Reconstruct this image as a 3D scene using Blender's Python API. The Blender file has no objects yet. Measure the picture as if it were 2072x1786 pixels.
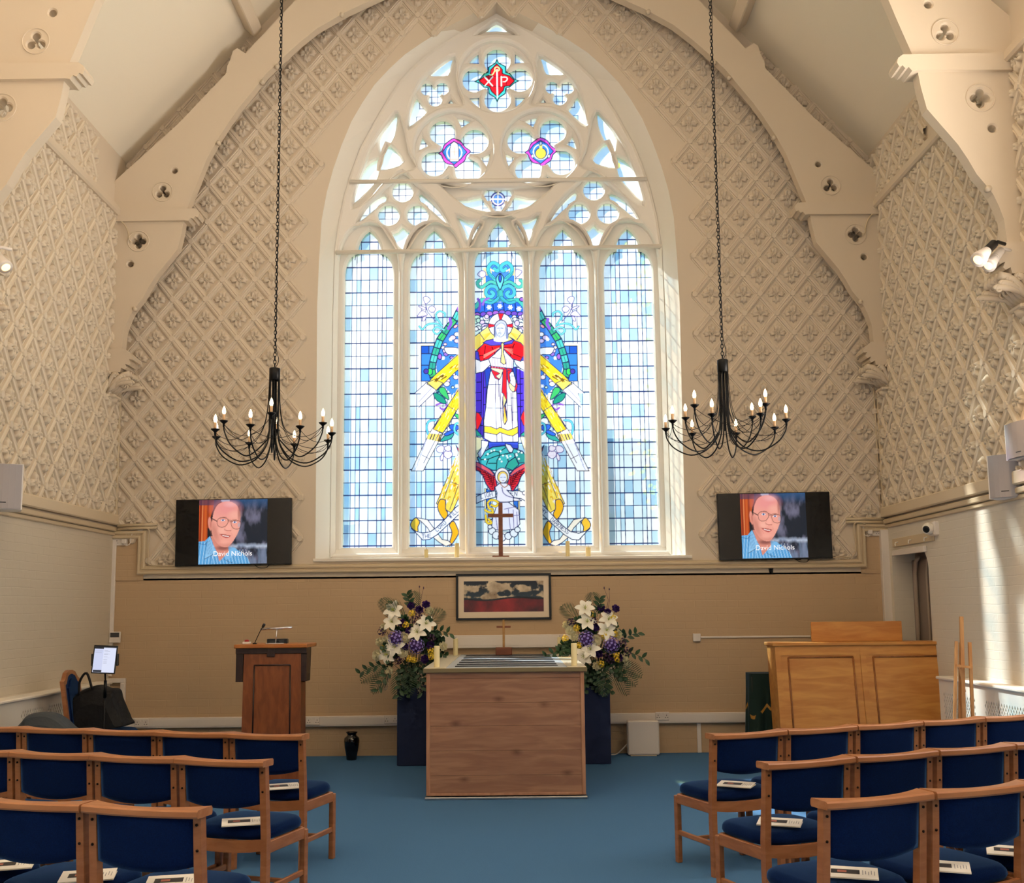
WB=2.4;WG=15;RB=.10;WF=1.1;SUNE=13.0;EXPO=0.08;REARC=(1,.90,.80)
import bpy, bmesh, math, random
import numpy as np
from mathutils import Vector, Matrix
from mathutils.geometry import tessellate_polygon
random.seed(7)
PI=math.pi
SC=bpy.context.scene; COL=SC.collection
# ------------------------------------------------------------------ camera model (2072 x 1786 frame)
F=2130.;PX=1036.;HY=1232.;T=.1237;RO=.0097;H=1.55
PY=HY-F*T; TH=math.atan(T)
fw=Vector((0,math.cos(TH),math.sin(TH))); r0=Vector((1,0,0)); u0=r0.cross(fw)
rt=r0*math.cos(RO)-u0*math.sin(RO); up=u0*math.cos(RO)+r0*math.sin(RO)
EYE=Vector((0,0,H))
def ray(px,py): return fw*F+rt*(px-PX)+up*(PY-py)
def onY(px,py,y): r=ray(px,py); return EYE+r*(y/r.y)
def onX(px,py,x): r=ray(px,py); return EYE+r*(x/r.x)
def onZ(px,py,z): r=ray(px,py); return EYE+r*((z-H)/r.z)
cd=bpy.data.cameras.new('camera'); cam=bpy.data.objects.new('camera',cd); COL.objects.link(cam)
cd.sensor_fit='HORIZONTAL'; cd.sensor_width=36; cd.lens=F/2072*36; cd.shift_y=(PY-893)/2072; cd.clip_start=.05; cd.clip_end=500
cam.matrix_world=Matrix.Translation(EYE)@Matrix((( rt.x,up.x,-fw.x),(rt.y,up.y,-fw.y),(rt.z,up.z,-fw.z))).to_4x4()
SC.camera=cam
SC.view_settings.view_transform='Standard'; SC.view_settings.look='None'; SC.view_settings.gamma=1; SC.view_settings.use_curve_mapping=False
SC.view_settings.exposure=0.0
SC.cycles.max_bounces=6; SC.cycles.diffuse_bounces=4; SC.cycles.glossy_bounces=2; SC.cycles.transmission_bounces=4; SC.cycles.use_adaptive_sampling=True; SC.cycles.adaptive_threshold=.05; SC.cycles.adaptive_min_samples=12; SC.cycles.transparent_max_bounces=12; SC.cycles.use_denoising=True
SC.cycles.caustics_reflective=False; SC.cycles.caustics_refractive=False
D=11.6; XL=-4.41; XR=4.13; XC=-.14
# ------------------------------------------------------------------ materials
def lin(c):
    if isinstance(c,str): c=tuple(int(c[i:i+2],16)/255 for i in (0,2,4))
    return tuple(x/12.92 if x<=.04045 else ((x+.055)/1.055)**2.4 for x in c)
MATS={}
def mat(name,c,rough=.7,metal=0,spec=.5,bump=None,var=None,emit=None,est=0,coat=0,sheen=0):
    """bump=(scale,strength,dist) ; var=(colour2, scale, stretch xyz)"""
    if name in MATS: return MATS[name]
    m=bpy.data.materials.new(name); m.use_nodes=True; nt=m.node_tree; b=nt.nodes['Principled BSDF']
    c=lin(c)
    b.inputs['Base Color'].default_value=(*c,1); b.inputs['Roughness'].default_value=rough; b.inputs['Metallic'].default_value=metal
    b.inputs['Specular IOR Level'].default_value=spec
    if coat: b.inputs['Coat Weight'].default_value=coat
    if sheen: b.inputs['Sheen Weight'].default_value=sheen; b.inputs['Sheen Tint'].default_value=(.12,.28,.6,1); b.inputs['Sheen Roughness'].default_value=.35
    if emit: b.inputs['Emission Color'].default_value=(*lin(emit),1); b.inputs['Emission Strength'].default_value=est
    tc=nt.nodes.new('ShaderNodeTexCoord')
    if var:
        c2,sc,st=var
        mp=nt.nodes.new('ShaderNodeMapping'); mp.inputs['Scale'].default_value=st
        n=nt.nodes.new('ShaderNodeTexNoise'); n.inputs['Scale'].default_value=sc; n.inputs['Detail'].default_value=5
        cr=nt.nodes.new('ShaderNodeValToRGB'); cr.color_ramp.elements[0].position=.35; cr.color_ramp.elements[1].position=.65
        cr.color_ramp.elements[0].color=(*c,1); cr.color_ramp.elements[1].color=(*lin(c2),1)
        nt.links.new(tc.outputs['Object'],mp.inputs[0]); nt.links.new(mp.outputs[0],n.inputs['Vector']); nt.links.new(n.outputs[0],cr.inputs[0]); nt.links.new(cr.outputs[0],b.inputs['Base Color'])
    if bump:
        n=nt.nodes.new('ShaderNodeTexNoise'); n.inputs['Scale'].default_value=bump[0]; n.inputs['Detail'].default_value=4
        bp=nt.nodes.new('ShaderNodeBump'); bp.inputs['Strength'].default_value=bump[1]; bp.inputs['Distance'].default_value=bump[2]
        nt.links.new(tc.outputs['Object'],n.inputs['Vector']); nt.links.new(n.outputs[0],bp.inputs['Height']); nt.links.new(bp.outputs[0],b.inputs['Normal'])
    MATS[name]=m; return m
def brickmat(name,c,axis):
    m=mat(name,c,rough=.75); nt=m.node_tree; b=nt.nodes['Principled BSDF']
    tc=nt.nodes.new('ShaderNodeTexCoord'); sp=nt.nodes.new('ShaderNodeSeparateXYZ'); cb=nt.nodes.new('ShaderNodeCombineXYZ')
    nt.links.new(tc.outputs['Object'],sp.inputs[0]); nt.links.new(sp.outputs[axis],cb.inputs[0]); nt.links.new(sp.outputs['Z'],cb.inputs[1])
    nz=nt.nodes.new('ShaderNodeTexNoise'); nz.inputs['Scale'].default_value=3; 
    vm=nt.nodes.new('ShaderNodeVectorMath'); vm.operation='MULTIPLY_ADD'; vm.inputs[1].default_value=(.02,.02,0)
    nt.links.new(cb.outputs[0],nz.inputs['Vector']); nt.links.new(nz.outputs['Color'],vm.inputs[0]); nt.links.new(cb.outputs[0],vm.inputs[2])
    br=nt.nodes.new('ShaderNodeTexBrick'); br.inputs['Scale'].default_value=1; br.inputs['Brick Width'].default_value=.235; br.inputs['Row Height'].default_value=.078
    br.inputs['Mortar Size'].default_value=.005; br.inputs['Mortar Smooth'].default_value=.6
    br.inputs['Color1'].default_value=(1,1,1,1); br.inputs['Color2'].default_value=(.8,.8,.8,1); br.inputs['Mortar'].default_value=(.35,.35,.35,1)
    n2=nt.nodes.new('ShaderNodeTexNoise'); n2.inputs['Scale'].default_value=22; n2.inputs['Detail'].default_value=5
    ad=nt.nodes.new('ShaderNodeMath'); ad.operation='MULTIPLY_ADD'; ad.inputs[1].default_value=.5
    nt.links.new(vm.outputs[0],br.inputs['Vector']); nt.links.new(tc.outputs['Object'],n2.inputs['Vector'])
    nt.links.new(n2.outputs[0],ad.inputs[0]); nt.links.new(br.outputs['Color'],ad.inputs[2])
    bp=nt.nodes.new('ShaderNodeBump'); bp.inputs['Strength'].default_value=.35; bp.inputs['Distance'].default_value=.006
    nt.links.new(ad.outputs[0],bp.inputs['Height']); nt.links.new(bp.outputs[0],b.inputs['Normal'])
    return m
def woodmat(name,c,c2,st=(2,2,30),rough=.4,sc=3,bumpk=.02,knots=False):
    m=mat(name,c,rough=rough); nt=m.node_tree; b=nt.nodes['Principled BSDF']
    tc=nt.nodes.new('ShaderNodeTexCoord'); mp=nt.nodes.new('ShaderNodeMapping'); mp.inputs['Scale'].default_value=st
    n=nt.nodes.new('ShaderNodeTexNoise'); n.inputs['Scale'].default_value=sc; n.inputs['Detail'].default_value=7; n.inputs['Distortion'].default_value=.6
    cr=nt.nodes.new('ShaderNodeValToRGB'); cr.color_ramp.elements[0].position=.38; cr.color_ramp.elements[1].position=.66
    cr.color_ramp.elements[0].color=(*lin(c),1); cr.color_ramp.elements[1].color=(*lin(c2),1)
    nt.links.new(tc.outputs['Object'],mp.inputs[0]); nt.links.new(mp.outputs[0],n.inputs['Vector']); nt.links.new(n.outputs[0],cr.inputs[0]); nt.links.new(cr.outputs[0],b.inputs['Base Color'])
    return m
M_relief=mat('cream_relief_paint','DCCDB8',.62,bump=(25,.15,.004))
M_plain=mat('cream_plaster','DCCDB8',.7,bump=(18,.12,.004))
M_ceil=mat('ceiling_paint','F4E9D4',.75)
M_truss=mat('truss_paint','DDCDB6',.55,bump=(12,.08,.003))
M_side=mat('side_relief_paint','E4D6C0',.6,bump=(25,.15,.004))
M_brick=brickmat('cream_painted_brick','C4A886','X')
M_brickL=brickmat('pale_painted_brick','D5C9B4','Y')
M_brickR=brickmat('white_painted_brick','DDD5C6','Y')
M_white=mat('white_gloss_paint','EFE8DC',.4,bump=(9,.15,.006))
M_stone=mat('white_painted_stone','EFEAE2',.5,bump=(14,.25,.006))
M_trim=mat('cream_gloss_trim','D2BF9F',.4)
M_plastic=mat('white_plastic','E8DFD6',.35)
M_carpet=mat('blue_carpet','46719F',.95,spec=.1,bump=(320,.8,.004),var=('5480AE',260,(1,1,1)))
M_black=mat('black_metal','101014',.35,metal=.6)
M_blackpl=mat('black_plastic','0B0C10',.3)
M_beech=woodmat('beech_wood','97603A','A87048',(3,3,14),.35,2.5)
M_beechrail=woodmat('beech_rail_wood','A56C44','B47C54',(2,12,12),.33,2.5)
M_navy=mat('navy_upholstery','091A40',.95,spec=.05,sheen=.7,bump=(500,.3,.001),var=('0D224E',220,(1,1,1)))
M_wax=mat('ivory_wax','F0E2B0',.45)
# ------------------------------------------------------------------ mesh helpers
class MB:
    def __init__(s): s.v=[];s.f=[];s.m=[];s.sm=[]
    def add(s,vs,fs,mi=0,sm=False):
        o=len(s.v); s.v+= [tuple(v) for v in vs]; s.f+=[tuple(i+o for i in f) for f in fs]; s.m+=[mi]*len(fs); s.sm+=[sm]*len(fs); return s
    def box(s,x0,x1,y0,y1,z0,z1,b=.004,mi=0,M=None):
        """box with chamfered edges"""
        X=sorted((x0,x1));Y=sorted((y0,y1));Z=sorted((z0,z1))
        b=min(b,(X[1]-X[0])*.3,(Y[1]-Y[0])*.3,(Z[1]-Z[0])*.3)
        vs=[];idx={}
        for i in (0,1):
            for j in (0,1):
                for k in (0,1):
                    c=(X[i],Y[j],Z[k]); sx,sy,sz=(b if i==0 else -b),(b if j==0 else -b),(b if k==0 else -b)
                    for a in range(3):
                        p=[c[0]+sx,c[1]+sy,c[2]+sz]; p[a]=c[a]; idx[i,j,k,a]=len(vs); vs.append(p)
        fs=[]
        for a in range(3):
            o=[q for q in range(3) if q!=a]
            for s_ in (0,1):
                q=[]
                for (m,n) in ((0,0),(1,0),(1,1),(0,1)):
                    t=[0,0,0]; t[a]=s_; t[o[0]]=m; t[o[1]]=n; q.append(idx[t[0],t[1],t[2],a])
                if (s_==1)==(a==1): q.reverse()
                fs.append(q)
        for a in range(3):          # edges parallel to axis a
            o=[q for q in range(3) if q!=a]
            for m in (0,1):
                for n in (0,1):
                    t0=[0,0,0];t1=[0,0,0]; t1[a]=1
                    for t in (t0,t1): t[o[0]]=m; t[o[1]]=n
                    fs.append([idx[(*t0,o[0])],idx[(*t1,o[0])],idx[(*t1,o[1])],idx[(*t0,o[1])]])
        for i in (0,1):
            for j in (0,1):
                for k in (0,1): fs.append([idx[i,j,k,a] for a in range(3)])
        if M is not None: vs=[M@Vector(v) for v in vs]
        return s.add(vs,fs,mi)
    def tube(s,pts,r,n=8,mi=0,cap=True,sq=1.0):
        pts=[Vector(p) for p in pts]; rs=r if isinstance(r,(list,tuple)) else [r]*len(pts)
        vs=[];fs=[];prev=None
        for i,p in enumerate(pts):
            t=(pts[min(i+1,len(pts)-1)]-pts[max(i-1,0)])
            t=t.normalized() if t.length>1e-9 else Vector((0,0,1))
            if prev is None:
                a=Vector((0,0,1)) if abs(t.z)<.9 else Vector((1,0,0)); nrm=(a-t*a.dot(t)).normalized()
            else:
                nrm=(prev-t*prev.dot(t)); nrm=nrm.normalized() if nrm.length>1e-6 else prev
            prev=nrm; bn=t.cross(nrm)
            for k in range(n):
                an=2*PI*k/n; vs.append(p+(nrm*math.cos(an)+bn*math.sin(an)*sq)*rs[i])
        for i in range(len(pts)-1):
            for k in range(n): fs.append((i*n+k,i*n+(k+1)%n,(i+1)*n+(k+1)%n,(i+1)*n+k))
        if cap: fs.append(tuple(range(n))[::-1]); fs.append(tuple((len(pts)-1)*n+k for k in range(n)))
        return s.add(vs,fs,mi,True)
    def lathe(s,prof,c=(0,0,0),n=24,mi=0,M=None,sm=True):
        vs=[];fs=[]
        for r,z in prof:
            for k in range(n): an=2*PI*k/n; vs.append(Vector((c[0]+r*math.cos(an),c[1]+r*math.sin(an),c[2]+z)))
        for i in range(len(prof)-1):
            for k in range(n): fs.append((i*n+k,i*n+(k+1)%n,(i+1)*n+(k+1)%n,(i+1)*n+k))
        fs.append(tuple(range(n))[::-1]); fs.append(tuple((len(prof)-1)*n+k for k in range(n)))
        if M is not None: vs=[M@v for v in vs]
        return s.add(vs,fs,mi,sm)
    def prism(s,poly,fn,d0,d1,mi=0,ends=True):
        """polygon (list of 2D), fn(u,v,d)->3D, extruded between d0 and d1"""
        n=len(poly); vs=[fn(u,v,d0) for u,v in poly]+[fn(u,v,d1) for u,v in poly]
        fs=[(i,(i+1)%n,n+(i+1)%n,n+i) for i in range(n)]
        if ends:
            tri=tessellate_polygon([[Vector((u,v,0)) for u,v in poly]])
            fs+=[tuple(t) for t in tri]+[tuple(n+q for q in t[::-1]) for t in tri]
        return s.add(vs,fs,mi)
    def loft(s,a,b,closed=False,mi=0,sm=False):
        n=len(a); vs=list(a)+list(b); m=n if closed else n-1
        return s.add(vs,[(i,(i+1)%n,n+(i+1)%n,n+i) for i in range(m)],mi,sm)
    def build(s,name,mats,parent=None,loc=None,fixn=True):
        me=bpy.data.meshes.new(name); me.from_pydata([tuple(v) for v in s.v],[],s.f)
        for m in (mats if isinstance(mats,(list,tuple)) else [mats]): me.materials.append(m)
        me.polygons.foreach_set('material_index',s.m); me.polygons.foreach_set('use_smooth',s.sm)
        if fixn:
            bm=bmesh.new(); bm.from_mesh(me); bmesh.ops.recalc_face_normals(bm,faces=bm.faces); bm.to_mesh(me); bm.free()
        me.update()
        return link(name,me,parent,loc)
def link(name,me,parent=None,loc=None):
    o=bpy.data.objects.new(name,me); COL.objects.link(o)
    if parent is not None: o.parent=parent
    if loc is not None: o.location=loc
    return o
def tag(o,label,cat,group=None,kind=None):
    if label: o['label']=label
    if cat: o['category']=cat
    if group: o['group']=group
    if kind: o['kind']=kind
    return o
def struct(o,label=None,cat='wall'):
    o['kind']='structure'
    if label: o['label']=label; o['category']=cat
    return o
def empty(name,loc,rz=0,label=None,cat=None,group=None):
    o=bpy.data.objects.new(name,None); COL.objects.link(o); o.empty_display_size=.1
    o.location=loc; o.rotation_euler=(0,0,rz); tag(o,label,cat,group); return o
def dup(o,parent=None):
    c=o.copy(); COL.objects.link(c)
    if parent is not None: c.parent=parent
    for ch in list(o.children): dup(ch,c)
    return c
def inpoly(px,py,poly):
    """vectorised even-odd test"""
    P=np.asarray(poly,float); X,Y=P[:,0],P[:,1]; X2,Y2=np.roll(X,-1),np.roll(Y,-1); c=np.zeros(np.shape(px),bool)
    for i in range(len(P)):
        if Y[i]==Y2[i]: continue
        m=((Y[i]>py)!=(Y2[i]>py)); c^=m&(px<(X2[i]-X[i])*(py-Y[i])/(Y2[i]-Y[i])+X[i])
    return c
from mathutils.geometry import delaunay_2d_cdt
def fillholes(outer,holes):
    vs=[];es=[]
    for poly in [outer]+holes:
        o=len(vs); n=len(poly); vs+=[Vector((x,z)) for x,z in poly]; es+=[(o+i,o+(i+1)%n) for i in range(n)]
    V,E,Fc,_,_,_=delaunay_2d_cdt(vs,es,[],0,1e-5)
    V=[(v.x,v.y) for v in V]; C=np.array([[sum(V[i][k] for i in f)/len(f) for k in (0,1)] for f in Fc])
    keep=inpoly(C[:,0],C[:,1],outer)
    for h in holes: keep&=~inpoly(C[:,0],C[:,1],h)
    return V,[tuple(f) for f,k in zip(Fc,keep) if k]
def plate(name,outer,holes,y0,y1,bev,m,parent=None,res=0):
    """plate standing in the XZ plane with holes; hole edges are chamfered (or rounded) on the front"""
    mb=MB(); fr=[offs(h,bev) for h in holes] if bev else holes
    V,Fc=fillholes(outer,fr); mb.add([(x,y0,z) for x,z in V],Fc)
    V,Fc=fillholes(outer,holes); mb.add([(x,y1,z) for x,z in V],[f[::-1] for f in Fc])
    n=len(outer); mb.loft([(x,y0,z) for x,z in outer],[(x,y1,z) for x,z in outer],True)
    for h,f in zip(holes,fr):
        rows=[[(x,y0,z) for x,z in f]]
        if bev:
            if res:
                g=offs(h,bev*.45); rows.append([(x,y0+bev*.35,z) for x,z in g])
            rows.append([(x,y0+bev*(1 if not res else 1.1),z) for x,z in h])
        rows.append([(x,y1,z) for x,z in h])
        for a,b in zip(rows,rows[1:]): mb.loft(a,b,True)
    return mb.build(name,m,parent,fixn=False)
def offs(poly,d):
    """offset closed polygon outward by d (positive grows)"""
    n=len(poly); A=sum(poly[i][0]*poly[(i+1)%n][1]-poly[(i+1)%n][0]*poly[i][1] for i in range(n)); sg=1 if A>0 else -1; out=[]
    for i in range(n):
        p=Vector(poly[i]); a=(p-Vector(poly[i-1])); b=(Vector(poly[(i+1)%n])-p)
        if a.length<1e-9: a=b
        if b.length<1e-9: b=a
        a.normalize(); b.normalize(); na=Vector((a.y,-a.x))*sg; nb=Vector((b.y,-b.x))*sg; m=na+nb
        k=d/max(.35,(1+na.dot(nb))); out.append((p.x+m.x*k,p.y+m.y*k))
    return out
def smooth(pts,n=6,closed=False):
    """Catmull-Rom through pts"""
    P=[Vector(p) for p in pts]; N=len(P); out=[]
    rng=range(N if closed else N-1)
    for i in rng:
        if closed: a,b,c,d=P[(i-1)%N],P[i],P[(i+1)%N],P[(i+2)%N]
        else: a,b,c,d=P[max(i-1,0)],P[i],P[i+1],P[min(i+2,N-1)]
        for k in range(n):
            t=k/n; out.append(tuple(.5*((2*b)+(c-a)*t+(2*a-5*b+4*c-d)*t*t+(3*b-a-3*c+d)*t**3)))
    if not closed: out.append(tuple(P[-1]))
    return out
def circ(cx,cy,r,n=32,a0=0): return [(cx+r*math.cos(a0+2*PI*i/n),cy+r*math.sin(a0+2*PI*i/n)) for i in range(n)]
def foil(cx,cy,lobes,rc,n=96):
    """star-shaped union of circles (x,y,r) about the centre"""
    out=[]
    for i in range(n):
        a=2*PI*i/n; dx,dy=math.cos(a),math.sin(a); best=rc
        for (lx,ly,lr) in lobes:
            ox,oy=cx-lx,cy-ly; b=ox*dx+oy*dy; c=ox*ox+oy*oy-lr*lr; disc=b*b-c
            if disc>0: best=max(best,-b+math.sqrt(disc))
        out.append((cx+dx*best,cy+dy*best))
    return out
def interp(x,xs,ys): return float(np.interp(x,xs,ys))
# ================================================================== ROOM
def z2(x,y): return (640+x*.35714,y*.35714)        # crop of the window head
def W(px,py,y=D): p=onY(px,py,y); return (p.x,p.z)
YF=D+.26; YS=D+.30    # window stone faces
WC=-.135               # window axis
def half(pts,y):        # left-hand outline in pixels -> list of (dx,z) about the axis
    return [(WC-W(px,py,y)[0],W(px,py,y)[1]) for px,py in pts]
outerL=half([(638,1131),(640,900),(641.8,620),(645.5,530),(650.7,446),(661,390),(674,343),(691,294),(711,246),(733,208),(758,171),(788,139),(818.6,110.7),(853,87),(890,64),(918,48),(945,34),(975,17)],D)
apz=W(1006,0,D)[1]
innerL=half([(668,1129),(671,900),(674,640),(677.5,507),(686,446),(697,395),(711,348),(728,303),(758,246),(784,202),(811,161),(840,132),(868.6,107),(902,85),(936,64),(960,49),(975,39),(990,30)],YF)
apzi=W(1005,20,YF)[1]
def mirror(h,ap): return [(WC-a,z) for a,z in h]+[(WC,ap)]+[(WC+a,z) for a,z in h[::-1]]
OUT=mirror(outerL,apz); INN=mirror(innerL,apzi)
zs_o=[z for a,z in outerL]+[apz]; as_o=[a for a,z in outerL]+[0]
def archw(z): return interp(z,zs_o,as_o) if z<apz else -9
ZSILL=min(z for _,z in OUT)
ZW=W(243,352,D)[1]        # side wall top
SL=math.tan(math.radians(47.8))
ZR=ZW+(XR-XL)/2*SL
# back wall (plate with the pointed opening), lower brick and upper plaster share the plane
wb=plate('wall_back',[(XL-.3,1.9),(XR+.3,1.9),(XR+.3,ZW),(XC,ZR+.5),(XL-.3,ZW)],[OUT],D,D+.5,.0,M_plain); struct(wb)
wl=MB().box(XL-.3,XR+.3,D,D+.5,-.1,1.92,0).build('wall_back_lower',M_brick); struct(wl)
# corner blocks of brick beside the step of the ledge
for a,b in ((XL-.02,W(292,1110)[0]),(W(1740,1110)[0],XR+.02)):
    wl.data  # same masonry rises to the upper ledge at both ends
    o=MB().box(a,b,D-.012,D+.1,1.9,W(262,1074)[1],0).build('wall_back_return',M_brick); struct(o)
fl=MB().box(XL-.3,XR+.3,-1.5,D+.3,-.2,0,0).build('floor',M_carpet); struct(fl)
# splayed reveal of the window
mb=MB(); a=[Vector((x,D-.001,z)) for x,z in OUT]; b=[Vector((x,YF,z)) for x,z in INN]; mb.loft(a,b)
mb.add([a[0],a[-1],b[-1],b[0]],[(0,1,2,3)])
rv=mb.build('trim_1',M_white,fixn=False); struct(rv)
for p in rv.data.polygons: p.use_smooth=False
# ---------------- relief pattern
PU,PV=.369,.4536
def flower(n=48):
    rings=[(0,.044),(.10,.044),(.17,.038),(.2,.014),(.3,.014),(.42,.028),(.6,.040),(.8,.036),(.93,.024),(1,-.002)]
    vs=[(0,0,.031)];fs=[]
    def R(a):
        c=max(abs(math.cos(a)),abs(math.sin(a))); k=(c-.7071)/.2929
        ax_=min(abs((math.degrees(a)+45)%90-45),45); base=float(np.interp(ax_,[0,7,14,22,29,37,45],[.108,.090,.086,.094,.074,.048,.040])); 
        return base*(1.0 if abs(math.cos(a))>abs(math.sin(a)) else 1.1)
    for s,h in rings[1:]:
        for i in range(n):
            a=2*PI*i/n+.0; r=R(a)*s; hh=h
            if s>.25:
                c=max(abs(math.cos(a)),abs(math.sin(a))); hh=h*.72 if c>.992 else h*(.75+.25*c)
            vs.append((math.cos(a)*r,math.sin(a)*r,hh))
    for i in range(n): fs.append((0,1+i,1+(i+1)%n))
    for j in range(len(rings)-2):
        for i in range(n): a0=1+j*n+i; a1=1+j*n+(i+1)%n; fs.append((a0,a0+n,a1+n,a1))
    return vs,fs
FLV,FLF=flower()
RIB=[(-.044,-.002),(-.041,.010),(-.030,.012),(-.026,.028),(-.010,.033),(-.004,.026),(.004,.026),(.010,.033),(.026,.028),(.030,.012),(.041,.010),(.044,-.002)]
def relief(name,u0,v0,keep,fn,mtl,planes,ur,vr):
    """lattice origin (a flower centre) u0,v0; keep(u,v) keeps a diamond; fn(u,v,h)->3D; cut by planes"""
    mb=MB(); seen=set(); cnt=0
    for i in range(int((ur[0]-u0)/PU)-2,int((ur[1]-u0)/PU)+3):
        for j in range(int((vr[0]-v0)/PV)*1-2,int((vr[1]-v0)/PV)+3):
            for h in (0,1):
                u=u0+(i+.5*h)*PU; v=v0+(j+.5*h)*PV
                if not keep(u,v): continue
                cnt+=1
                k=1+random.uniform(-.04,.04)
                mb.add([fn(u+x*k,v+y*k,z) for x,y,z in FLV],FLF,0,True)
                c=[(u-PU/2,v),(u,v+PV/2),(u+PU/2,v),(u,v-PV/2)]
                for q in range(4):
                    A,B=c[q],c[(q+1)%4]; key=(round((A[0]+B[0])*50),round((A[1]+B[1])*50))
                    if key in seen: continue
                    seen.add(key); dx,dy=B[0]-A[0],B[1]-A[1]; L=math.hypot(dx,dy); nx,ny=-dy/L,dx/L
                    vs=[]
                    for P in (A,B):
                        for (o,hh) in RIB: vs.append(fn(P[0]+nx*o,P[1]+ny*o,hh))
                    m=len(RIB); mb.add(vs,[(e,e+1,m+e+1,m+e) for e in range(m-1)],0,False)
                for P in c:
                    key=('n',round(P[0]*50),round(P[1]*50))
                    if key in seen: continue
                    seen.add(key)
                    ring=[fn(P[0]+math.cos(2*PI*t/8)*.040,P[1]+math.sin(2*PI*t/8)*.044,.012) for t in range(8)]
                    ring2=[fn(P[0]+math.cos(2*PI*t/8)*.030,P[1]+math.sin(2*PI*t/8)*.034,.042) for t in range(8)]
                    mb.add(ring+ring2,[(t,(t+1)%8,8+(t+1)%8,8+t) for t in range(8)]+[tuple(range(8,16))],0,False)
    me=bpy.data.meshes.new(name); me.from_pydata([tuple(v) for v in mb.v],[],mb.f); me.materials.append(mtl)
    me.polygons.foreach_set('use_smooth',mb.sm)
    bm=bmesh.new(); bm.from_mesh(me)
    for co,no in planes:
        g=list(bm.verts)+list(bm.edges)+list(bm.faces); bmesh.ops.bisect_plane(bm,geom=g,plane_co=co,plane_no=no,clear_outer=True)
    bm.to_mesh(me); bm.free(); me.update()
    o=link(name,me); struct(o); return o
TB=W(262,1070)[1]; TL=W(600,1146)[1]     # ledge levels
xs1=W(296,1110)[0]; xs2=W(1737,1110)[0]
RIDGE=(XC,ZR)
def inwall(u,v,m=0): return XL-.2<u<XR+.2 and v<ZR-abs(u-XC)*SL
def keepL(u,v): return u<WC and inwall(u,v) and (WC-u)-PU/2>max(archw(v),0 if v<apz else -1)+.10 and v>TL-PV*.3 and (u>xs1+PU*.25 or v>TB)
def keepR(u,v): return u>WC and inwall(u,v) and (u-WC)-PU/2>max(archw(v),0 if v<apz else -1)+.10 and v>TL-PV*.3 and (u<xs2-PU*.25 or v>TB)
fb=lambda u,v,h:(u,D-h*.95,v)
cuts=[((XL,D,0),(-1,0,0)),((XR,D,0),(1,0,0)),((0,D,TL),(0,0,-1))]
uL,vL=W(316,686.5); uR,vR=W(1440.5,675)
relief('wall_back_relief',uL,vL,keepL,fb,M_relief,cuts,(XL,WC),(1.9,10.5))
relief('wall_back_relief_right',uR,vR,keepR,fb,M_relief,cuts,(WC,XR),(1.9,10.5))
# ---------------- side walls
YN=-1.5
ZP=onX(250,449,XL).z         # side moulding height
doorY0,doorY1=onX(1884,1200,XR).y,onX(1811,1200,XR).y
dzt=onX(1884,1104,XR).z
lw=MB().box(XL-.3,XL,YN,D,-.1,ZW+.4,0).build('wall_left',M_plain); struct(lw)
lb=MB().box(XL-.3,XL+.012,YN,D,-.1,TB,0).build('wall_left_lower',M_brickL); struct(lb)
mb=MB(); mb.box(XR,XR+.3,7.7,D+.2,TB-.05,ZW+.4,0); mb.box(XR,XR+.3,YN,7.7,5.9,ZW+.4,0); mb.box(XR,XR+.3,YN,5.7,1.1,5.9,0)  # gap left in the unseen stretch to let added side light in
rw=mb.build('wall_right',M_plain); struct(rw)
# right lower wall with a round-cornered doorway
def fy(u,v,d): return (d,u,v)
rr=.22; hole=[(doorY0,-.05),(doorY1,-.05),(doorY1,dzt)]+[(doorY0+rr-rr*math.sin(t*PI/12),dzt-rr+rr*math.cos(t*PI/12)) for t in range(7)]
pl=plate('wall_right_lower',[(YN,-.1),(D+.1,-.1),(D+.1,TB),(7.7,TB),(7.7,1.1),(YN,1.1)],[hole],-(XR+.3),-(XR-.012),.0,M_brickR)
pl.data.transform(Matrix(((0,-1,0,0),(1,0,0,0),(0,0,1,0),(0,0,0,1)))); struct(pl)
mg=mat('passage_paint','8A7C74',.6)
mb=MB(); mb.box(XR+.24,XR+.36,doorY0-.2,D+.05,0,2.6,0)
struct(mb.build('wall_passage',mg))
d=empty('door_1',(XR+.19,doorY0,0)); struct(d)
mb=MB().box(0,.04,.02,doorY1-doorY0-.02,.01,dzt-.1,.004); mb.build('door_leaf',mat('door_grey','8E8078',.5),d)
mb=MB()
for s in (.16,.2,.5): mb.tube([(-.03,doorY1-doorY0-s,0.01),(-.03,doorY1-doorY0-s,dzt-.25),(-.03,doorY1-doorY0-s-.04,dzt-.12),(-.03,doorY1-doorY0-s-.12,dzt-.08)],.014,8)
mb.build('door_panel_bead',mat('passage_trim','B7A898',.5),d)
fsl=lambda X,sg:(lambda u,v,h:(X+sg*h*1.35,u,v))
ulr,vlr=onX(164.2,1004,XL).y,onX(164.2,1004,XL).z
urr,vrr=onX(1922.6,968.7,XR).y,onX(1922.6,968.7,XR).z
LT=TB+.13
yrp=onX(1876,260,XR).y; ylp=onX(190,330,XL).y; ylp0=onX(124,260,XL).y
cutl=[((XL,D,0),(0,1,0)),((0,0,LT),(0,0,-1)),((0,0,ZP),(0,0,1)),((0,7.7,0),(0,-1,0))]
relief('wall_left_relief',ulr,vlr,lambda u,v:2.5<v<ZP+.2 and 7.4<u<D+.2,fsl(XL,1),M_side,cutl,(7.4,D),(2,ZP))
relief('wall_right_relief',urr,vrr,lambda u,v:2.5<v<ZP+.2 and 7.4<u<D+.2,fsl(XR,-1),M_side,cutl,(7.4,D),(2,ZP))
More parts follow.
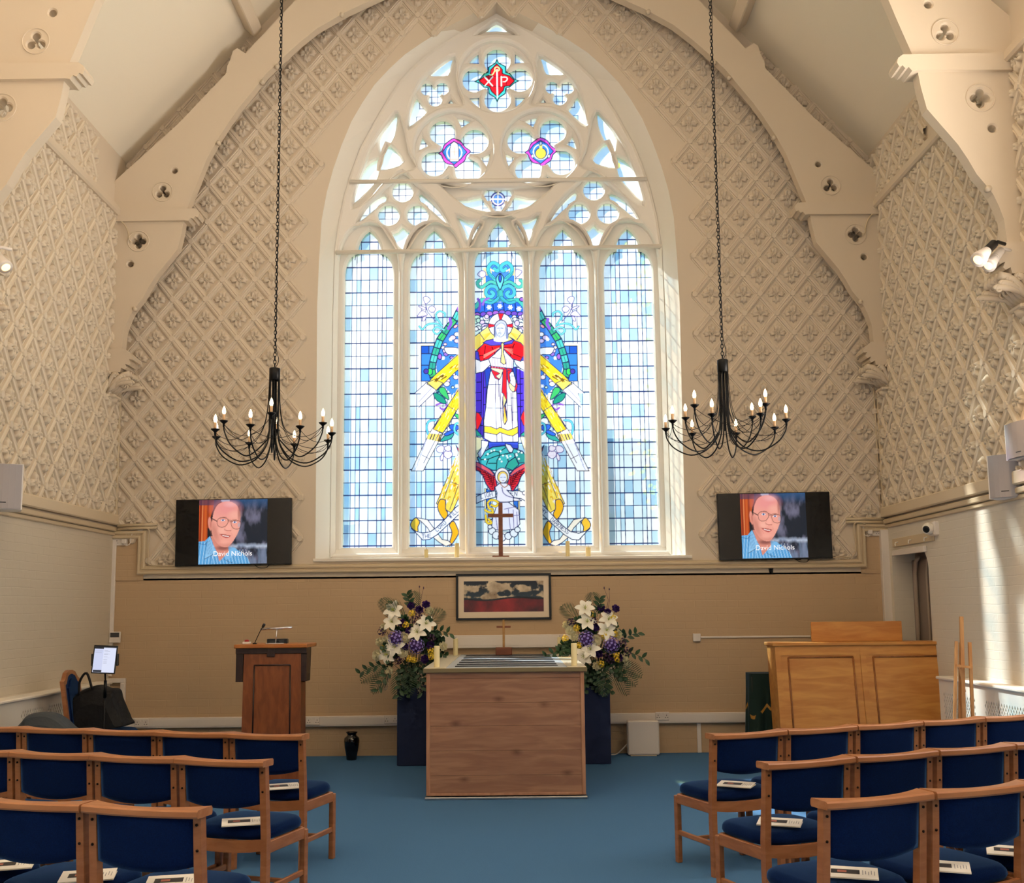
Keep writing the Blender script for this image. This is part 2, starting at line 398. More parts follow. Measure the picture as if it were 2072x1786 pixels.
relief('wall_left_relief_upper',ulr,vlr,lambda u,v:ZP<v<ZW+.1 and ylp0-.15<u<ylp+.1,fsl(XL,1),M_side,[((0,0,ZP),(0,0,-1)),((0,0,ZW+.02),(0,0,1)),((0,ylp,0),(0,1,0))],(6,D),(5,7))
relief('wall_right_relief_upper',urr,vrr,lambda u,v:ZP<v<ZW+.1 and yrp<u<D,fsl(XR,-1),M_side,[((0,0,ZP),(0,0,-1)),((0,0,ZW+.02),(0,0,1)),((0,D,0),(0,1,0)),((0,yrp,0),(0,-1,0))],(6,D),(5,7))
# ---------------- ceiling slopes
mb=MB(); t=.2
for sg,X in ((-1,XL-.15),(1,XR+.15)):
    zz=ZR-abs(X-XC)*SL+.12; zr=ZR+.12
    mb.add([(X,YN,zz),(XC,YN,zr),(XC,D+.2,zr),(X,D+.2,zz),(X,YN,zz+t),(XC,YN,zr+t),(XC,D+.2,zr+t),(X,D+.2,zz+t)],[(0,1,2,3),(4,5,6,7),(0,4,5,1),(3,2,6,7),(0,3,7,4),(1,5,6,2)])
struct(mb.build('ceiling',M_ceil))
# ---------------- mouldings
def rail(name,prof,path,m,closed=False,label=None):
    """profile (out,z) swept along straight pieces; each piece (p0,p1,outdir)"""
    mb=MB()
    for p0,p1,od in path:
        p0,p1,od=Vector(p0),Vector(p1),Vector(od); w=(p1-p0).normalized().cross(od); upv=Vector((0,0,1)) if abs((p1-p0).normalized().z)<.5 else None
        if upv is None: upv=Vector((1,0,0)) if True else w
        a=[p0+od*o+upv*z for o,z in prof]; b=[p1+od*o+upv*z for o,z in prof]
        n=len(prof); mb.add(a+b,[(i,(i+1)%n,n+(i+1)%n,n+i) for i in range(n)]+[tuple(range(n)),tuple(range(2*n-1,n-1,-1))])
    return struct(mb.build(name,m))
h=.075
pr=[(-.01,h),(.045,h),(.052,h*.85),(.052,h*.6),(.03,h*.5),(.03,h*.35),(.048,h*.28),(.05,h*.05),(.04,-.01),(.012,-.02),(-.01,-.02)]
x1,x2=W(288,1110)[0],W(1743,1110)[0]; zb=W(600,1152)[1]; zt=W(262,1083)[1]
prl=[(o,(z-h/2)) for o,z in pr]
mb=MB()
def sweep(mb,prof,pts,outd,closed=False):
    """profile (out, side) mitred along a polyline lying in a wall plane; outd = out of wall"""
    P=[Vector(p) for p in pts]; outd=Vector(outd); rows=[]
    for i,p in enumerate(P):
        d0=(p-P[i-1]).normalized() if i>0 else (P[1]-p).normalized(); d1=(P[i+1]-p).normalized() if i<len(P)-1 else d0
        n0=outd.cross(d0); n1=outd.cross(d1); m=(n0+n1).normalized(); k=1/max(.3,m.dot(n0)); rows.append([p+outd*o+m*(s*k) for o,s in prof])
    n=len(prof)
    for a,b in zip(rows,rows[1:]): mb.add(a+b,[(i,(i+1)%n,n+(i+1)%n,n+i) for i in range(n)])
    mb.add(rows[0],[tuple(range(n))]); mb.add(rows[-1],[tuple(range(n))[::-1]])
zl=zb+.0
sweep(mb,[(o,-z) for o,z in prl],[(XL,D,zt),(x1,D,zt),(x1,D,zl),(x2,D,zl),(x2,D,zt),(XR,D,zt)],(0,-1,0))
struct(mb.build('trim_2',M_trim))
mb=MB(); x_a=W(634,1136)[0]; x_b=W(1400,1130)[0]; mb.box(x_a,x_b,D-.035,YF+.02,ZSILL-.03,ZSILL+.004,.006); struct(mb.build('trim_3',M_white))
# side ledges : dado moulding, and the boxed cable trunk above it
mb=MB()
for X,sg in ((XL,1),(XR,-1)):
    for (z0,z1,dp) in ((TB-.075,TB-.035,.035),(TB-.03,TB+.02,.055)):
        mb.box(X,X+sg*dp,7.7,D,z0,z1,.008)
struct(mb.build('trim_4',M_trim))
mb=MB()
for X,sg in ((XL,1),(XR,-1)): mb.box(X,X+sg*.07,7.7,D-.01,TB+.04,TB+.155,.012)
struct(mb.build('trim_5',mat('cream_trunking','DFCDAF',.45)))
mb=MB()
for X,sg in ((XL,1),(XR,-1)):
    mb.box(X,X+sg*.09,YN,D-.1,ZP-.05,ZP+.05,.02); mb.box(X,X+sg*.06,YN,D-.1,ZP+.05,ZP+.08,.01)
struct(mb.build('trim_6',M_truss))
# corner conduits running up beside the corner
mb=MB()
mb.box(XL,XL+.05,D-.05,D,TB+.1,W(240,790)[1],.008); mb.box(XR-.05,XR,D-.05,D,TB+.1,W(1780,790)[1],.008)
mb.tube([(XR-.07,D-.02,TB+.1),(XR-.07,D-.02,4.6)],.012)
struct(mb.build('trim_7',M_trim))
# ---------------- window stonework
win=empty('window_1',(0,0,0)); struct(win)
ZC=lambda zx,zy,y:W(*z2(zx,zy),y)
def mk(poly,y,axis=1022):   # zoom-crop polygon -> world, plus its mirror image about WC
    a=[W(*z2(x,yy),y) for x,yy in poly]; return a,[(2*WC-x,z) for x,z in a]
YG=D+.42
S=z2
def sz(r): return r*.35714*YG/F      # crop length -> metres
# axis of the window drifts in the crop because of the camera roll: find centre x for a crop y
def cxz(zy,y=YG):
    k=[onY(640+x*.35714,zy*.35714,y).x for x in (1000,1060)]; return 1000+60*(WC-k[0])/(k[1]-k[0])
def lob(x,y,r,Y): p=W(*z2(x,y),Y); return (p[0],p[1],r*.35714*Y/F)
holesA=[];holesB=[];panes={}
def addp(key,poly): panes.setdefault(key,[]).append(poly)
def mir(P): return [(2*WC-x,z) for x,z in P]
def lancet(xc,hw,zb,zs,zsh,hwn,zn,zap):
    """cusped lancet: half width hw to springing zs, shoulder to (hwn,zsh), ogive up to zap"""
    R=[(xc+hw,zb),(xc+hw,zs)]
    for t in range(1,7):
        a=t/6*PI/2; R.append((xc+hwn+(hw-hwn)*math.cos(a),zs+(zsh-zs)*math.sin(a)))
    R.append((xc+hwn*.93,zsh+.03)); 
    for t in range(0,7):
        a=t/6; R.append((xc+hwn*(1.02*math.cos(a*PI/2*.98))**.75 if t<6 else xc, zsh+.05+(zap-zsh-.05)*a**1.15 if t<6 else zap))
    L=[(2*xc-x,z) for x,z in R[:-1]][::-1]; return R+L
LX=[];zb0=W(1012,1109,YG)[1]
cl=[(748,0),(881,0),(1012.8,0),(1142,0),(1273.5,0)]
hwL=.282
for i,(lx,_) in enumerate(cl): LX.append(W(lx,640,YG)[0])
sp=(LX[4]-LX[0])/4; LX=[WC+(i-2)*sp for i in range(5)]
LAN=[]
for i in range(5):
    c=i==2
    zsp=W(748,557,YG)[1]+(.10 if c else 0); zsh=W(748,514,YG)[1]+(.06 if c else 0); zap=W(748,469,YG)[1]+(.09 if c else 0)
    P=lancet(LX[i],hwL,zb0,zsp,zsh,.128,0,zap); LAN.append(P); holesA.append(P)
    # deep outer arch
    hw2=sp/2-.024; zA=W(749,452,YS)[1]+(.10 if c else 0); z0=zsp-.02
    Rr=[(LX[i]+hw2,zb0-.05),(LX[i]+hw2,z0)]+[(LX[i]+hw2*math.cos(t/7*PI/2)**.8,z0+(zA-z0)*math.sin(t/7*PI/2)**1.0) for t in range(1,7)]+[(LX[i],zA)]
    if i in (0,4): # outer ones lean on the frame
        pass
    holesB.append(Rr+[(2*LX[i]-x,z) for x,z in Rr[:-1]][::-1])
# top quatrefoil
cy=458;cx=cxz(cy); c0=W(*z2(cx,cy),YG)
rq=sz(76);oq=sz(133)
topl=[(c0[0],c0[1]+sz(120),rq),(c0[0],c0[1]-sz(122),rq),(c0[0]-oq,c0[1],rq*.96),(c0[0]+oq,c0[1],rq*.96)]
P=foil(c0[0],c0[1],topl,sz(84)); holesA.append(P); addp('quatrefoil_glass',P); TOPC=c0
holesB.append(circ(c0[0],c0[1],sz(226),48))
def spand(c,r0,r1,a,w):   # curved triangle between lobes
    q=[];n=6
    for t in range(n+1): an=a-w+2*w*t/n; q.append((c[0]+r1*math.cos(an),c[1]+r1*math.sin(an)))
    q.append((c[0]+r0*math.cos(a),c[1]+r0*math.sin(a))); return q
for k in range(4):
    P=spand(c0,sz(150),sz(200),PI/4+k*PI/2,.20); holesA.append(P); addp('spandrel_glass',P)
# two big lower circles
MIDC=[]
for sgn in (-1,1):
    cx=cxz(865); 
    c1=W(*z2(782,865),YG); 
    if sgn>0: c1=(2*WC-c1[0],c1[1])
    MIDC.append(c1); L=[]
    for a in (120,28,210,304):
        an=math.radians(a if sgn<0 else 180-a); L.append((c1[0]+sz(138)*math.cos(an),c1[1]+sz(138)*math.sin(an),sz(76)))
    P=foil(c1[0],c1[1],L,sz(86)); holesA.append(P); addp('quatrefoil_glass',P)
    holesB.append(circ(c1[0],c1[1],sz(232),48))
    for a in (74,165,257,346):
        an=math.radians(a if sgn<0 else 180-a); P=spand(c1,sz(160),sz(210),an,.19); holesA.append(P); addp('spandrel_glass',P)
def both(key,pts,B=None):
    P=[W(*z2(x,y),YG) for x,y in pts]
    for Q in (P,mir(P)): holesA.append(Q); addp(key,Q)
def bothB(pts):
    P=smooth([W(*z2(x,y),YS) for x,y in pts],3,True)
    for Q in (P,mir(P)): holesB.append(Q)
# left trefoil beside the top circle
L=[lob(629,508,39,YG),(lob(712,506,39,YG)),lob(672,570,38,YG)]; cc=W(*z2(671,530),YG)
P=foil(cc[0],cc[1],L,sz(34),64)
for Q in (P,mir(P)): holesA.append(Q); addp('trefoil_glass',Q)
both('spandrel_glass',smooth([(775,322),(762,375),(742,428),(690,432),(645,430),(690,380),(740,340)],2,True))
both('spandrel_glass',smooth([(570,562),(600,610),(622,636),(580,680),(528,718),(534,660),(548,610)],2,True))
both('spandrel_glass',[(745,588),(763,566),(780,588)])
bothB([(783,318),(790,420),(800,500),(830,590),(760,600),(690,612),(600,665),(524,728),(522,660),(540,580),(570,500),(610,440),(690,370)])
# side mouchettes
both('mouchette_glass',smooth([(455,650),(452,730),(425,800),(400,830),(383,865),(370,880),(362,830),(362,790),(400,720)],2,True))
both('mouchette_glass',smooth([(402,828),(450,860),(488,920),(440,950),(362,962),(378,900)],2,True))
both('mouchette_glass',smooth([(368,905),(352,960),(345,1000),(325,1040),(280,1090),(216,1152),(235,1060),(268,975),(310,925)],2,True))
bothB([(462,640),(500,760),(520,860),(560,945),(480,975),(380,1030),(300,1120),(206,1178),(225,1060),(262,960),(300,860),(350,770),(410,690)])
# lower trefoils
for (x,y,r) in ((488,1090,60),(410,1222,61),(573,1222,61)):
    l=lob(x,y,r,YG); P=circ(l[0],l[1],l[2],28)
    for Q in (P,mir(P)): holesA.append(Q); addp('roundel_glass',Q)
both('spandrel_glass',smooth([(388,1112),(395,1140),(330,1190),(242,1260),(285,1180),(340,1135)],2,True))
both('spandrel_glass',smooth([(592,1102),(650,1150),(700,1205),(738,1268),(668,1205),(590,1140)],2,True))
both('spandrel_glass',smooth([(488,1292),(512,1312),(540,1332),(520,1372),(490,1412),(450,1372),(425,1335),(465,1318)],2,True))
bothB([(487,975),(560,1040),(640,1110),(700,1180),(752,1275),(690,1245),(640,1260),(570,1320),(490,1425),(420,1340),(370,1270),(300,1240),(228,1268),(280,1170),(350,1100),(420,1035)])
# centre small trefoil
cc=W(*z2(cxz(1128),1128),YG); TRC=cc
P=foil(cc[0],cc[1],[(cc[0]-sz(41),cc[1]+sz(22),sz(40)),(cc[0]+sz(41),cc[1]+sz(22),sz(40)),(cc[0],cc[1]-sz(38),sz(38))],sz(34),64); holesA.append(P); addp('trefoil_glass',P)
both('spandrel_glass',smooth([(790,1140),(860,1138),(932,1122),(955,1160),(988,1198),(930,1192),(850,1170)],2,True))
both('spandrel_glass',[(700,1045),(735,1040),(768,1042),(765,1060)])
P=[W(*z2(cxz(1010)+a,b),YG) for a,b in ((-14,1015),(0,998),(14,1015))]; holesA.append(P); addp('spandrel_glass',P)
P=smooth([(WC+sz(a),W(*z2(1030,b),YS)[1]) for a,b in ((-335,1038),(-200,1060),(0,1062),(200,1060),(335,1038),(180,1170),(60,1215),(0,1222),(-60,1215),(-180,1170))],3,True); holesB.append(P)
both('spandrel_glass',smooth([(806,1236),(860,1262),(925,1270),(895,1325),(866,1372),(842,1310)],2,True))
bothB([(796,1222),(860,1250),(940,1262),(905,1330),(866,1392),(825,1310)])
# top triangle
ct=cxz(165); P=smooth([W(*z2(ct+a,b),YG) for a,b in ((0,136),(40,158),(86,184),(0,180),(-86,184),(-40,158))],2,True); holesA.append(P); addp('spandrel_glass',P)
P=smooth([W(*z2(cxz(150)+a,b),YS) for a,b in ((0,118),(55,155),(110,196),(0,186),(-110,196),(-55,155))],2,True); holesB.append(P)
big=offs(INN,.12); big[0]=(big[0][0],ZSILL-.05); big[-1]=(big[-1][0],ZSILL-.05)
YB1=D+.385
plate('stone_tracery',offs(INN,.05),holesB,YS-.02,YB1,.03,M_stone,win,1)
plate('tracery_inner_order',big,holesA,YB1-.01,D+.49,.034,M_stone,win,1)
# frame order around the arch (stepped)
mb=MB(); i2=offs(INN,-.045); mb.loft([Vector((x,YF-.01,z)) for x,z in INN],[Vector((x,YS+.02,z)) for x,z in i2])
mb.build('frame_moulding',M_white,win,fixn=False)
# sloping sill below the lights
mb=MB(); mb.add([(INN[0][0],YF,ZSILL+.003),(INN[-1][0],YF,ZSILL+.003),(INN[-1][0],D+.40,zb0+.02),(INN[0][0],D+.40,zb0+.02),(INN[0][0],D+.41,ZSILL),(INN[-1][0],D+.41,ZSILL)],[(0,1,2,3),(3,2,5,4)])
mb.build('window_sill_slope',M_white,win)
# saddle bars
for (a,b) in (((708,368),(1308,362)),((680,511),(1340,498))):
    p,q=onY(*a,YS-.03),onY(*b,YS-.03); m=MB()
    m.tube([p,q],.026,8); m.build('saddle_bar',M_white,win)
# ================================================================== ROOF TRUSSES, CORBELS, PURLINS
YT=D-.32; TT=.115
outp=[(229,709),(236,600),(241,450),(243,365),(361,250),(458,148),(459,135),(467,118),(471,103),(480,97),(497,108),(511,92),(598,0)]
inp=[(1006,-92),(930,-78),(830,-36),(760,-4),(700,24),(642,57),(606,86),(574,115),(538,150),(507,189),(484,217),(463,247),(440,283),(419,321),(409,346),(399,372),(380,419),(372,446),(368,470),(360,503),(338,530),(316,557),(302,579),(289,603),(277,618),(266,633),(258,651),(251,671),(247,709)]
oW=[W(x,y,YT) for x,y in outp]; iW=[W(x,y,YT) for x,y in inp]
e0=oW[-1]; oW.append((XC,e0[1]+(XC-e0[0])*SL)); iW[0]=(XC,iW[0][1])
oW[0]=(XL,oW[0][1]); oW[1]=(XL,oW[1][1]); oW[2]=(XL,oW[2][1]); oW[3]=(XL,oW[3][1])
TP=oW+iW
pxm=YT/F
def th(px,py,r,k): 
    c=W(px,py,YT)
    if k==1: return circ(c[0],c[1],r*pxm,20)
    if k==3: L=[(c[0],c[1]+8*pxm,r*pxm),(c[0]-7.5*pxm,c[1]-5.5*pxm,r*pxm),(c[0]+7.5*pxm,c[1]-5.5*pxm,r*pxm)]
    else: L=[(c[0]+9*pxm*math.cos(a),c[1]+9*pxm*math.sin(a),r*pxm) for a in (0,PI/2,PI,-PI/2)]
    return foil(c[0],c[1],L,3.2*pxm,60)
TH=[th(329,388,6.3,3),th(280,488,6.6,4),th(353,345,6,1),th(263.5,534,6.3,1)]
def half_truss(sg,name,parent):
    q=lambda P:[((x-XC)*sg,z) for x,z in P]
    o=plate(name,q(TP),[q(h) for h in TH],-TT/2,TT/2,.012,M_truss,parent)
    return o
def build_truss(Yc,lab,grp,sides=(-1,1)):
    r=empty('roof_truss',(XC,Yc,0),0,lab,'roof truss',grp)
    rb={}
    for s in (1,-1):
        rb[s]=half_truss(s,'arched_rib',r)
        hb=[(238,424),(396,424),(403,429),(405,436),(402,442),(397,440),(393,445),(388,443),(383,449),(376,448),(238,450)]
        P=[W(x,y,YT) for x,y in hb]; P[0]=(XL,P[0][1]); P[-1]=(XL,P[-1][1])
        mb=MB(); mb.prism([((x-XC)*s,z) for x,z in P],lambda u,v,d:(u,d,v),-TT/2-.04,TT/2+.04); mb.build('hammer_beam',M_truss,r)
        for (px,py,k) in ((329,388,21),(280,488,22)):
            c=W(px,py,YT); c=((c[0]-XC)*s,c[1])
            mb=MB(); mb.tube([(c[0]+k*pxm*math.cos(t*PI/16),-TT/2-.002,c[1]+k*pxm*math.sin(t*PI/16)) for t in range(33)],.006,6,cap=False); mb.build('foil_ring',M_truss,rb[s])
        for (px,py) in ((442.5,289.5),(561,135),(531,167),(692,30),(273,625)):
            c=W(px,py,YT); c=((c[0]-XC)*s,c[1]); mb=MB(); mb.tube([(c[0],-TT/2-.02,c[1]),(c[0],-TT/2+.03,c[1])],.024,10); mb.build('oak_peg',M_truss,rb[s])
    return r
Y2=YT*.721+TT/2
build_truss(YT+TT/2,'cream arched roof truss close against the window wall, with dark cut-out foils','roof trusses')
build_truss(Y2,'nearer cream arched roof truss, in shade, framing both sides of the picture','roof trusses')
# corbels
def leafcurl(mb,c,r,ax,turns=1.1,rad=.02):
    pts=[]; rs=[]
    for i in range(14):
        t=i/13; a=t*turns*2*PI; rr=r*(1-.75*t); pts.append((c[0]+ax*rr*math.cos(a),c[1],c[2]+rr*math.sin(a))); rs.append(rad*(1-.5*t))
    mb.tube(pts,rs,6)
def corbel(X,sg,Yc,zt,lab):
    r=empty('corbel',(X,Yc,zt),0,lab,'corbel','carved leaf corbels')
    w=TT/2+.07
    mb=MB()
    prof=[(.0,0),(.20,0),(.26,-.05),(.30,-.09),(.29,-.12),(.25,-.115),(.27,-.16),(.25,-.18),(.21,-.165),(.23,-.21),(.21,-.23),(.17,-.21),(.16,-.26),(0,-.26)]
    mb.prism([(sg*a,b) for a,b in prof],lambda u,v,d:(u,d,v),-w,w); mb.build('moulded_cap',M_truss,r)
    mb=MB()
    bell=[(0,-.25),(.17,-.25),(.15,-.32),(.10,-.42),(.05,-.47),(0,-.50)]
    mb.prism([(sg*a,b) for a,b in bell],lambda u,v,d:(u,d,v),-w*.7,w*.7)
    for j,yy in enumerate((-w*.95,-w*.5,0,w*.5,w*.95)):
        mb.tube([(sg*.02,yy,-.48),(sg*.08,yy*1.0,-.42),(sg*.14,yy*1.02,-.34),(sg*.20,yy*1.03,-.29),(sg*.25,yy*1.03,-.28),(sg*.26,yy,-.31)],[.012,.028,.035,.036,.04,.02],8)
        leafcurl(mb,(sg*.21,yy,-.31),.045,sg,1.1,.018); leafcurl(mb,(sg*.14,yy+.03,-.38),.04,-sg,1.,.015)
    for sy in (-1,1):
        yv=sy*w*.78
        for k in range(5):
            a=math.radians(88-k*17); L=.20-.012*k; c0=(.015+.012*k,-.47+.01*k); e=(c0[0]+math.cos(a)*L*.95+.02*k,c0[1]+math.sin(a)*L)
            m_=((c0[0]+e[0])/2-.012,(c0[1]+e[1])/2+.012)
            mb.tube(smooth([(sg*c0[0],yv,c0[1]),(sg*m_[0],yv+sy*.03,m_[1]),(sg*e[0],yv+sy*.045,e[1]),(sg*(e[0]+.025),yv+sy*.035,e[1]-.02)],4),[.012,.016,.019,.021,.023,.024,.025,.026,.026,.025,.022,.018,.012],8)
            leafcurl(mb,(sg*(e[0]+.01),yv+sy*.05,e[1]-.015),.034,sg,1.2,.014)
    mb.build('leaf_carving',M_truss,r)
    mb=MB(); mb.box(0,sg*.10,-w*.8,w*.8,-.53,-.49,.012); mb.lathe([(.0,-.6),(.05,-.57),(.07,-.53)],(sg*.03,0,0),12); mb.build('foot',M_truss,r)
zc=W(240,709,YT)[1]
corbel(XL,1,YT+TT/2,zc,'carved leaf corbel under the left foot of the truss by the window wall')
corbel(XR,-1,YT+TT/2,zc,'carved leaf corbel under the right foot of the truss by the window wall')
corbel(XL,1,Y2,zc,'carved leaf corbel near the left spotlight, mostly out of frame')
corbel(XR,-1,Y2,zc,'carved leaf corbel behind the black spotlight on the right wall')
# purlins on the slopes
cpt=W(497,96,YT)
for sg in (-1,1):
    dx=abs(cpt[0]-XC); zz=ZR-dx*SL+.12
    M=Matrix.Translation((XC+sg*dx,0,zz))@Matrix.Rotation(sg*math.radians(47.8),4,'Y')
    mb=MB(); mb.box(-.07,.07,YN,D-.2,-.16,.02,.012,0,M); struct(mb.build('trim_8',M_truss))
    dx=1.3; zz=ZR-dx*SL+.12
# loose cable into the quatrefoils
for sg in (-1,1):
    pts=[(240,444),(247,449),(256,460),(262,475),(263,486),(268,491)]
    P=[]
    for i,(x,y) in enumerate(pts):
        c=W(x,y,YT); P.append((XC+(c[0]-XC)*(1 if sg<0 else -1),YT-.012-(.02 if 0<i<5 else 0),c[1]))
    mb=MB(); mb.tube(smooth(P,4),.007,6); o=mb.build('cable',M_trim)
    tag(o,'thin cream cable looping into the %s quatrefoil of the truss by the window'%('left' if sg<0 else 'right'),'cable')
# ================================================================== RASTER DRAWING (for the glass artwork, screens, print)
class Ras:
    def __init__(s,x0,y0,x1,y1,k,bg=(1,1,1)):
        s.x0,s.y0,s.k=x0,y0,k; s.w=int((x1-x0)*k); s.h=int((y1-y0)*k)
        s.a=np.zeros((s.h,s.w,3),np.float32); s.a[:]=lin(bg)
        s.mx=None; s.tr=None
    def P(s,pts):
        q=[(s.tr(x,y) if s.tr else (x,y)) for x,y in pts]; return np.array([((x-s.x0)*s.k,(y-s.y0)*s.k) for x,y in q])
    def bb(s,P,m=1):
        x0=max(0,int(P[:,0].min()-m)); x1=min(s.w,int(P[:,0].max()+m+2)); y0=max(0,int(P[:,1].min()-m)); y1=min(s.h,int(P[:,1].max()+m+2)); return x0,x1,y0,y1
    def fill(s,pts,c,al=1,sm=0,lead=None,lc='22305E'):
        if sm: pts=smooth(pts,sm,True)
        P=s.P(pts); x0,x1,y0,y1=s.bb(P)
        if x1<=x0 or y1<=y0: return
        gx,gy=np.meshgrid(np.arange(x0,x1)+.5,np.arange(y0,y1)+.5); m=inpoly(gx,gy,P); v=s.a[y0:y1,x0:x1]; v[m]=v[m]*(1-al)+np.array(lin(c))*al
        if lead: s.line(list(pts)+[pts[0]],lead,lc)
    def line(s,pts,w,c='22305E',al=1,sm=0):
        if sm: pts=smooth(pts,sm)
        P=s.P(pts); w=w*s.k/2*(getattr(s,'ws',1) if w<1.7 else 1); col=np.array(lin(c),np.float32)
        for A,B in zip(P[:-1],P[1:]):
            Q=np.array([A,B]); x0,x1,y0,y1=s.bb(Q,w+1)
            if x1<=x0 or y1<=y0: continue
            gx,gy=np.meshgrid(np.arange(x0,x1)+.5,np.arange(y0,y1)+.5); d=B-A; L=max(1e-9,d@d); t=np.clip(((gx-A[0])*d[0]+(gy-A[1])*d[1])/L,0,1)
            D2=np.hypot(gx-A[0]-t*d[0],gy-A[1]-t*d[1]); m=np.clip(w+.5-D2,0,1)[...,None]*al; v=s.a[y0:y1,x0:x1]; v[:]=v*(1-m)+col*m
    def ell(s,cx,cy,rx,ry,c,al=1,soft=0,rot=0,lead=None,lc='22305E'):
        pts=[(cx+math.cos(rot)*rx*math.cos(t)-math.sin(rot)*ry*math.sin(t),cy+math.sin(rot)*rx*math.cos(t)+math.cos(rot)*ry*math.sin(t)) for t in [2*PI*i/24 for i in range(24)]]
        if not soft: s.fill(pts,c,al,0,lead,lc); return
        P=s.P([(cx,cy)])[0]; R=max(rx,ry)*s.k*(1+soft); Q=np.array([P-R,P+R]); x0,x1,y0,y1=s.bb(Q)
        gx,gy=np.meshgrid(np.arange(x0,x1)+.5,np.arange(y0,y1)+.5); dx=(gx-P[0])/s.k;dy=(gy-P[1])/s.k; u=(dx*math.cos(rot)+dy*math.sin(rot))/rx; v_=(-dx*math.sin(rot)+dy*math.cos(rot))/ry
        d=np.hypot(u,v_); m=np.clip((1+soft-d)/(2*soft),0,1)[...,None]*al; v=s.a[y0:y1,x0:x1]; v[:]=v*(1-m)+np.array(lin(c),np.float32)*m
    def sample(s,X,Y):
        gx=np.clip((X-s.x0)*s.k-.5,0,s.w-1.001); gy=np.clip((Y-s.y0)*s.k-.5,0,s.h-1.001); ix=gx.astype(int);iy=gy.astype(int);fx=(gx-ix)[...,None];fy=(gy-iy)[...,None]
        a=s.a; return (a[iy,ix]*(1-fx)+a[iy,ix+1]*fx)*(1-fy)+(a[iy+1,ix]*(1-fx)+a[iy+1,ix+1]*fx)*fy
SF={'T':[[(0,1),(1,1)],[(.5,1),(.5,0)]],'H':[[(0,1),(0,0)],[(1,1),(1,0)],[(0,.5),(1,.5)]],'E':[[(1,1),(0,1),(0,0),(1,0)],[(0,.5),(.8,.5)]],'L':[[(0,1),(0,0),(.9,0)]],
'O':[[(.5,1),(.1,.8),(0,.5),(.1,.2),(.5,0),(.9,.2),(1,.5),(.9,.8),(.5,1)]],'R':[[(0,0),(0,1),(.7,1),(.9,.75),(.7,.5),(0,.5)],[(.5,.5),(1,0)]],'D':[[(0,0),(0,1),(.6,1),(1,.7),(1,.3),(.6,0),(0,0)]],
'W':[[(0,1),(.25,0),(.5,.8),(.75,0),(1,1)]],'I':[[(.5,1),(.5,0)]],'G':[[(1,.85),(.6,1),(.1,.8),(0,.5),(.1,.2),(.6,0),(1,.15),(1,.45),(.6,.45)]],'N':[[(0,0),(0,1),(1,0),(1,1)]],
'M':[[(0,0),(.1,1),(.5,.3),(.9,1),(1,0)]],'Y':[[(0,1),(.5,.5),(1,1)],[(.5,.5),(.5,0)]],'A':[[(0,0),(.5,1),(1,0)],[(.2,.35),(.8,.35)]],'K':[[(0,0),(0,1)],[(1,1),(0,.45),(1,0)]],'S':[[(1,.85),(.6,1),(.1,.85),(.15,.6),(.85,.4),(.95,.15),(.5,0),(0,.12)]],' ':[]}
def wr(R,txt,x,y,dx,dy,h,w,lw,c,gap=.45):
    """write along direction (dx,dy) from (x,y) (baseline), letter height h"""
    L=math.hypot(dx,dy); ux,uy=dx/L,dy/L; nx,ny=uy,-ux
    for ch in txt:
        for st in SF[ch]: R.line([(x+ux*w*a+nx*h*b,y+uy*w*a+ny*h*b) for a,b in st],lw,c)
        k=w*(1+gap) if ch!='I' else w*(1+gap)*.8; x+=ux*k; y+=uy*k
# ---------------- the window artwork, drawn in frame coordinates of the glass plane
G=Ras(655,25,1365,1130,2,'E9F6FC'); G.ws=1.75; rg=random.Random(3)
LD='26386E'
PAL=['F4FAFE','F8FCFE','E4F4FB','D6EEF8','F2F9FD','C2E2F4','E9F6FC','ACD4EE']
def px_of(x,z,y=YG):
    v=Vector((x,y,z))-EYE; d=v.dot(fw); return (PX+F*v.dot(rt)/d,PY-F*v.dot(up)/d)
zT=W(1000,450,YG)[1]
fr=[0,.165,.258,.34,.505,.67,.755,.835,1]
rows=[W(1013,538.5+25.6*k,YG)[1] for k in range(-3,24)]
def quadpx(x0,x1,z0,z1): return [px_of(x0,z0),px_of(x1,z0),px_of(x1,z1),px_of(x0,z1)]
for i in range(5):
    xa=LX[i]-hwL-.02; xw=2*hwL+.04
    for r in range(len(rows)-1):
        for c in range(8):
            if rows[r]>rows[2]+.01 and c in (0,7): pass
            col=rg.choice(PAL); G.fill(quadpx(xa+fr[c]*xw,xa+fr[c+1]*xw,rows[r+1],rows[r]),col)
    for c in range(1,8): G.line([px_of(xa+fr[c]*xw,rows[0]),px_of(xa+fr[c]*xw,rows[-1])],.85,LD)
    for r in range(len(rows)): G.line([px_of(xa,rows[r]),px_of(xa+xw,rows[r])],1.5 if r%2==1 else .85,LD)
    t=px_of(LX[i],rows[0]+.22)
    # ogee leading in the head
    for s in (-1,1):
        G.line([px_of(LX[i],rows[0]+.16),px_of(LX[i]+s*.05,rows[0]+.04),px_of(LX[i]+s*.13,rows[1]),px_of(LX[i]+s*.17,rows[2]-.06)],.8,LD,sm=3)
    G.line([px_of(LX[i],rows[0]),px_of(LX[i],rows[0]+.5)],.8,LD); G.line([px_of(LX[i]-.15,rows[0]+.17),px_of(LX[i]+.15,rows[0]+.17)],.8,LD)
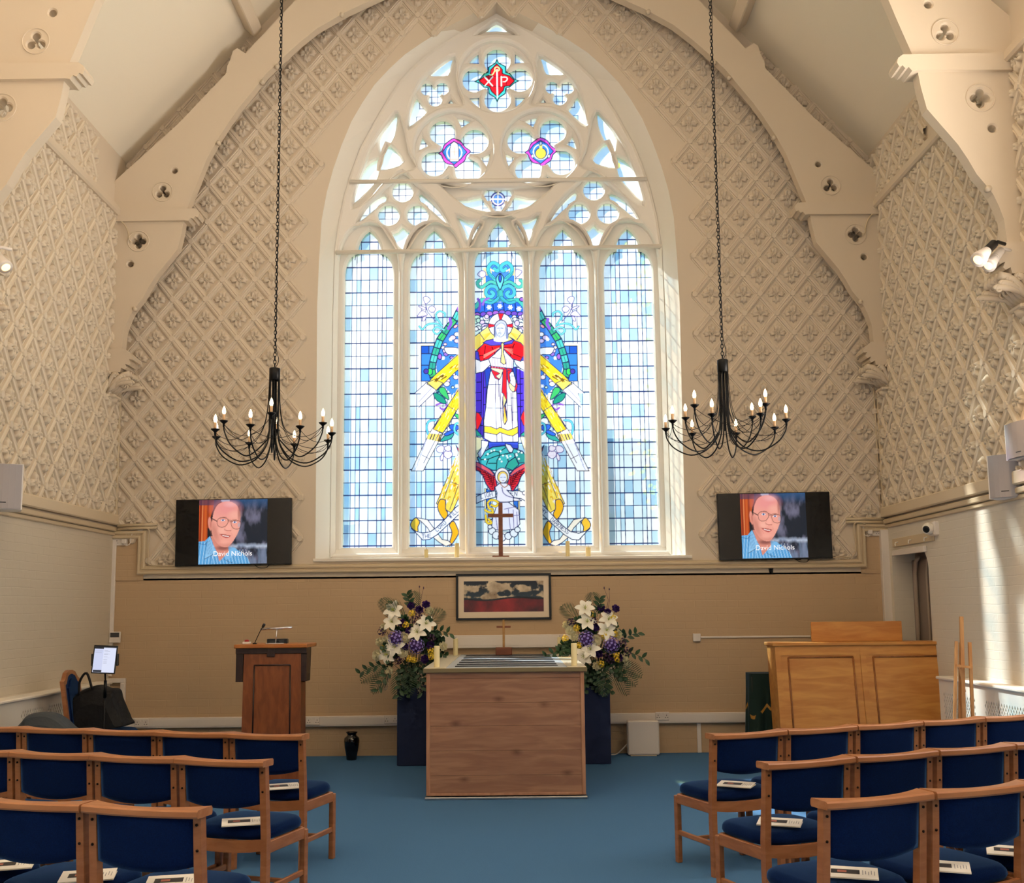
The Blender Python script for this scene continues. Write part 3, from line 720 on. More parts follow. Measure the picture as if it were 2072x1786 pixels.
# quarry grids in the tracery lights
def grid(cx,cz,r,n,rot=0):
    st=2*r/n
    for a in range(n):
        for b in range(n): G.fill(quadpx(cx-r+a*st,cx-r+(a+1)*st,cz-r+b*st,cz-r+(b+1)*st),rg.choice(PAL[:7]))
    for a in range(n+1):
        G.line([px_of(cx-r+a*st,cz-r),px_of(cx-r+a*st,cz+r)],.8,LD); G.line([px_of(cx-r,cz-r+a*st),px_of(cx+r,cz-r+a*st)],.8,LD)
for c in [TOPC]+MIDC: grid(c[0],c[1],sz(225),8)
for x,y,r in ((488,1090,60),(410,1222,61),(573,1222,61),(671,535,90)):
    l=lob(x,y,r,YG)
    for xx in (l[0],2*WC-l[0]): grid(xx,l[1],l[2],3 if r<80 else 5)
grid(TRC[0],TRC[1],sz(90),5)
# tools for mirrored work: drawing happens left of the axis and is repeated right of it
def both_(f):
    G.tr=None; f(); G.tr=lambda x,y:(2*px_of(WC,W(1013,y,YG)[1])[0]-x,y); f(); G.tr=None
A_=lambda p:[(820+.14558*x,500+.14558*y) for x,y in p]
B_=lambda p:[(940+.16234*x,640+.16234*y) for x,y in p]
C_=lambda p:[(820+.19608*x,760+.19597*y) for x,y in p]
D_=lambda p:[(940+.14272*x,860+.14278*y) for x,y in p]
BL,DB,TE,TD,PU_,VI,WHT,LY,YE,RE='2A6FD0','1B3FA8','4FC0C0','2E9A90','7B55C8','4A3BC0','EEF0FA','F5E690','F5D632','F0222E'
GR='3DB56A'
def side_art():
    # blue arms of the cross
    G.fill(A_([(190,1340),(400,1340),(400,1800),(190,1800)]),'F6EBCB'); G.fill(C_([(140,0),(240,0),(240,50),(140,50)]),'F6EBCB')
    G.fill(A_([(222,1372),(330,1372),(330,1480),(222,1480)]),'1F55C0',lead=1); G.fill(A_([(330,1372),(420,1372),(420,1480),(330,1480)]),'3F80D8',lead=1)
    G.fill(A_([(222,1480),(400,1480),(400,1640),(222,1640)]),'3B82DC',lead=1); G.fill(A_([(222,1640),(400,1640),(400,1860),(222,1860)]),'2F78DA',lead=1)
    # inner wreath background : blue sky stars and clouds
    G.fill(A_([(780,800),(690,940),(620,1060),(560,1200),(520,1330),(480,1440),(440,1600),(430,1680),(470,1860),(600,2000),(700,2100),(790,2150)]),'3F7FE0')
    rr=random.Random(5)
    for n in range(26):
        t=n/25; y=980+t*1150; x0=740-260*math.sin(min(1,t*1.05)*PI*.9)**.8; x=x0+rr.uniform(20,230)
        if x>785: x=770
        col=rr.choice([WHT,'E7D8F2','C8BDF0','8F6FD8','5B8FE8','2A55C8','BFE8DC','F3C8D8','6C4FC4']); r=rr.uniform(22,44)
        p=A_([(x,y)])[0]; G.ell(p[0],p[1],r*.14558,r*.8*.14558,col,lead=.8)
    for n in range(7):
        p=A_([(560+rr.uniform(-60,190),1150+n*130)])[0]
        for k in range(3): a=k*PI/3; G.line([(p[0]-3*math.cos(a),p[1]-3*math.sin(a)),(p[0]+3*math.cos(a),p[1]+3*math.sin(a))],1.1,'F2F4FF')
    # vine stem
    st=[(790,800,36),(740,900,40),(690,1010,42),(600,1110,40),(540,1200,44),(480,1290,48),(440,1400,46),(410,1500,46),(385,1600,46),(370,1700,46),(390,1800,48),(430,1900,48),(480,2000,44),(560,2100,38)]
    cs=[TD,TE,GR,'2F9F80',GR,TE,'34A890',TE,TD,GR,TE,TD,TE]
    for (a,b),c in zip(zip(st,st[1:]),cs):
        dx,dy=b[0]-a[0],b[1]-a[1]; L=math.hypot(dx,dy); nx,ny=-dy/L,dx/L
        G.fill(A_([(a[0]+nx*a[2],a[1]+ny*a[2]),(b[0]+nx*b[2],b[1]+ny*b[2]),(b[0]-nx*b[2],b[1]-ny*b[2]),(a[0]-nx*a[2],a[1]-ny*a[2])]),c,lead=1.3)
        G.line(A_([(a[0],a[1]),(b[0],b[1])]),.7,'1D6E66')
    G.line(A_([(620,1000),(635,1060),(600,1130)]),6,'7B55C8',sm=4); G.line(A_([(775,800),(730,850),(740,880),(770,860)]),4,'8858C0',sm=4)
    G.line(C_([(320,300),(400,280),(430,320),(390,350),(360,330)]),4,'8858C0',sm=4); G.ell(*A_([(480,1520)])[0],4,6,'9A62D0',lead=1); G.ell(*A_([(700,1100)])[0],5,3,'F2A8C0',rot=-.6,lead=.8)
    G.ell(*A_([(345,1730)])[0],5,7,'3BD060',lead=1); G.ell(*A_([(290,1725)])[0],5,5,'4838A8',lead=1)
    # lily sprays and tendrils
    for P in ([(430,1010),(430,930),(480,890),(550,920),(550,960)],[(500,1090),(400,1060),(300,1080),(240,1140),(195,1100)],[(540,1150),(440,1110),(390,1160),(440,1210),(490,1170)],[(510,1090),(450,1000),(425,940)]):
        G.line(A_(P),4.2,LD,sm=5); G.line(A_(P),2.8,'6CCBD6',sm=5)
    for P in ([(250,700),(300,685),(350,730),(290,790),(265,760)],[(320,850),(370,815),(420,850),(400,900),(350,900)],[(170,950),(235,880),(300,920),(290,950),(180,965)],[(180,815),(260,830),(295,870),(240,860)],[(235,1025),(250,970),(290,960),(270,1020)]):
        G.fill(A_(P),'EFE2F4',.8,sm=3,lead=.8,lc='4A4590')
    G.line(A_([(280,780),(310,900),(430,1040)]),.9,'4A4590')
    # outstretched hand
    G.fill(A_([(540,1400),(620,1390),(720,1400),(790,1440),(790,1700),(700,1700),(690,1620),(720,1500),(640,1490),(580,1480)]),'E9EDF8',sm=3,lead=1)
    # upper ray
    G.fill(A_([(712,1500),(700,1680),(430,1786),(640,1560)]),LY)
    ray_=[(715,1505),(690,1700),(715,1730)]
    G.fill(C_([(98,180),(235,60),(380,0),(470,0),(320,160),(140,330),(140,270),(165,180)]),'F4F6FC')
    G.fill(A_([(715,1510),(790,1440),(790,1660),(700,1730),(560,1870),(440,1990),(300,1900),(410,1780)]),YE,lead=.9)
    G.fill(C_([(300,40),(225,70),(320,150),(390,75)]),'F3E26A',lead=.9)
    for k in range(26): x,y=rr.uniform(0,1),rr.uniform(0,1); a_=(745-x*330+y*30,1540+x*260+y*110); G.line(A_([a_,(a_[0]-34,a_[1]+27)]),.9,rr.choice(['C89A18','A87810','FBF0A0','8A6414']))
    for k in range(9): x=rr.uniform(0,1); y=rr.uniform(0,1); a_=(540-x*120+y*60,1730+x*90+y*60); G.line(A_([a_,(a_[0]-26,a_[1]+21)]),1.3,'6A5220')
    G.line(C_([(98,180),(225,65)]),.9,LD); G.line(C_([(140,325),(320,150)]),.9,LD); G.line(C_([(140,270),(270,130)]),.7,'7070B0')
    # lower foliage
    for P in ([(290,190),(330,260),(420,290),(400,230),(330,180)],[(350,130),(360,180),(450,250),(430,170),(400,120)],[(500,400),(560,460),(582,470),(582,420),(520,390)],[(450,520),(500,500),(560,530),(500,580)],[(360,680),(420,610),(500,590),(470,650)],[(400,600),(480,560),(510,580),(430,620)]):
        G.fill(C_(P),rr.choice([TE,TD,GR,'1F8F7A','2B5FD0']),sm=3,lead=1)
    G.line(C_([(235,600),(220,530),(245,470),(310,460)]),5,LD,sm=4); G.line(C_([(235,600),(220,530),(245,470),(310,460)]),3.4,'5FBFE0',sm=4)
    G.line(C_([(580,480),(520,500),(510,570),(560,610),(575,590)]),5,LD,sm=4); G.line(C_([(580,480),(520,500),(510,570),(560,610),(575,590)]),3.4,'5FC4DC',sm=4)
    for P in ([(320,760),(350,725),(400,730),(390,790),(340,790)],[(400,790),(450,770),(490,810),(450,855),(405,835)],[(370,880),(360,840),(390,800),(395,850)],[(400,740),(460,720),(470,770),(430,780)]): G.fill(C_(P),'F0E4F2',.9,sm=3,lead=.8,lc='5A4590')
    # middle ray
    G.fill(C_([(582,100),(582,270),(385,600),(185,982),(62,982),(235,620),(340,450)]),'F4F6FC',lead=.9,lc='5A4A50')
    G.fill(C_([(582,100),(582,270),(440,530),(385,590),(290,550),(340,450)]),'F7DC34',lead=.9)
    G.fill(C_([(440,310),(525,365),(385,600),(290,550)]),'F4D848',.0,lead=.9)
    for k in range(44): t=rr.uniform(0,1); q_=rr.uniform(-1,1); x=575-t*235+q_*40; y=150+t*400+q_*25; G.line(C_([(x,y),(x-17,y+34)]),.8,rr.choice(['D8A010','E8B820','FBF2A8']))
    for k in range(10): x=250+k*14; G.line(C_([(x,600+k*1),(x-22,650+k*3)]),1.4,rr.choice(['E8B820','5A4A20','F2D040']))
    G.line(C_([(355,580),(190,900)]),.8,'6A5A70'); G.line(C_([(175,820),(245,855)]),.8,'6A5A70')
    for k in range(6): G.line(C_([(230-k*20,640+k*55),(190-k*18,720+k*50)]),.6,'9090C0')
    # lower ray and scroll
    G.fill(C_([(582,730),(588,1180),(480,1420),(320,1320),(440,1040),(520,860)]),'F6D95A',lead=.9,lc='5A4A50')
    for k in range(90):
        y=rr.uniform(800,1320); x=rr.uniform(max(340,600-(y-640)*.42),582); G.line(C_([(x,y),(x-14,y+34)]),1.2,rr.choice(['F4F4FA','F5B820','F8E680','D89A10','F4F4FA']))
    G.line(C_([(500,985),(400,1260)]),.8,'6A5A50'); G.line(C_([(470,1095),(588,1140)]),.8,'6A5A50'); G.line(C_([(545,1140),(460,1380)]),.8,'6A5A50')
    G.fill(C_([(522,715),(560,770),(585,800),(585,830),(545,780)]),'E8304A',lead=.9)
    Y1_='F7B820'
    G.fill(C_([(365,1275),(415,1290),(415,1370),(440,1430),(400,1480),(345,1400),(335,1330)]),Y1_,sm=3,lead=1)
    G.fill(C_([(455,1540),(500,1500),(545,1590),(545,1640),(480,1740),(450,1750),(480,1640),(475,1590)]),Y1_,sm=3,lead=1)
    G.fill(C_([(480,1735),(420,1760),(350,1720),(290,1670),(230,1570),(160,1500),(110,1470),(60,1520),(65,1580),(90,1600),(130,1610),(125,1560),(150,1520),(120,1465),(230,1485),(330,1620),(380,1690),(440,1700)]),'F6EDE0',lead=.9)
    G.fill(C_([(105,1465),(150,1510),(130,1560),(130,1610),(75,1580),(55,1530)]),'F9C63C',sm=3,lead=1)
    G.fill(C_([(585,1310),(585,1400),(460,1520),(330,1640),(250,1690),(180,1695),(90,1600),(180,1625),(260,1610),(330,1560),(420,1470),(520,1360)]),'F3F3F8',lead=1)
both_(side_art)
wr(G,'THE',*C_([(175,1680)])[0],1,-.10,7.5,4.6,.65,'2A3A70')
wr(G,'LORD',*C_([(330,1610)])[0],1,-.90,8,4.6,.65,'2A3A70',.5)
wr(G,'WILL',*C_([(470,1475)])[0],1,-.92,8,4.6,.65,'2A3A70',.35)
def m4(x,y): return (2*px_of(WC,W(1013,y,YG)[1])[0]-x,y)
a=C_([(560,1405)])[0]; a=m4(*a); wr(G,'MY',a[0]-2,a[1]-1,1,.85,8,4.6,.65,'2A3A70')
a=C_([(490,1475)])[0]; a=m4(*a); wr(G,'DARKNESS',a[0]+3,a[1]+4,1,.78,8,4.2,.65,'2A3A70',.38)
# --- centre light
def cen():
    # dark heaven behind
    G.fill(B_([(130,0),(770,0),(770,330),(130,330)]),'CFE8EA')
cen()
G.fill(A_([(965,780),(1080,720),(1310,770),(1500,720),(1680,780),(1680,980),(965,980)]),'2B62D8')
rr=random.Random(9)
for x,y in ((1165,835),(1315,820),(1460,835),(1580,855)):
    p=A_([(x,y)])[0]
    for k in range(3): an=k*PI/3; G.line([(p[0]-4*math.cos(an),p[1]-4*math.sin(an)),(p[0]+4*math.cos(an),p[1]+4*math.sin(an))],1.4,'EEF2FF')
for x in (1095,1215,1365,1525,): G.line(A_([(x,760),(x+10,880)]),1.1,'15285E')
for i,x in enumerate(range(1000,1700,86)): G.ell(*A_([(x,905+18*abs(i-4)/2)])[0],6.5,5,rr.choice([PU_,'9A5FC8','6A48C0']),lead=1)
for i in range(34):
    sx=rr.choice((-1,1)); x=1325+sx*rr.uniform(190,350); y=rr.uniform(950,1180); G.ell(*A_([(x,y)])[0],rr.uniform(4,7),rr.uniform(4,6),rr.choice(['EDF3FA','BFE8D8','A8E0D8','D8E4FA','C8B8E8','F4F6FC']),lead=.9)
# rays behind the head
G.fill(A_([(965,1240),(1150,1090),(1500,1090),(1685,1240),(1685,1420),(965,1420)]),'F5E47A')
for k in range(12):
    for s in (-1,1): G.line(A_([(1325+s*(120+k*6),1180+k*6),(1325+s*(340),1240+k*18)]),.5,'D8B440')
for s in (-1,1): G.line(A_([(1325+s*175,1100),(1325+s*360,1240)]),.9,LD); G.line(A_([(1325+s*300,1180),(1325+s*225,1290)]),.9,LD)
# side figures dark robe & sleeves come with the cloak
G.fill(B_([(140,700),(330,620),(600,620),(770,700),(770,1390),(690,1500),(560,1600),(300,1600),(160,1430),(140,1390)]),'4A34C8')
for x in (215,240,272,645,690): G.line(B_([(x,640),(x-10 if x<400 else x+12,1500)]),1,'1A1450')
for (x,y) in ((150,820),(150,950),(150,1050),(150,1200),(180,1360),(235,885),(235,1100),(660,845),(660,960),(700,775),(700,1045),(660,1125),(700,1290)): G.line(B_([(x,y),(x+60,y-2)]),1,'1A1450')
G.fill(B_([(250,650),(330,640),(300,830),(270,900)]),'2440B0',lead=.8); G.fill(B_([(600,640),(640,640),(640,860),(625,800)]),'2440B0',lead=.8)
for s,P in ((0,[(145,1190),(220,1270),(170,1400),(145,1400)]),(1,[(772,1120),(735,1180),(700,1270),(770,1390)])): G.fill(B_(P),RE,sm=2,lead=1)
G.fill(B_([(140,1400),(230,1500),(145,1490)]),'2E9A8A',lead=1); G.fill(B_([(785,1400),(690,1480),(785,1500)]),'2E9A8A',lead=1)
G.fill(B_([(140,1500),(235,1520),(180,1790),(140,1790)]),'F8E9B8',lead=.8); G.fill(B_([(690,1500),(785,1500),(785,1790)]),'F6EDC8',lead=.8)
# white robe
robe=[(330,650),(600,660),(640,800),(655,1100),(672,1560),(600,1590),(540,1575),(470,1580),(405,1580),(330,1565),(245,1520),(240,1300),(265,1140),(285,900),(310,760)]
G.fill(B_(robe),'F0F0FA',lead=1.1)
for P in ([(390,800),(385,1100),(405,1580)],[(440,850),(450,1150),(470,1580)],[(470,1000),(480,1300)],[(530,950),(530,1300)],[(580,950),(590,1250),(605,1590)],[(420,790),(430,1000)],[(600,900),(600,1300)]): G.line(B_(P),.9,'40306E',sm=3)
for a,b in (((295,850),(450,845)),((285,1140),(475,1145)),((580,1015),(640,1018)),((590,1195),(655,1192)),((540,1105),(580,1108)),((580,745),(625,745))): G.line(B_([a,b]),.8,LD)
G.fill(B_([(370,960),(390,1100),(395,1560),(330,1540),(340,1200)]),'D8E4F8',.5); G.fill(B_([(485,1180),(540,1300),(535,1500),(480,1400)]),'E4D8EC',.5)
G.fill(B_([(245,1365),(330,1375),(400,1405),(440,1380),(540,1420),(600,1400),(665,1370),(665,1450),(600,1490),(540,1480),(440,1445),(400,1475),(330,1460),(245,1445)]),'F4CB3C',lead=.9)
# sash
G.fill(B_([(320,610),(600,655),(600,690),(470,710),(430,790),(380,770),(340,690)]),RE,lead=1)
G.fill(B_([(330,640),(480,660),(470,700),(440,780),(390,740),(440,710),(350,670)]),'F8E4B8',sm=2,lead=.9)
G.fill(B_([(480,660),(525,650),(525,900),(530,1050),(510,1100),(530,1290),(510,1340),(490,1180),(520,1040),(480,960),(465,950)]),'E8202C',lead=1)
G.fill(B_([(485,960),(522,1040),(495,1110),(530,1290),(500,1350),(480,1300),(490,1180),(480,1080)]),'F6D240',.75,lead=.8)
G.fill(B_([(530,680),(600,660),(560,720),(570,800),(555,850),(535,780)]),RE,lead=1)
G.fill(B_([(550,850),(570,830),(625,880),(655,800),(650,900),(610,940),(570,910)]),'F6E0A0',sm=2,lead=.9); G.fill(B_([(645,800),(660,870),(640,930),(620,940),(632,880)]),'E02A34',lead=.8)
# chest and sleeves
G.fill(B_([(135,530),(310,520),(325,600),(230,690),(140,710)]),'EDEBF6',sm=0,lead=1); G.fill(B_([(612,540),(775,530),(775,690),(700,650),(640,600)]),'EDEBF6',lead=1)
G.fill(B_([(300,530),(470,380),(612,540),(605,650),(330,620)]),'EEE8F4',lead=1)
for k in range(8): G.line(B_([(340+k*36,530),(350+k*34,640)]),.7,'9A88B8')
G.line(B_([(345,515),(470,522)]),.8,LD)
# cape
G.fill(B_([(155,420),(250,330),(480,350),(430,400),(370,470),(300,530),(200,560),(150,500)]),'F01A26',lead=1.2)
G.fill(B_([(480,360),(620,300),(700,330),(770,410),(760,480),(700,560),(600,530),(520,450),(485,400)]),'F01A26',lead=1.2)
for P in ([(260,370),(240,550)],[(340,380),(380,470)],[(620,340),(570,490)],[(600,380),(480,390)],[(190,490),(240,485)],[(590,460),(710,510)]): G.line(B_(P),1.1,'4A0A18')
for k in range(4): G.line(B_([(240,480+k*12),(430,390+k*3)]),.6,'FF8A80'); G.line(B_([(500,400),(600,470-k*20)]),.6,'FF8A80')
G.fill(B_([(135,430),(170,440),(190,550),(135,530)]),'4A44D0',lead=1); G.fill(B_([(770,430),(775,550),(700,550),(740,480)]),'4A44D0',lead=1)
G.fill(B_([(230,330),(270,300),(360,280),(480,330),(600,290),(560,255),(620,290),(590,340),(480,355),(330,365)]),'5848C8',lead=1)
G.fill(B_([(455,340),(490,340),(485,450),(515,590),(450,570),(465,440)]),'F6E090',sm=2,lead=1)
# halo and head
c=A_([(1325,1085)])[0]; G.ell(c[0],c[1],24.5,24.5,'F3EBEE',lead=1)
for P in ([(1290,920),(1370,920),(1335,1010),(1312,1010)],[(1155,1060),(1155,1120),(1245,1100),(1245,1080)],[(1495,1060),(1495,1120),(1405,1100),(1405,1080)]): G.fill(A_(P),RE,lead=.9)
G.fill(A_([(1330,1010),(1390,1035),(1415,1100),(1430,1240),(1400,1290),(1260,1290),(1240,1240),(1240,1100),(1270,1040)]),'B9C0DC',sm=3,lead=1)
G.fill(A_([(1255,1240),(1400,1240),(1430,1290),(1330,1320),(1230,1300)]),'DDE2F4',sm=2)
G.fill(A_([(1325,1055),(1385,1085),(1385,1180),(1345,1240),(1310,1245),(1270,1200),(1260,1110)]),'DCE6F8',sm=4,lead=.7,lc='6A78A8')
for a,b in (((1280,1125),(1305,1122)),((1330,1122),(1360,1125)),((1298,1192),(1330,1194))): G.line(A_([a,b]),1.0,'5A68A0')
G.line(A_([(1318,1120),(1312,1165),(1322,1170)]),.6,'6A78A8'); G.line(A_([(1290,1200),(1310,1230),(1335,1205)]),.7,'8A94B8')
for k in range(5): G.line(A_([(1400+k*6,1110+k*10),(1405+k*6,1270)]),.6,'7884B0'); G.line(A_([(1250-k*1,1110+k*20),(1262,1260)]),.6,'7884B0')
# scrollwork above
def scroll(P,w,c,lead='1B3468'): G.line(A_(P),w+1.6,lead,sm=6); G.line(A_(P),w,c,sm=6)
G.fill(A_([(1085,285),(1525,285),(1525,700),(1085,700)]),'F8E7A8'); G.fill(A_([(1115,390),(1515,390),(1515,760),(1115,760)]),'3C80E0'); G.fill(A_([(1180,250),(1460,250),(1430,400),(1320,440),(1210,400)]),'4A8CE8')
for s in (-1,1):
    q=lambda P:[(1318+s*x,y) for x,y in P]
    scroll(q([(0,560),(80,440),(150,370),(165,290),(110,220),(40,240),(10,290),(40,330),(80,300)]),6.5,'52C4CC')
    scroll(q([(0,600),(60,510),(130,480),(200,520),(250,555),(300,540),(315,490),(280,460)]),5.5,'54BFB0')
    scroll(q([(10,640),(50,560),(130,540),(190,590),(190,660),(130,690),(90,650),(120,620)]),6.5,'4FB8C8'); scroll(q([(10,620),(20,700),(80,750),(190,740),(260,740),(340,830)]),7.5,'45B4B0')
    scroll(q([(20,700),(110,770),(200,760)]),5,'3FA8C0')
    for k in range(7): G.line(A_(q([(60+k*18,430-k*16),(95+k*15,440-k*10)])),.6,'1D6E80')
    G.line(A_(q([(90,330),(130,310)])),3,'F2EBC0')
G.fill(A_([(1318,360),(1370,430),(1355,510),(1318,590),(1275,510),(1262,430)]),'6AD0DC',sm=3,lead=1.1); G.fill(A_([(1318,370),(1340,430),(1318,490),(1296,430)]),'2F60D0',sm=3,lead=1)
G.line(A_([(1010,720),(1040,780),(1025,870)]),5,'7B55C8',sm=4); G.line(A_([(1160,710),(1100,740),(1080,800)]),4,'8E62CC',sm=4); G.ell(*A_([(1622,725)])[0],5,4,'9A62D0',lead=1)
for P in ([(1005,380),(1050,330),(1110,340),(1115,400),(1060,420)],[(1535,310),(1600,320),(1620,350),(1540,420)]): G.fill(A_(P),'F0E4F2',sm=3,lead=.8,lc='5A4590')
# globe
def gl(P,c,l=1): G.fill(D_(P),c,lead=l)
gl([(340,240),(760,240),(760,330),(340,330)],'3A52D0')
G.fill(D_([(180,460),(230,420),(300,360),(400,310),(560,290),(700,330),(820,370),(890,460),(890,540),(690,640),(400,640),(220,560)]),'46BCC0',lead=1.4)
for P in ([(300,430),(420,370),(490,380),(580,320)],[(490,380),(500,430),(460,500),(450,640)],[(310,560),(340,480),(440,440),(560,410),(680,390)],[(580,600),(620,520),(720,450),(700,400)],[(600,410),(620,520)],[(230,490),(340,480)],[(720,450),(770,560)],[(340,540),(450,540)]): G.line(D_(P),1.2,'1B4A50')
G.fill(D_([(580,600),(620,520),(720,450),(770,560),(680,640)]),'2FA894',.8,lead=1); G.fill(D_([(720,400),(820,370),(890,460),(890,520),(770,540),(720,450)]),'2C8C86',.7,lead=1)
for x,y in ((330,410),(380,365),(420,355),(510,370),(500,480),(525,515),(545,430),(600,435),(650,440),(735,410),(765,375),(740,430),(810,390),(290,485),(770,475),(610,460)): G.ell(*D_([(x,y)])[0],2.2,2,'EAF6F6')
gl([(240,210),(340,230),(330,290),(260,420),(220,470),(185,400),(240,320)],'ECEAF6'); gl([(575,260),(650,280),(695,340),(670,390),(630,380),(590,310)],'ECEAF6')
# angel
for s in (-1,1):
    q=lambda P:[(533+s*x,y) for x,y in P]
    G.fill(D_(q([(370,520),(280,560),(180,620),(90,700),(90,760),(70,860),(120,930),(160,930),(230,830),(270,720),(330,650),(370,640)])),'E0283A',lead=1.3)
    for k in range(8): G.line(D_(q([(100+k*6,720+k*24),(330-k*28,650+k*36)])),1,'6A0A1C')
    for k in range(5): G.line(D_(q([(130+k*40,680-k*12),(110+k*24,900-k*48)])),1,'6A0A1C')
    G.fill(D_(q([(370,515),(280,560),(170,630),(110,700),(130,720),(230,650),(370,580)])),'F4707E',.7,lead=.9)
    G.fill(D_(q([(230,900),(250,900),(250,1380),(230,1380)])),'F7EBB0',lead=.6); G.fill(D_(q([(160,930),(225,900),(225,1180),(160,1120)])),'2F74D8',lead=.8)
G.fill(D_([(165,1010),(300,950),(440,930),(440,1020),(300,1050),(165,1110)]),'F2F1F8',lead=1); G.fill(D_([(560,930),(780,930),(905,990),(905,1100),(800,1040),(560,1010)]),'F2F1F8',lead=1)
G.ell(*D_([(850,960)])[0],4.5,4,'F2ECF4',lead=.8)
wr(G,'LIGH',*D_([(235,1040)])[0],1,-.22,9,5.0,.65,'3A4A80',.35); wr(G,'TEN',*D_([(595,985)])[0],1,.10,8,5.0,.65,'3A4A80',.6)
G.ell(*D_([(533,720)])[0],14.5,16.5,'F6F0F6',lead=.9)
G.ell(*D_([(540,735)])[0],10.5,12,'F3CF66',lead=.9); G.ell(*D_([(545,748)])[0],7.2,9.5,'E6E9FA')
G.line(D_([(510,740),(535,738)]),.8,'7A88B8'); G.line(D_([(555,738),(580,740)]),.8,'7A88B8'); G.line(D_([(535,785),(558,785)]),.8,'B88898')
G.fill(D_([(430,880),(500,820),(590,820),(650,860),(665,930),(600,920),(700,1020),(690,1080),(590,1090),(500,1090),(450,1060),(460,960)]),'EEEAF8',lead=1)
G.line(D_([(500,820),(560,880),(610,850),(600,820)]),1,'A86A48',sm=3); G.line(D_([(530,880),(545,950),(600,1000),(690,1025)]),.9,'504890',sm=3); G.fill(D_([(690,1030),(760,1040),(810,1070),(700,1075)]),'F2ECF6',lead=.8)
G.fill(D_([(470,1095),(620,1090),(700,1150),(770,1200),(785,1400),(720,1470),(560,1490),(380,1480),(400,1300)]),'E6E6FA',lead=1)
for P in ([(560,1190),(700,1160)],[(620,1190),(650,1480)],[(740,1230),(750,1440)],[(440,1290),(470,1490)],[(660,1280),(780,1275)],[(690,1200),(700,1460)]): G.line(D_(P),.8,'706AA8')
for x,y,r in ((390,1500,50),(450,1560,55),(530,1590,55),(620,1570,50),(700,1530,55),(750,1480,40),(360,1440,30)): G.ell(*D_([(x,y)])[0],r*.143,r*.14,'E4ECFA',lead=.9)
for P in ([(330,1100),(370,1060),(440,1070),(480,1110),(440,1150),(380,1130)],[(330,1120),(350,1180),(400,1190)],[(290,1200),(340,1230),(400,1240),(390,1200)],[(300,1280),(320,1380),(380,1385),(340,1330)]):
    G.line(D_(P),5,'4A3A20',sm=4); G.line(D_(P),3.6,'F5CF3A',sm=4)
# badges in the tracery
bx,by=px_of(*TOPC); E_=lambda p:[(bx+(x-1005)*.08687,by+(y-735)*.08687) for x,y in p]
G.fill(E_([(1005,240),(1040,320),(1200,400),(1210,540),(1300,560),(1400,690),(1510,735),(1400,790),(1300,880),(1210,900),(1200,1030),(1050,1130),(1010,1220),(970,1130),(820,1030),(810,900),(700,880),(610,790),(490,750),(610,690),(720,560),(800,540),(810,420),(970,320)]),'4FD0C8',lead=1.2,lc='17403E')
G.fill(E_([(1000,335),(1130,470),(1130,560),(1200,590),(1300,620),(1415,735),(1300,850),(1180,860),(1150,960),(1010,1100),(880,980),(830,870),(700,830),(585,735),(700,640),(850,600),(860,480)]),'F0202C',lead=1.1,lc='4A0A18')
for a,b in (((860,625),(1160,625)),((840,860),(1190,860)),((1240,640),(1220,850)),((800,640),(900,850))): G.line(E_([a,b]),.7,'8A0A20')
G.line(E_([(715,635),(900,850)]),2.6,'F8F4E0'); G.line(E_([(905,640),(725,850)]),2.2,'F8F4E0')
G.line(E_([(1105,635),(1108,850)]),2.8,'F8F4E0'); G.line(E_([(1105,650),(1220,650),(1245,700),(1200,750),(1150,755)]),2.2,'F8F4E0',sm=3)
G.line(E_([(1005,480),(1015,1130)]),3,'F8F0F0'); G.line(E_([(960,500),(955,440),(1005,410),(1055,440),(1050,490),(1005,510),(960,500),(900,590),(830,590)]),2.4,'F4E89A',sm=3)
for q,(mc,s) in enumerate(zip(MIDC,(-1,1))):
    x,y=px_of(*mc); k=.14
    H_=lambda p:[(x+(a_-350)*k*.98,y+(b_-360)*k*.98) for a_,b_ in p]
    G.fill(H_([(340,150),(440,190),(500,270),(570,320),(585,350),(530,400),(500,480),(420,540),(370,580),(330,540),(240,520),(190,470),(160,400),(120,370),(170,330),(200,250),(270,190)]),'F050D0',sm=3,lead=1.1)
    G.fill(H_([(345,190),(440,240),(535,350),(450,450),(350,535),(240,460),(175,350),(240,260)]),'3F86E4',sm=1,lead=1)
    G.ell(x,y,15,15,'F4F6FC',0); G.line([(x+15*math.cos(t*PI/12),y+15*math.sin(t*PI/12)) for t in range(25)],2.4,'F4F6FC')
    if q==0: G.fill(H_([(300,230),(345,195),(400,230),(415,300),(415,490),(285,490),(285,300)]),'F6EDF2',lead=.9); G.line(H_([(350,280),(350,400)]),1,'E8B0A0'); G.line(H_([(300,350),(400,350)]),1,'E8B0A0'); G.line(H_([(290,455),(410,455)]),1.2,'E8B0A0')
    else:
        G.ell(x,y+3,11,11,'F8DC50',lead=.9); G.fill(H_([(330,220),(370,220),(370,310),(330,310)]),'F8E47A')
        for a_ in (-90,30,150): G.ell(x+19*math.cos(math.radians(a_)),y+17*math.sin(math.radians(a_)),2.6,3.8,'F4F6FC',lead=.7)
x,y=px_of(*TRC); G.ell(x,y,14,14,'6A5AD0',lead=1); G.ell(x,y,12,12,'F2F4FC'); G.ell(x,y,9,9,'3F86E4',lead=.6); G.line([(x-14,y),(x+14,y)],1.6,'F6F0F4'); G.line([(x,y-13),(x,y+24)],2,'F6F0F4')
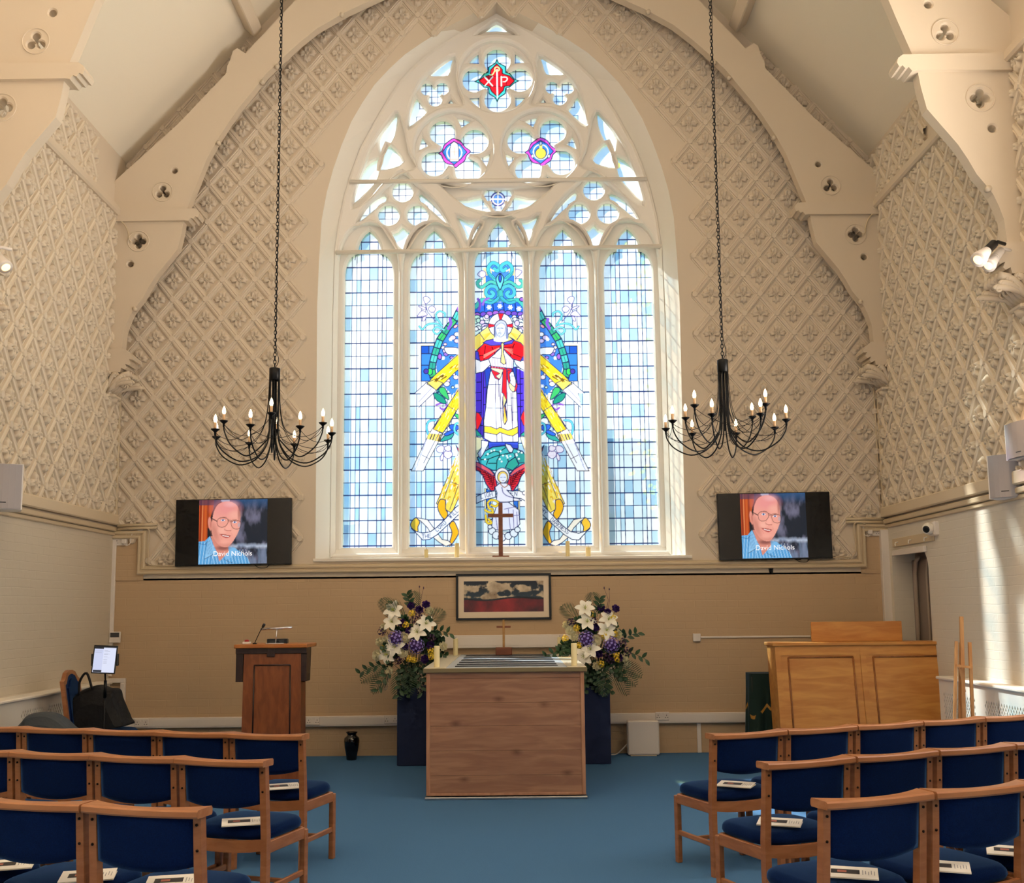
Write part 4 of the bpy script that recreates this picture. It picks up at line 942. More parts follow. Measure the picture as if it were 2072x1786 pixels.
# ---------------- coloured sheets of glass
gm=bpy.data.materials.new('stained_glass'); gm.use_nodes=True; nt=gm.node_tree; nt.nodes.clear()
ou=nt.nodes.new('ShaderNodeOutputMaterial'); at_=nt.nodes.new('ShaderNodeAttribute'); at_.attribute_name='tint'
tr=nt.nodes.new('ShaderNodeBsdfTransparent'); tl=nt.nodes.new('ShaderNodeBsdfTranslucent'); gz=nt.nodes.new('ShaderNodeBsdfGlossy'); gz.inputs['Roughness'].default_value=.12
m1=nt.nodes.new('ShaderNodeMixShader'); m1.inputs[0].default_value=.30; m2=nt.nodes.new('ShaderNodeMixShader'); m2.inputs[0].default_value=.03
nt.links.new(at_.outputs['Color'],tr.inputs[0]); nt.links.new(at_.outputs['Color'],tl.inputs[0])
nt.links.new(tr.outputs[0],m1.inputs[1]); nt.links.new(tl.outputs[0],m1.inputs[2]); nt.links.new(m1.outputs[0],m2.inputs[1]); nt.links.new(gz.outputs[0],m2.inputs[2]); nt.links.new(m2.outputs[0],ou.inputs[0])
def sheet(name,fn,x0,x1,z0,z1,st,sampler,m,parent=None,poly=None,att='tint'):
    """regular grid of small quads; fn(u,v) arrays -> xyz ; sampler(u,v) -> linear rgb"""
    nx=max(2,int(round((x1-x0)/st))+1); nz=max(2,int(round((z1-z0)/st))+1)
    U,V=np.meshgrid(np.linspace(x0,x1,nx),np.linspace(z0,z1,nz)); co=np.stack(fn(U,V),-1).reshape(-1,3)
    col=sampler(U,V).reshape(-1,3)
    I=(np.arange(nz-1)[:,None]*nx+np.arange(nx-1)[None,:]).ravel()
    if poly is not None:
        cu=(U[:-1,:-1]+U[1:,1:]).ravel()/2; cv=(V[:-1,:-1]+V[1:,1:]).ravel()/2; I=I[inpoly(cu,cv,poly)]
        used=np.unique(np.concatenate([I,I+1,I+nx,I+nx+1])); mp=np.zeros(nx*nz,int); mp[used]=np.arange(len(used)); co=co[used]; col=col[used]; Fq=mp[np.stack([I,I+1,I+nx+1,I+nx],1)]
    else: Fq=np.stack([I,I+1,I+nx+1,I+nx],1)
    me=bpy.data.meshes.new(name); me.vertices.add(len(co)); me.vertices.foreach_set('co',co.astype(np.float32).ravel())
    me.loops.add(Fq.size); me.loops.foreach_set('vertex_index',Fq.ravel().astype(np.int32)); me.polygons.add(len(Fq)); me.polygons.foreach_set('loop_start',np.arange(0,Fq.size,4,dtype=np.int32))
    try: me.polygons.foreach_set('loop_total',np.full(len(Fq),4,dtype=np.int32))
    except Exception: pass
    me.update(calc_edges=True); me.validate()
    ca=me.color_attributes.new(att,'FLOAT_COLOR','POINT'); ca.data.foreach_set('color',np.concatenate([col,np.ones((len(col),1))],1).astype(np.float32).ravel())
    me.materials.append(m); return link(name,me,parent)
EV,FW,RT,UP=[np.array(v) for v in (EYE,fw,rt,up)]
def gsamp(U,V):
    P=np.stack([U,np.full_like(U,YG),V],-1)-EV; d=P@FW; return G.sample(PX+F*(P@RT)/d,PY-F*(P@UP)/d)
gf=lambda U,V:(U,np.full_like(U,YG),V)
for i in range(5):
    P=offs(LAN[i],.015); xs=[p[0] for p in P]; zs=[p[1] for p in P]
    sheet('stained_glass_light',gf,min(xs),max(xs),min(zs),max(zs),.0052,gsamp,gm,win)
for k,L in panes.items():
    for P in L:
        P=offs(P,.012); xs=[p[0] for p in P]; zs=[p[1] for p in P]
        sheet(k,gf,min(xs),max(xs),min(zs),max(zs),.0062,gsamp,gm,win,poly=offs(P,.012))
# ================================================================== CHAIRS AND ORDERS OF SERVICE
def cushion(mb,x0,x1,y0,y1,z0,z1,r,dome=.012,crown=0,n=10,mi=0,M=None,pw=3.2):
    """soft upholstered block: superellipse plan, rounded rim, slightly domed top"""
    rows=[]; cx,cy=(x0+x1)/2,(y0+y1)/2; hx,hy=(x1-x0)/2,(y1-y0)/2; N=n*4
    def ring(ins,z,dz=0):
        o=[]
        for i in range(N):
            a=2*PI*i/N; c,s_=math.cos(a),math.sin(a); k=(abs(c)**pw+abs(s_)**pw)**(-1/pw)
            x=cx+c*k*(hx-ins); y=cy+s_*k*(hy-ins); zz=z+dz*(1-((x-cx)/hx)**2)*(1-((y-cy)/hy)**2)
            o.append(Vector((x,y,zz)))
        return o
    h=z1-z0; rows.append(ring(r*.8,z0)); rows.append(ring(r*.2,z0+r*.3)); rows.append(ring(0,z0+h*.4))
    for t in range(1,6): a=t/5*PI/2; rows.append(ring(r*(1-math.cos(a)),z1-r+r*math.sin(a),dome*t/5))
    for k in (.3,.6,.85): rows.append(ring(r+(min(hx,hy)-r)*k,z1,dome))
    vs=[v for r_ in rows for v in r_]; fs=[]
    for j in range(len(rows)-1):
        for i in range(N): fs.append((j*N+i,j*N+(i+1)%N,(j+1)*N+(i+1)%N,(j+1)*N+i))
    fs.append(tuple(range(N))[::-1]); fs.append(tuple((len(rows)-1)*N+i for i in range(N)))
    if M is not None: vs=[M@v for v in vs]
    mb.add(vs,fs,mi,True); return mb
M_screw=mat('bronze_screw','2A1C14',.4,metal=.8)
def make_chair(name='stacking_chair'):
    r=empty(name,(0,0,0))
    W2=.2325
    for s in (-1,1):
        mb=MB(); x0,x1=s*W2-.017,s*W2+.017
        prof=[(-.232,0),(-.198,0),(-.190,.30),(-.192,.45),(-.208,.62),(-.222,.79),(-.256,.79),(-.244,.62),(-.230,.45),(-.228,.30)]
        mb.prism(prof,lambda u,v,d:(d,u,v),x0,x1); leg=mb.build('back_leg',M_beech,r)
        for z in (.66,.755):
            m=MB(); yy=-.244-(z-.62)*.075; m.tube([(s*W2,yy-.004,z),(s*W2,yy+.012,z)],.0055,8); m.build('screw',M_screw,leg)
        mb=MB(); mb.box(s*W2-.017,s*W2+.017,.165,.2,0,.40,.004); mb.build('front_leg',M_beech,r)
        mb=MB(); mb.box(s*W2-.012,s*W2+.012,-.2,.17,.352,.412,.004); mb.build('side_rail',M_beech,r)
        mb=MB(); mb.box(s*W2-.009,s*W2+.009,-.2,.17,.165,.195,.004); mb.build('side_stretcher',M_beech,r)
    mb=MB(); mb.box(-W2+.01,W2-.01,.172,.194,.345,.41,.004); mb.build('front_rail',M_beech,r)
    mb=MB(); mb.box(-W2+.01,W2-.01,-.03,-.008,.17,.192,.004); mb.build('cross_stretcher',M_beech,r)
    mb=MB(); P=[(-W2,.37),(-W2,.425)]+[(x,.425-.014*(1-(x/W2)**2)) for x in (-.15,-.08,0,.08,.15)]+[(W2,.425),(W2,.37)]+[(x,.37-.018*(1-(x/W2)**2)) for x in (.15,.08,0,-.08,-.15)]
    mb.prism(P,lambda u,v,d:(u,d,v),-.226,-.204); mb.build('rear_rail',M_beech,r)
    mb=MB(); P=[(-W2+.015,.50),(-W2+.015,.545),(W2-.015,.545),(W2-.015,.50)]
    # curved top rail: wide at the ends, hollowed towards the front in the middle
    mb=MB(); n=14; rows=[]
    for i in range(n+1):
        x=-.2575+.515*i/n; t=abs(x)/.2575; fy=-.242+.052*t**2.2; by=-.293+.006*(1-t*t); zt=.815-.006*(1-t*t)
        rows.append([(x,by+.004,zt-.031),(x,by,zt-.024),(x,by,zt-.006),(x,by+.007,zt),(x,fy-.006,zt+.002),(x,fy,zt-.006),(x,fy,zt-.024),(x,fy-.005,zt-.031)])
    for a,b in zip(rows,rows[1:]): mb.loft(a,b,True)
    mb.add(rows[0],[tuple(range(8))]); mb.add(rows[-1],[tuple(range(8))[::-1]])
    mb.build('top_rail',M_beechrail,r)
    # padded back, bowed, lower edge dropping in the middle
    mb=MB(); n=14; m=8; g=[]
    for sd in (0,1):
        for i in range(n+1):
            for j in range(m+1):
                x=-.213+.426*i/n; u=x/.213; zb=.598-.028*(1-u*u); zt=.787; z=zb+(zt-zb)*j/m
                e=min(1,min(1-abs(u),.0+min(j,m-j)/m)*6+.15); th=.016*math.sqrt(e)
                yc=-.232-.10*(z-.62)-.016*(1-u*u); g.append((x,yc+(-th if sd==0 else th),z))
    fs=[]; st=(n+1)*(m+1)
    for sd in (0,1):
        for i in range(n):
            for j in range(m):
                a=sd*st+i*(m+1)+j; q=(a,a+m+1,a+m+2,a+1); fs.append(q if sd==0 else q[::-1])
    rim=[i*(m+1) for i in range(n+1)]+[n*(m+1)+j for j in range(1,m+1)]+[i*(m+1)+m for i in range(n-1,-1,-1)]+[j for j in range(m-1,0,-1)]
    for a,b in zip(rim,rim[1:]+rim[:1]): fs.append((a,b,b+st,a+st))
    mb.add(g,fs,0,True); mb.build('backrest',M_navy,r)
    mb=MB(); cushion(mb,-.236,.236,-.205,.232,.408,.470,.032,.016,pw=4.5); mb.build('seat',M_navy,r)
    return r
C0=make_chair(); used=False
def chair_at(x,y,ang,lab,grp):
    global used
    c=C0 if not used else dup(C0); used=True
    c.location=(x,y,0); c.rotation_euler=(0,0,ang); tag(c,lab,'chair',grp); return c
ROWS={ # aisle end of rail (px), direction angle, pitch, count, side, row name
 'L1':((611,1488),163.5,.513,5),'L2':((534,1541),162.5,.517,4),'L3':((404,1641),163.5,.525,3),
 'R1':((1443,1487),22.5,.524,5),'R2':((1551,1546),22.8,.530,4),'R3':((1668,1624),21.5,.530,3)}
RN={'1':'front row','2':'middle row','3':'nearest row'}
ORD=['aisle-end chair','second chair from the aisle','third chair from the aisle','fourth chair from the aisle','fifth chair from the aisle']
for k,(p,ang,pt,n) in ROWS.items():
    P=onZ(p[0],p[1],.812); a=math.radians(ang); d=Vector((math.cos(a),math.sin(a),0)); f=Vector((-d.y,d.x,0)) if k[0]=='R' else Vector((d.y,-d.x,0))
    rot=math.atan2(f.y,f.x)-PI/2
    for i in range(n):
        c=P+d*((i+.5)*pt)+f*.285
        side='left' if k[0]=='L' else 'right'
        chair_at(c.x,c.y,rot,'%s of the %s %s, blue upholstery on beech frame'%(ORD[i],side,RN[k[1]]),'chairs of the %s %s'%(side,RN[k[1]]))
# booklets
M_paper=mat('white_paper','F2EFEA',.6); M_ink=mat('dark_print','26242A',.5); M_grey=mat('grey_print','9A9AA2',.6); M_redp=mat('rust_print','B0695A',.6); M_cream=mat('cream_pages','E8DCC0',.7)
def make_booklet():
    r=empty('service_booklet',(0,0,0)); w,h=.148,.21
    mb=MB(); mb.box(-h/2,h/2,-w/2,w/2,0,.0016,.0003); mb.build('back_cover',M_paper,r)
    mb=MB(); mb.box(-h/2+.002,h/2-.003,-w/2+.001,w/2-.003,.0018,.0042,.0003); mb.build('inner_pages',M_cream,r)
    M=Matrix.Translation((0,-w/2,.0045))@Matrix.Rotation(math.radians(3.5),4,'X')
    mb=MB(); mb.box(-h/2,h/2,0,w,0,.0008,.0002,0,M); fc=mb.build('front_cover',M_paper,r)
    mb=MB(); mb.box(-.075,.035,.05,.105,.0009,.0014,.0001,0,M); ph=mb.build('photo_strip',M_ink,fc)
    mb=MB(); mb.box(-.05,-.015,.065,.09,.0015,.0018,.0001,0,M); mb.build('photo_highlight',M_redp,ph)
    for i in range(5):
        mb=MB(); x=.045+i*.011; mb.box(x,x+.003,.045+.01*(i%2),.105-.008*(i%3),.0009,.0012,.0001,0,M); mb.build('text_line',M_grey,fc)
    return r
bks=[(571,1593,.35,'booklet on the aisle-end seat of the left front row'),(492,1665,.25,'booklet on the aisle-end seat of the left middle row'),
(352,1786,.2,'booklet at the bottom edge on the aisle-end seat of the left nearest row'),(178,1775,.25,'booklet behind the post between the two left nearest-row chairs'),(14,1753,.3,'booklet at the far left edge of the picture'),
(1489,1589,-.45,'booklet on the aisle-end seat of the right front row'),(1578,1666,-.35,'cream-paged booklet on the aisle-end seat of the right middle row'),
(1721,1769,-.3,'booklet with cream pages on the aisle-end seat of the right nearest row'),(1907,1756,-.35,'booklet on the second seat of the right nearest row'),(2050,1725,-.4,'booklet at the far right edge of the picture')]
B0=make_booklet()
for i,(px,py,a,lab) in enumerate(bks):
    b=B0 if i==0 else dup(B0); p=onZ(px,py,.487); b.location=(p.x,p.y,.4875); b.rotation_euler=(0,0,a); tag(b,'white '+lab,'booklet','orders of service on the seats')
# ================================================================== CATAFALQUE AND WHAT STANDS ON IT
M_plank=woodmat('oak_plank','8F6650','A67D62',(1.2,6,9),.5,2.2)
nt=M_plank.node_tree; b=nt.nodes['Principled BSDF']; src=b.inputs['Base Color'].links[0].from_socket
tc=nt.nodes.new('ShaderNodeTexCoord'); sp=nt.nodes.new('ShaderNodeSeparateXYZ'); nt.links.new(tc.outputs['Object'],sp.inputs[0])
# dark knots (a property of the timber)
vo=nt.nodes.new('ShaderNodeTexVoronoi'); vo.inputs['Scale'].default_value=1.7; mpv=nt.nodes.new('ShaderNodeMapping'); mpv.inputs['Scale'].default_value=(1,1.8,1); cbk=nt.nodes.new('ShaderNodeCombineXYZ'); vo.voronoi_dimensions='2D'; nt.links.new(sp.outputs['X'],cbk.inputs[0]); nt.links.new(sp.outputs['Z'],cbk.inputs[1])
nt.links.new(cbk.outputs[0],mpv.inputs[0]); nt.links.new(mpv.outputs[0],vo.inputs['Vector'])
kr=nt.nodes.new('ShaderNodeValToRGB'); kr.color_ramp.elements[0].position=.0; kr.color_ramp.elements[0].color=(.35,.28,.25,1); kr.color_ramp.elements[1].position=.11; kr.color_ramp.elements[1].color=(1,1,1,1)
nt.links.new(vo.outputs['Distance'],kr.inputs[0]); mx=nt.nodes.new('ShaderNodeMix'); mx.data_type='RGBA'; mx.blend_type='MULTIPLY'; mx.inputs[0].default_value=.8
nt.links.new(src,mx.inputs[6]); nt.links.new(kr.outputs[0],mx.inputs[7]); nt.links.new(mx.outputs[2],b.inputs['Base Color'])
M_edge=woodmat('oak_edge','A5765A','B98B6C',(9,9,2),.45,2)
M_steel=mat('brushed_steel','B9BCC2',.28,metal=.9); M_lino=mat('pale_laminate','D9D0B8',.3); M_rubber=mat('black_rubber','0C1018',.5)
M_brass=mat('brass','8A7A58',.35,metal=.7)
ZT=1.07; M_traylite=mat('skylit_steel_plate','C6D4E2',.25,spec=.8); ya=onZ(862,1618,0).y; xa=onZ(862,1619,0).x; xb=onZ(1187,1617,0).x; YBK=D-.075  # window light on the tray is put into its pale blue colour
al=empty('catafalque',((xa+xb)/2,(ya+YBK)/2,0),0,'oak-plank catafalque block in the centre with a steel roller top','catafalque')
hx=(xb-xa)/2; hy=(YBK-ya)/2
zp=[.03]+[onY(1000,y,ya).z for y in (1568,1518,1468,1421,1372)]+[ZT-.045]
mb=MB()
mb.box(-hx+.03,hx-.03,-hy+.02,hy,.03,ZT-.045,.002); mb.build('carcass',M_plank,al)
for a,c in zip(zp,zp[1:]):
    mb=MB(); mb.box(-hx+.03,hx-.03,-hy,-hy+.019,a+.0008,c-.0008,.0015); mb.build('front_plank',M_plank,al)
for s in (-1,1):
    mb=MB(); mb.box(s*hx-s*.032,s*hx,-hy-.008,-hy+.03,.03,ZT-.045,.004); mb.build('corner_strip',M_edge,al)
mb=MB(); mb.box(-hx-.012,hx+.012,-hy-.02,hy,0,.022,.006); mb.build('plinth_trim',M_steel,al)
mb=MB(); mb.box(-hx+.03,hx-.03,-hy-.006,-hy+.01,.03,.052,.003); mb.build('bottom_bead',M_edge,al)
mb=MB(); mb.box(-hx-.02,hx+.02,-hy-.02,hy,ZT-.045,ZT-.008,.004); mb.build('top_board',M_edge,al)
mb=MB(); mb.box(-hx-.024,hx+.024,-hy-.03,-hy-.018,ZT-.04,ZT-.004,.003); mb.build('metal_nosing',M_brass,al)
xr0,xr1=-.50-(xa+xb)/2,.375-(xa+xb)/2
mb=MB(); mb.box(-hx-.02,xr0-.07,-hy-.018,hy,ZT-.008,ZT,.002); mb.build('top_panel',M_lino,al)
mb=MB(); mb.box(xr1+.07,hx+.02,-hy-.018,hy,ZT-.008,ZT,.002); mb.build('top_panel',M_lino,al)
mb=MB(); mb.box(xr0-.07,xr1+.07,-hy-.018,hy,ZT-.008,ZT-.002,.002); mb.build('steel_tray',M_traylite,al)
for i,Y in enumerate((9.12,9.42,9.80,10.24,10.70,11.2)):
    hw_=.05+.018*i; mb=MB(); mb.box(xr0,xr1,Y-hw_-al.location.y,Y+hw_-al.location.y,ZT-.004,ZT+.003,.002); mb.build('roller_bar',M_rubber,al)
# altar cross
M_crosswood=woodmat('red_brown_wood','7A4630','8A5238',(4,4,14),.45,2); M_ply=woodmat('honey_wood','A87C45','BC9054',(4,4,14),.4,2)
c=onZ(1020,1320,ZT); yc=11.25
r=empty('altar_cross',(onY(1019.5,1318,yc).x,yc,ZT),0,'small honey-coloured cross on a block at the back of the catafalque','cross')
mb=MB(); mb.box(-.087,.087,-.05,.05,0,.08,.006); bs=mb.build('base_block',M_crosswood,r)
mb=MB(); mb.box(-.012,.012,-.012,.012,.08,.37,.003); mb.build('upright',M_ply,r)
mb=MB(); mb.box(-.075,.075,-.010,.010,.285,.305,.003); mb.build('crossbar',M_crosswood,r)
def candle(px,pyb,pyt,w,Y,zb,lab,grp,wick=True,c=None):
    p=onY(px,pyb,Y); h=onY(px,pyt,Y).z-onY(px,pyb,Y).z; rr=w/2*Y/F
    r=empty('pillar_candle',(p.x,Y,zb),0,lab,'candle',grp)
    mb=MB(); mb.lathe([(rr*.98,0),(rr,.004),(rr,h-.006),(rr*.96,h-.001),(rr*.8,h),(rr*.45,h-.006)],n=28); mb.build('wax_body',c or M_wax,r)
    if wick: mb=MB(); mb.tube([(0,0,h-.006),(.001,0,h+.012),(.003,0,h+.02)],.0016,6); mb.build('wick',M_black,r)
    return r
candle(884,1347,1304,11.5,9.02,ZT,'front left ivory candle on the catafalque','candles on the catafalque')
candle(1162,1345,1299,12,9.02,ZT,'front right ivory candle on the catafalque, yellow in the sun','candles on the catafalque')
candle(922,1322,1288,9.5,11.3,ZT,'back left ivory candle on the catafalque by the flowers','candles on the catafalque')
candle(1133,1321,1286,9.5,11.3,ZT,'back right ivory candle on the catafalque by the flowers','candles on the catafalque')
M_dim=mat('yellow_wax','E8D59A',.45)
YSI=D+.12
candle(862.5,1132,1114,8,YSI,ZSILL+.004,'short candle at the left end of the window sill row','candles on the window sill',c=M_dim)
candle(924.5,1132,1102,9,YSI,ZSILL+.004,'tall candle on the window sill left of the cross','candles on the window sill',c=M_dim)
candle(1149,1131,1099,8.5,YSI,ZSILL+.004,'tall candle on the window sill right of the cross','candles on the window sill',c=M_dim)
candle(1190.5,1130,1111,10,YSI,ZSILL+.004,'short candle at the right end of the window sill row','candles on the window sill',c=M_dim)
p=onY(1013.5,1131,YSI); r=empty('sill_cross',(p.x,YSI,ZSILL+.004),0,'plain brown wooden cross standing on the window sill','cross')
k=YSI/F
mb=MB(); mb.box(-17*k,17*k,-.05,.05,0,.02,.004); mb.build('foot',M_crosswood,r)
mb=MB(); mb.box(-4.3*k,4.3*k,-.02,.02,.02,111*k,.004); mb.build('upright',M_crosswood,r)
mb=MB(); mb.box(-26*k,26*k,-.018,.018,85*k-.02,85*k+.02,.004); mb.build('crossbar',M_crosswood,r)
# framed print ------------------------------------------------------
PR=Ras(0,0,152,58,4,'2A2C38'); rr=random.Random(4)
npx=np.random.RandomState(2)
def fbm(h,w,oct=5,sx=1.0,seed=1):
    rs=np.random.RandomState(seed); out=np.zeros((h,w)); amp=1
    for o in range(oct):
        gh,gw=3*2**o+2,int(7*2**o*sx)+2; g=rs.rand(gh,gw); y=np.linspace(0,gh-1.001,h); x=np.linspace(0,gw-1.001,w); iy=y.astype(int);ix=x.astype(int); fy=(y-iy)[:,None];fx=(x-ix)[None]
        fy=fy*fy*(3-2*fy);fx=fx*fx*(3-2*fx); out+=amp*((g[iy][:,ix]*(1-fx)+g[iy][:,ix+1]*fx)*(1-fy)+(g[iy+1][:,ix]*(1-fx)+g[iy+1][:,ix+1]*fx)*fy); amp*=.55
    return (out-out.min())/(out.max()-out.min())
hh,ww=PR.h,PR.w; yy=np.linspace(0,1,hh)[:,None]*np.ones((1,ww)); xx=np.linspace(0,1,ww)[None]*np.ones((hh,1))
n1=fbm(hh,ww,6,1,11); n2=fbm(hh,ww,7,1.4,5)
skyc=np.array(lin('20242F'))*(1-yy[...,None])+np.array(lin('34505E'))*yy[...,None]
band=np.exp(-((yy-(.18+.2*np.abs(xx-.45)))/.17)**2)*.55+np.exp(-((yy-.50-.03*np.sin(xx*5))/.055)**2)*.6+np.clip(xx-.6,0,1)*.7*(yy<.5)
cl=np.clip((n1*1.5+band-1.12)*5,0,1)[...,None]; cc_=np.array(lin('8A7258'))*(1-n2[...,None])+np.array(lin('F2E2C4'))*n2[...,None]
im=skyc*(1-cl)+cc_*cl
hz=.58+.06*np.sin(xx*6+.3)*np.exp(-((xx-.45)/.4)**2)
fld=np.array(lin('5A1C22'))*(1-n2[...,None])+np.array(lin('A82A2C'))*n2[...,None]; fade=np.clip(1.15-np.abs(xx-.45)*1.3,.3,1)[...,None]
m=(yy>hz)[...,None]; im=np.where(m,fld*fade+np.array(lin('2A2028'))*(1-fade),im); m=((yy>hz-.035)&(yy<=hz+.02))[...,None]; im=np.where(m,np.array(lin('23262E')),im)
PR.a=im.astype(np.float32)
def attmat(name,att,rough=.3,emit=0,spec=.5):
    m=bpy.data.materials.new(name); m.use_nodes=True; nt=m.node_tree; b=nt.nodes['Principled BSDF']; a=nt.nodes.new('ShaderNodeAttribute'); a.attribute_name=att
    b.inputs['Roughness'].default_value=rough; b.inputs['Specular IOR Level'].default_value=spec
    if emit: b.inputs['Base Color'].default_value=(.01,.01,.012,1); nt.links.new(a.outputs['Color'],b.inputs['Emission Color']); b.inputs['Emission Strength'].default_value=emit
    else: nt.links.new(a.outputs['Color'],b.inputs['Base Color'])
    return m
def picpanel(name,ras,X0,X1,Z0,Z1,st,m,parent,y=0,att='tint'):
    def sm(U,V): return ras.sample(ras.x0+(U-X0)/(X1-X0)*(ras.w/ras.k),ras.y0+(Z1-V)/(Z1-Z0)*(ras.h/ras.k))
    return sheet(name,lambda U,V:(U,np.full_like(U,y),V),X0,X1,Z0,Z1,st,sm,m,parent,att=att)
p0=onY(922.5,1161,D-.03); p1=onY(1116,1253,D-.03); fx_=(p0.x+p1.x)/2; w_=(p1.x-p0.x)/2; h_=(p0.z-p1.z)/2
r=empty('framed_print',(fx_,D-.002,(p0.z+p1.z)/2),0,'framed print of clouds over a red field above the catafalque','picture')
mb=MB(); t=.024
for (a,b_,c_,d_) in ((-w_,w_,h_-t,h_),(-w_,w_,-h_,-h_+t),(-w_,-w_+t,-h_+t,h_-t),(w_-t,w_,-h_+t,h_-t)): mb.box(a,b_,-.032,0,c_,d_,.003)
mb.build('black_frame',M_blackpl,r)
mb=MB(); mb.box(-w_+t,w_-t,-.012,-.004,-h_+t,h_-t,.0005); mb.build('mount_board',mat('mount_card','E9D6BC',.35),r)
s_=2*w_/1822; picpanel('print',PR,-w_+150*s_,-w_+1677*s_,-h_+155*s_,h_-143*s_,.004,attmat('print_ink','tint',.25),r,-.0135)
# ================================================================== FLOWERS ON PEDESTALS
M_lily=mat('lily_petal','F6F3E6',.5); M_rosew=mat('cream_rose','F3ECCB',.55); M_purp=mat('purple_petal','4B2A78',.6); M_hyd=mat('lilac_petal','7D6BC0',.6,var=('9E90DC',60,(1,1,1)))
M_yel=mat('yellow_petal','EBCB3A',.5); M_leaf=mat('dark_leaf','1E3A22',.5,var=('2F5230',14,(1,1,1))); M_stem=mat('stem_green','3A4A2A',.6); M_plum=mat('plum_petal','3D1A44',.6); M_stock=mat('ivory_floret','DCCBB0',.6); M_anth=mat('lily_centre','B7C04A',.6)
def frame_to(n):
    n=Vector(n).normalized(); a=Vector((0,0,1)) if abs(n.z)<.9 else Vector((1,0,0)); x=a.cross(n).normalized(); y=n.cross(x); return Matrix((x,y,n)).transposed().to_4x4()
def petal(mb,M,L,w,curl,n=6,mi=0,tip=.0,thick=0):
    vs=[];fs=[]
    for i in range(n+1):
        t=i/n; ww=w*math.sin(PI*min(1,t*.93+.05))**.75*(1-tip*t); r=L*t; z=curl[0]*math.sin(t*PI*.5)+curl[1]*t*t
        for s in (-1,-.4,.4,1): vs.append(M@Vector((r,s*ww,z-(.10*w)*(1-abs(s))*2)))
    for i in range(n):
        for j in range(3): a=i*4+j; fs.append((a,a+1,a+5,a+4))
    mb.add(vs,fs,mi,True)
def lily(c,n,R=.085):
    mb=MB(); B=Matrix.Translation(c)@frame_to(n)@Matrix.Rotation(random.uniform(0,6),4,'Z')
    for k in range(6): petal(mb,B@Matrix.Rotation(k*PI/3,4,'Z'),R*(1.0 if k%2 else 1.08),R*.30,(R*.55,-R*.35),7)
    for k in range(6): a=k*PI/3+.3; mb.tube([B@Vector((0,0,0)),B@Vector((math.cos(a)*.012,math.sin(a)*.012,.04)),B@Vector((math.cos(a)*.024,math.sin(a)*.024,.055))],.0018,4,mi=1)
    mb.tube([B@Vector((0,0,0)),B@Vector((0,0,.065))],.003,5,mi=1)
    return mb
def rose(c,n,R=.045,ruf=.1):
    mb=MB(); B=Matrix.Translation(c)@frame_to(n)
    for ring,(m,rr,zz,op) in enumerate(((6,1.0,-.25,.55),(6,.78,-.05,.5),(5,.55,.1,.45),(4,.32,.2,.35))):
        for k in range(m):
            a=2*PI*k/m+ring*.5+random.uniform(-.1,.1); vs=[];fs=[]
            for i in range(5):
                t=i/4
                for j in range(6):
                    b=a+(j/5-.5)*2*PI/m*1.45; r=R*rr*(.25+.75*math.sin(t*PI/2)*(1+ruf*math.sin(j*2.3))); vs.append(B@Vector((math.cos(b)*r,math.sin(b)*r,R*(zz-.35+.75*t+op*t*t*.3-(.25*t**4 if ring<2 else 0)))))
            for i in range(4):
                for j in range(5): q=i*6+j; fs.append((q,q+1,q+7,q+6))
            mb.add(vs,fs,0,True)
    mb.lathe([(.001,-R*.4),(R*.6,-R*.3),(R*.75,-R*.05),(R*.3,R*.1)],n=10,M=B)
    return mb
def hydr(c,n,R=.075):
    mb=MB(); B=Matrix.Translation(c)@frame_to(n)
    mb.lathe([(.001,-R*.5),(R*.7,-R*.3),(R*.8,0),(R*.6,R*.4),(.001,R*.6)],n=12,M=B,mi=1)
    for i in range(46):
        z=1-1.35*(i+.5)/46; a=i*2.39996; q=math.sqrt(max(0,1-z*z)); d=Vector((q*math.cos(a),q*math.sin(a),z*.85)); C=Matrix.Translation(d*R)@frame_to(d)@Matrix.Rotation(i,4,'Z')
        for k in range(4): petal(mb,B@C@Matrix.Rotation(k*PI/2,4,'Z'),.016,.0075,(.003,.0),2)
    return mb
def floret_cluster(c,n,R=.04,m=14,fr=.011):
    mb=MB(); B=Matrix.Translation(c)@frame_to(n)
    for i in range(m):
        z=1-1.2*(i+.5)/m; a=i*2.39996; q=math.sqrt(max(0,1-z*z)); d=Vector((q*math.cos(a),q*math.sin(a),z)); C=B@Matrix.Translation(d*R*random.uniform(.7,1.1))@frame_to(d)
        for k in range(5): petal(mb,C@Matrix.Rotation(k*2*PI/5,4,'Z'),fr,fr*.45,(.005,0),2)
        mb.tube([B@Vector((0,0,-R)),C@Vector((0,0,0))],.0012,4)
    return mb
def spike(c,L,dirv=(0,0,-1),R=.028,m=34):
    mb=MB(); dv=Vector(dirv).normalized(); c=Vector(c)
    mb.tube([c,c+dv*L],.003,5)
    for i in range(m):
        t=i/m; a=i*2.39996; rr=R*(1-.55*t); p=c+dv*L*t+frame_to(dv)@Vector((math.cos(a)*rr,math.sin(a)*rr,0)); C=Matrix.Translation(p)@frame_to((p-c-dv*L*t)+dv*.01)
        for k in range(5): petal(mb,C@Matrix.Rotation(k*2*PI/5,4,'Z'),.014*(1-.4*t),.007,(.004,0),2)
    return mb
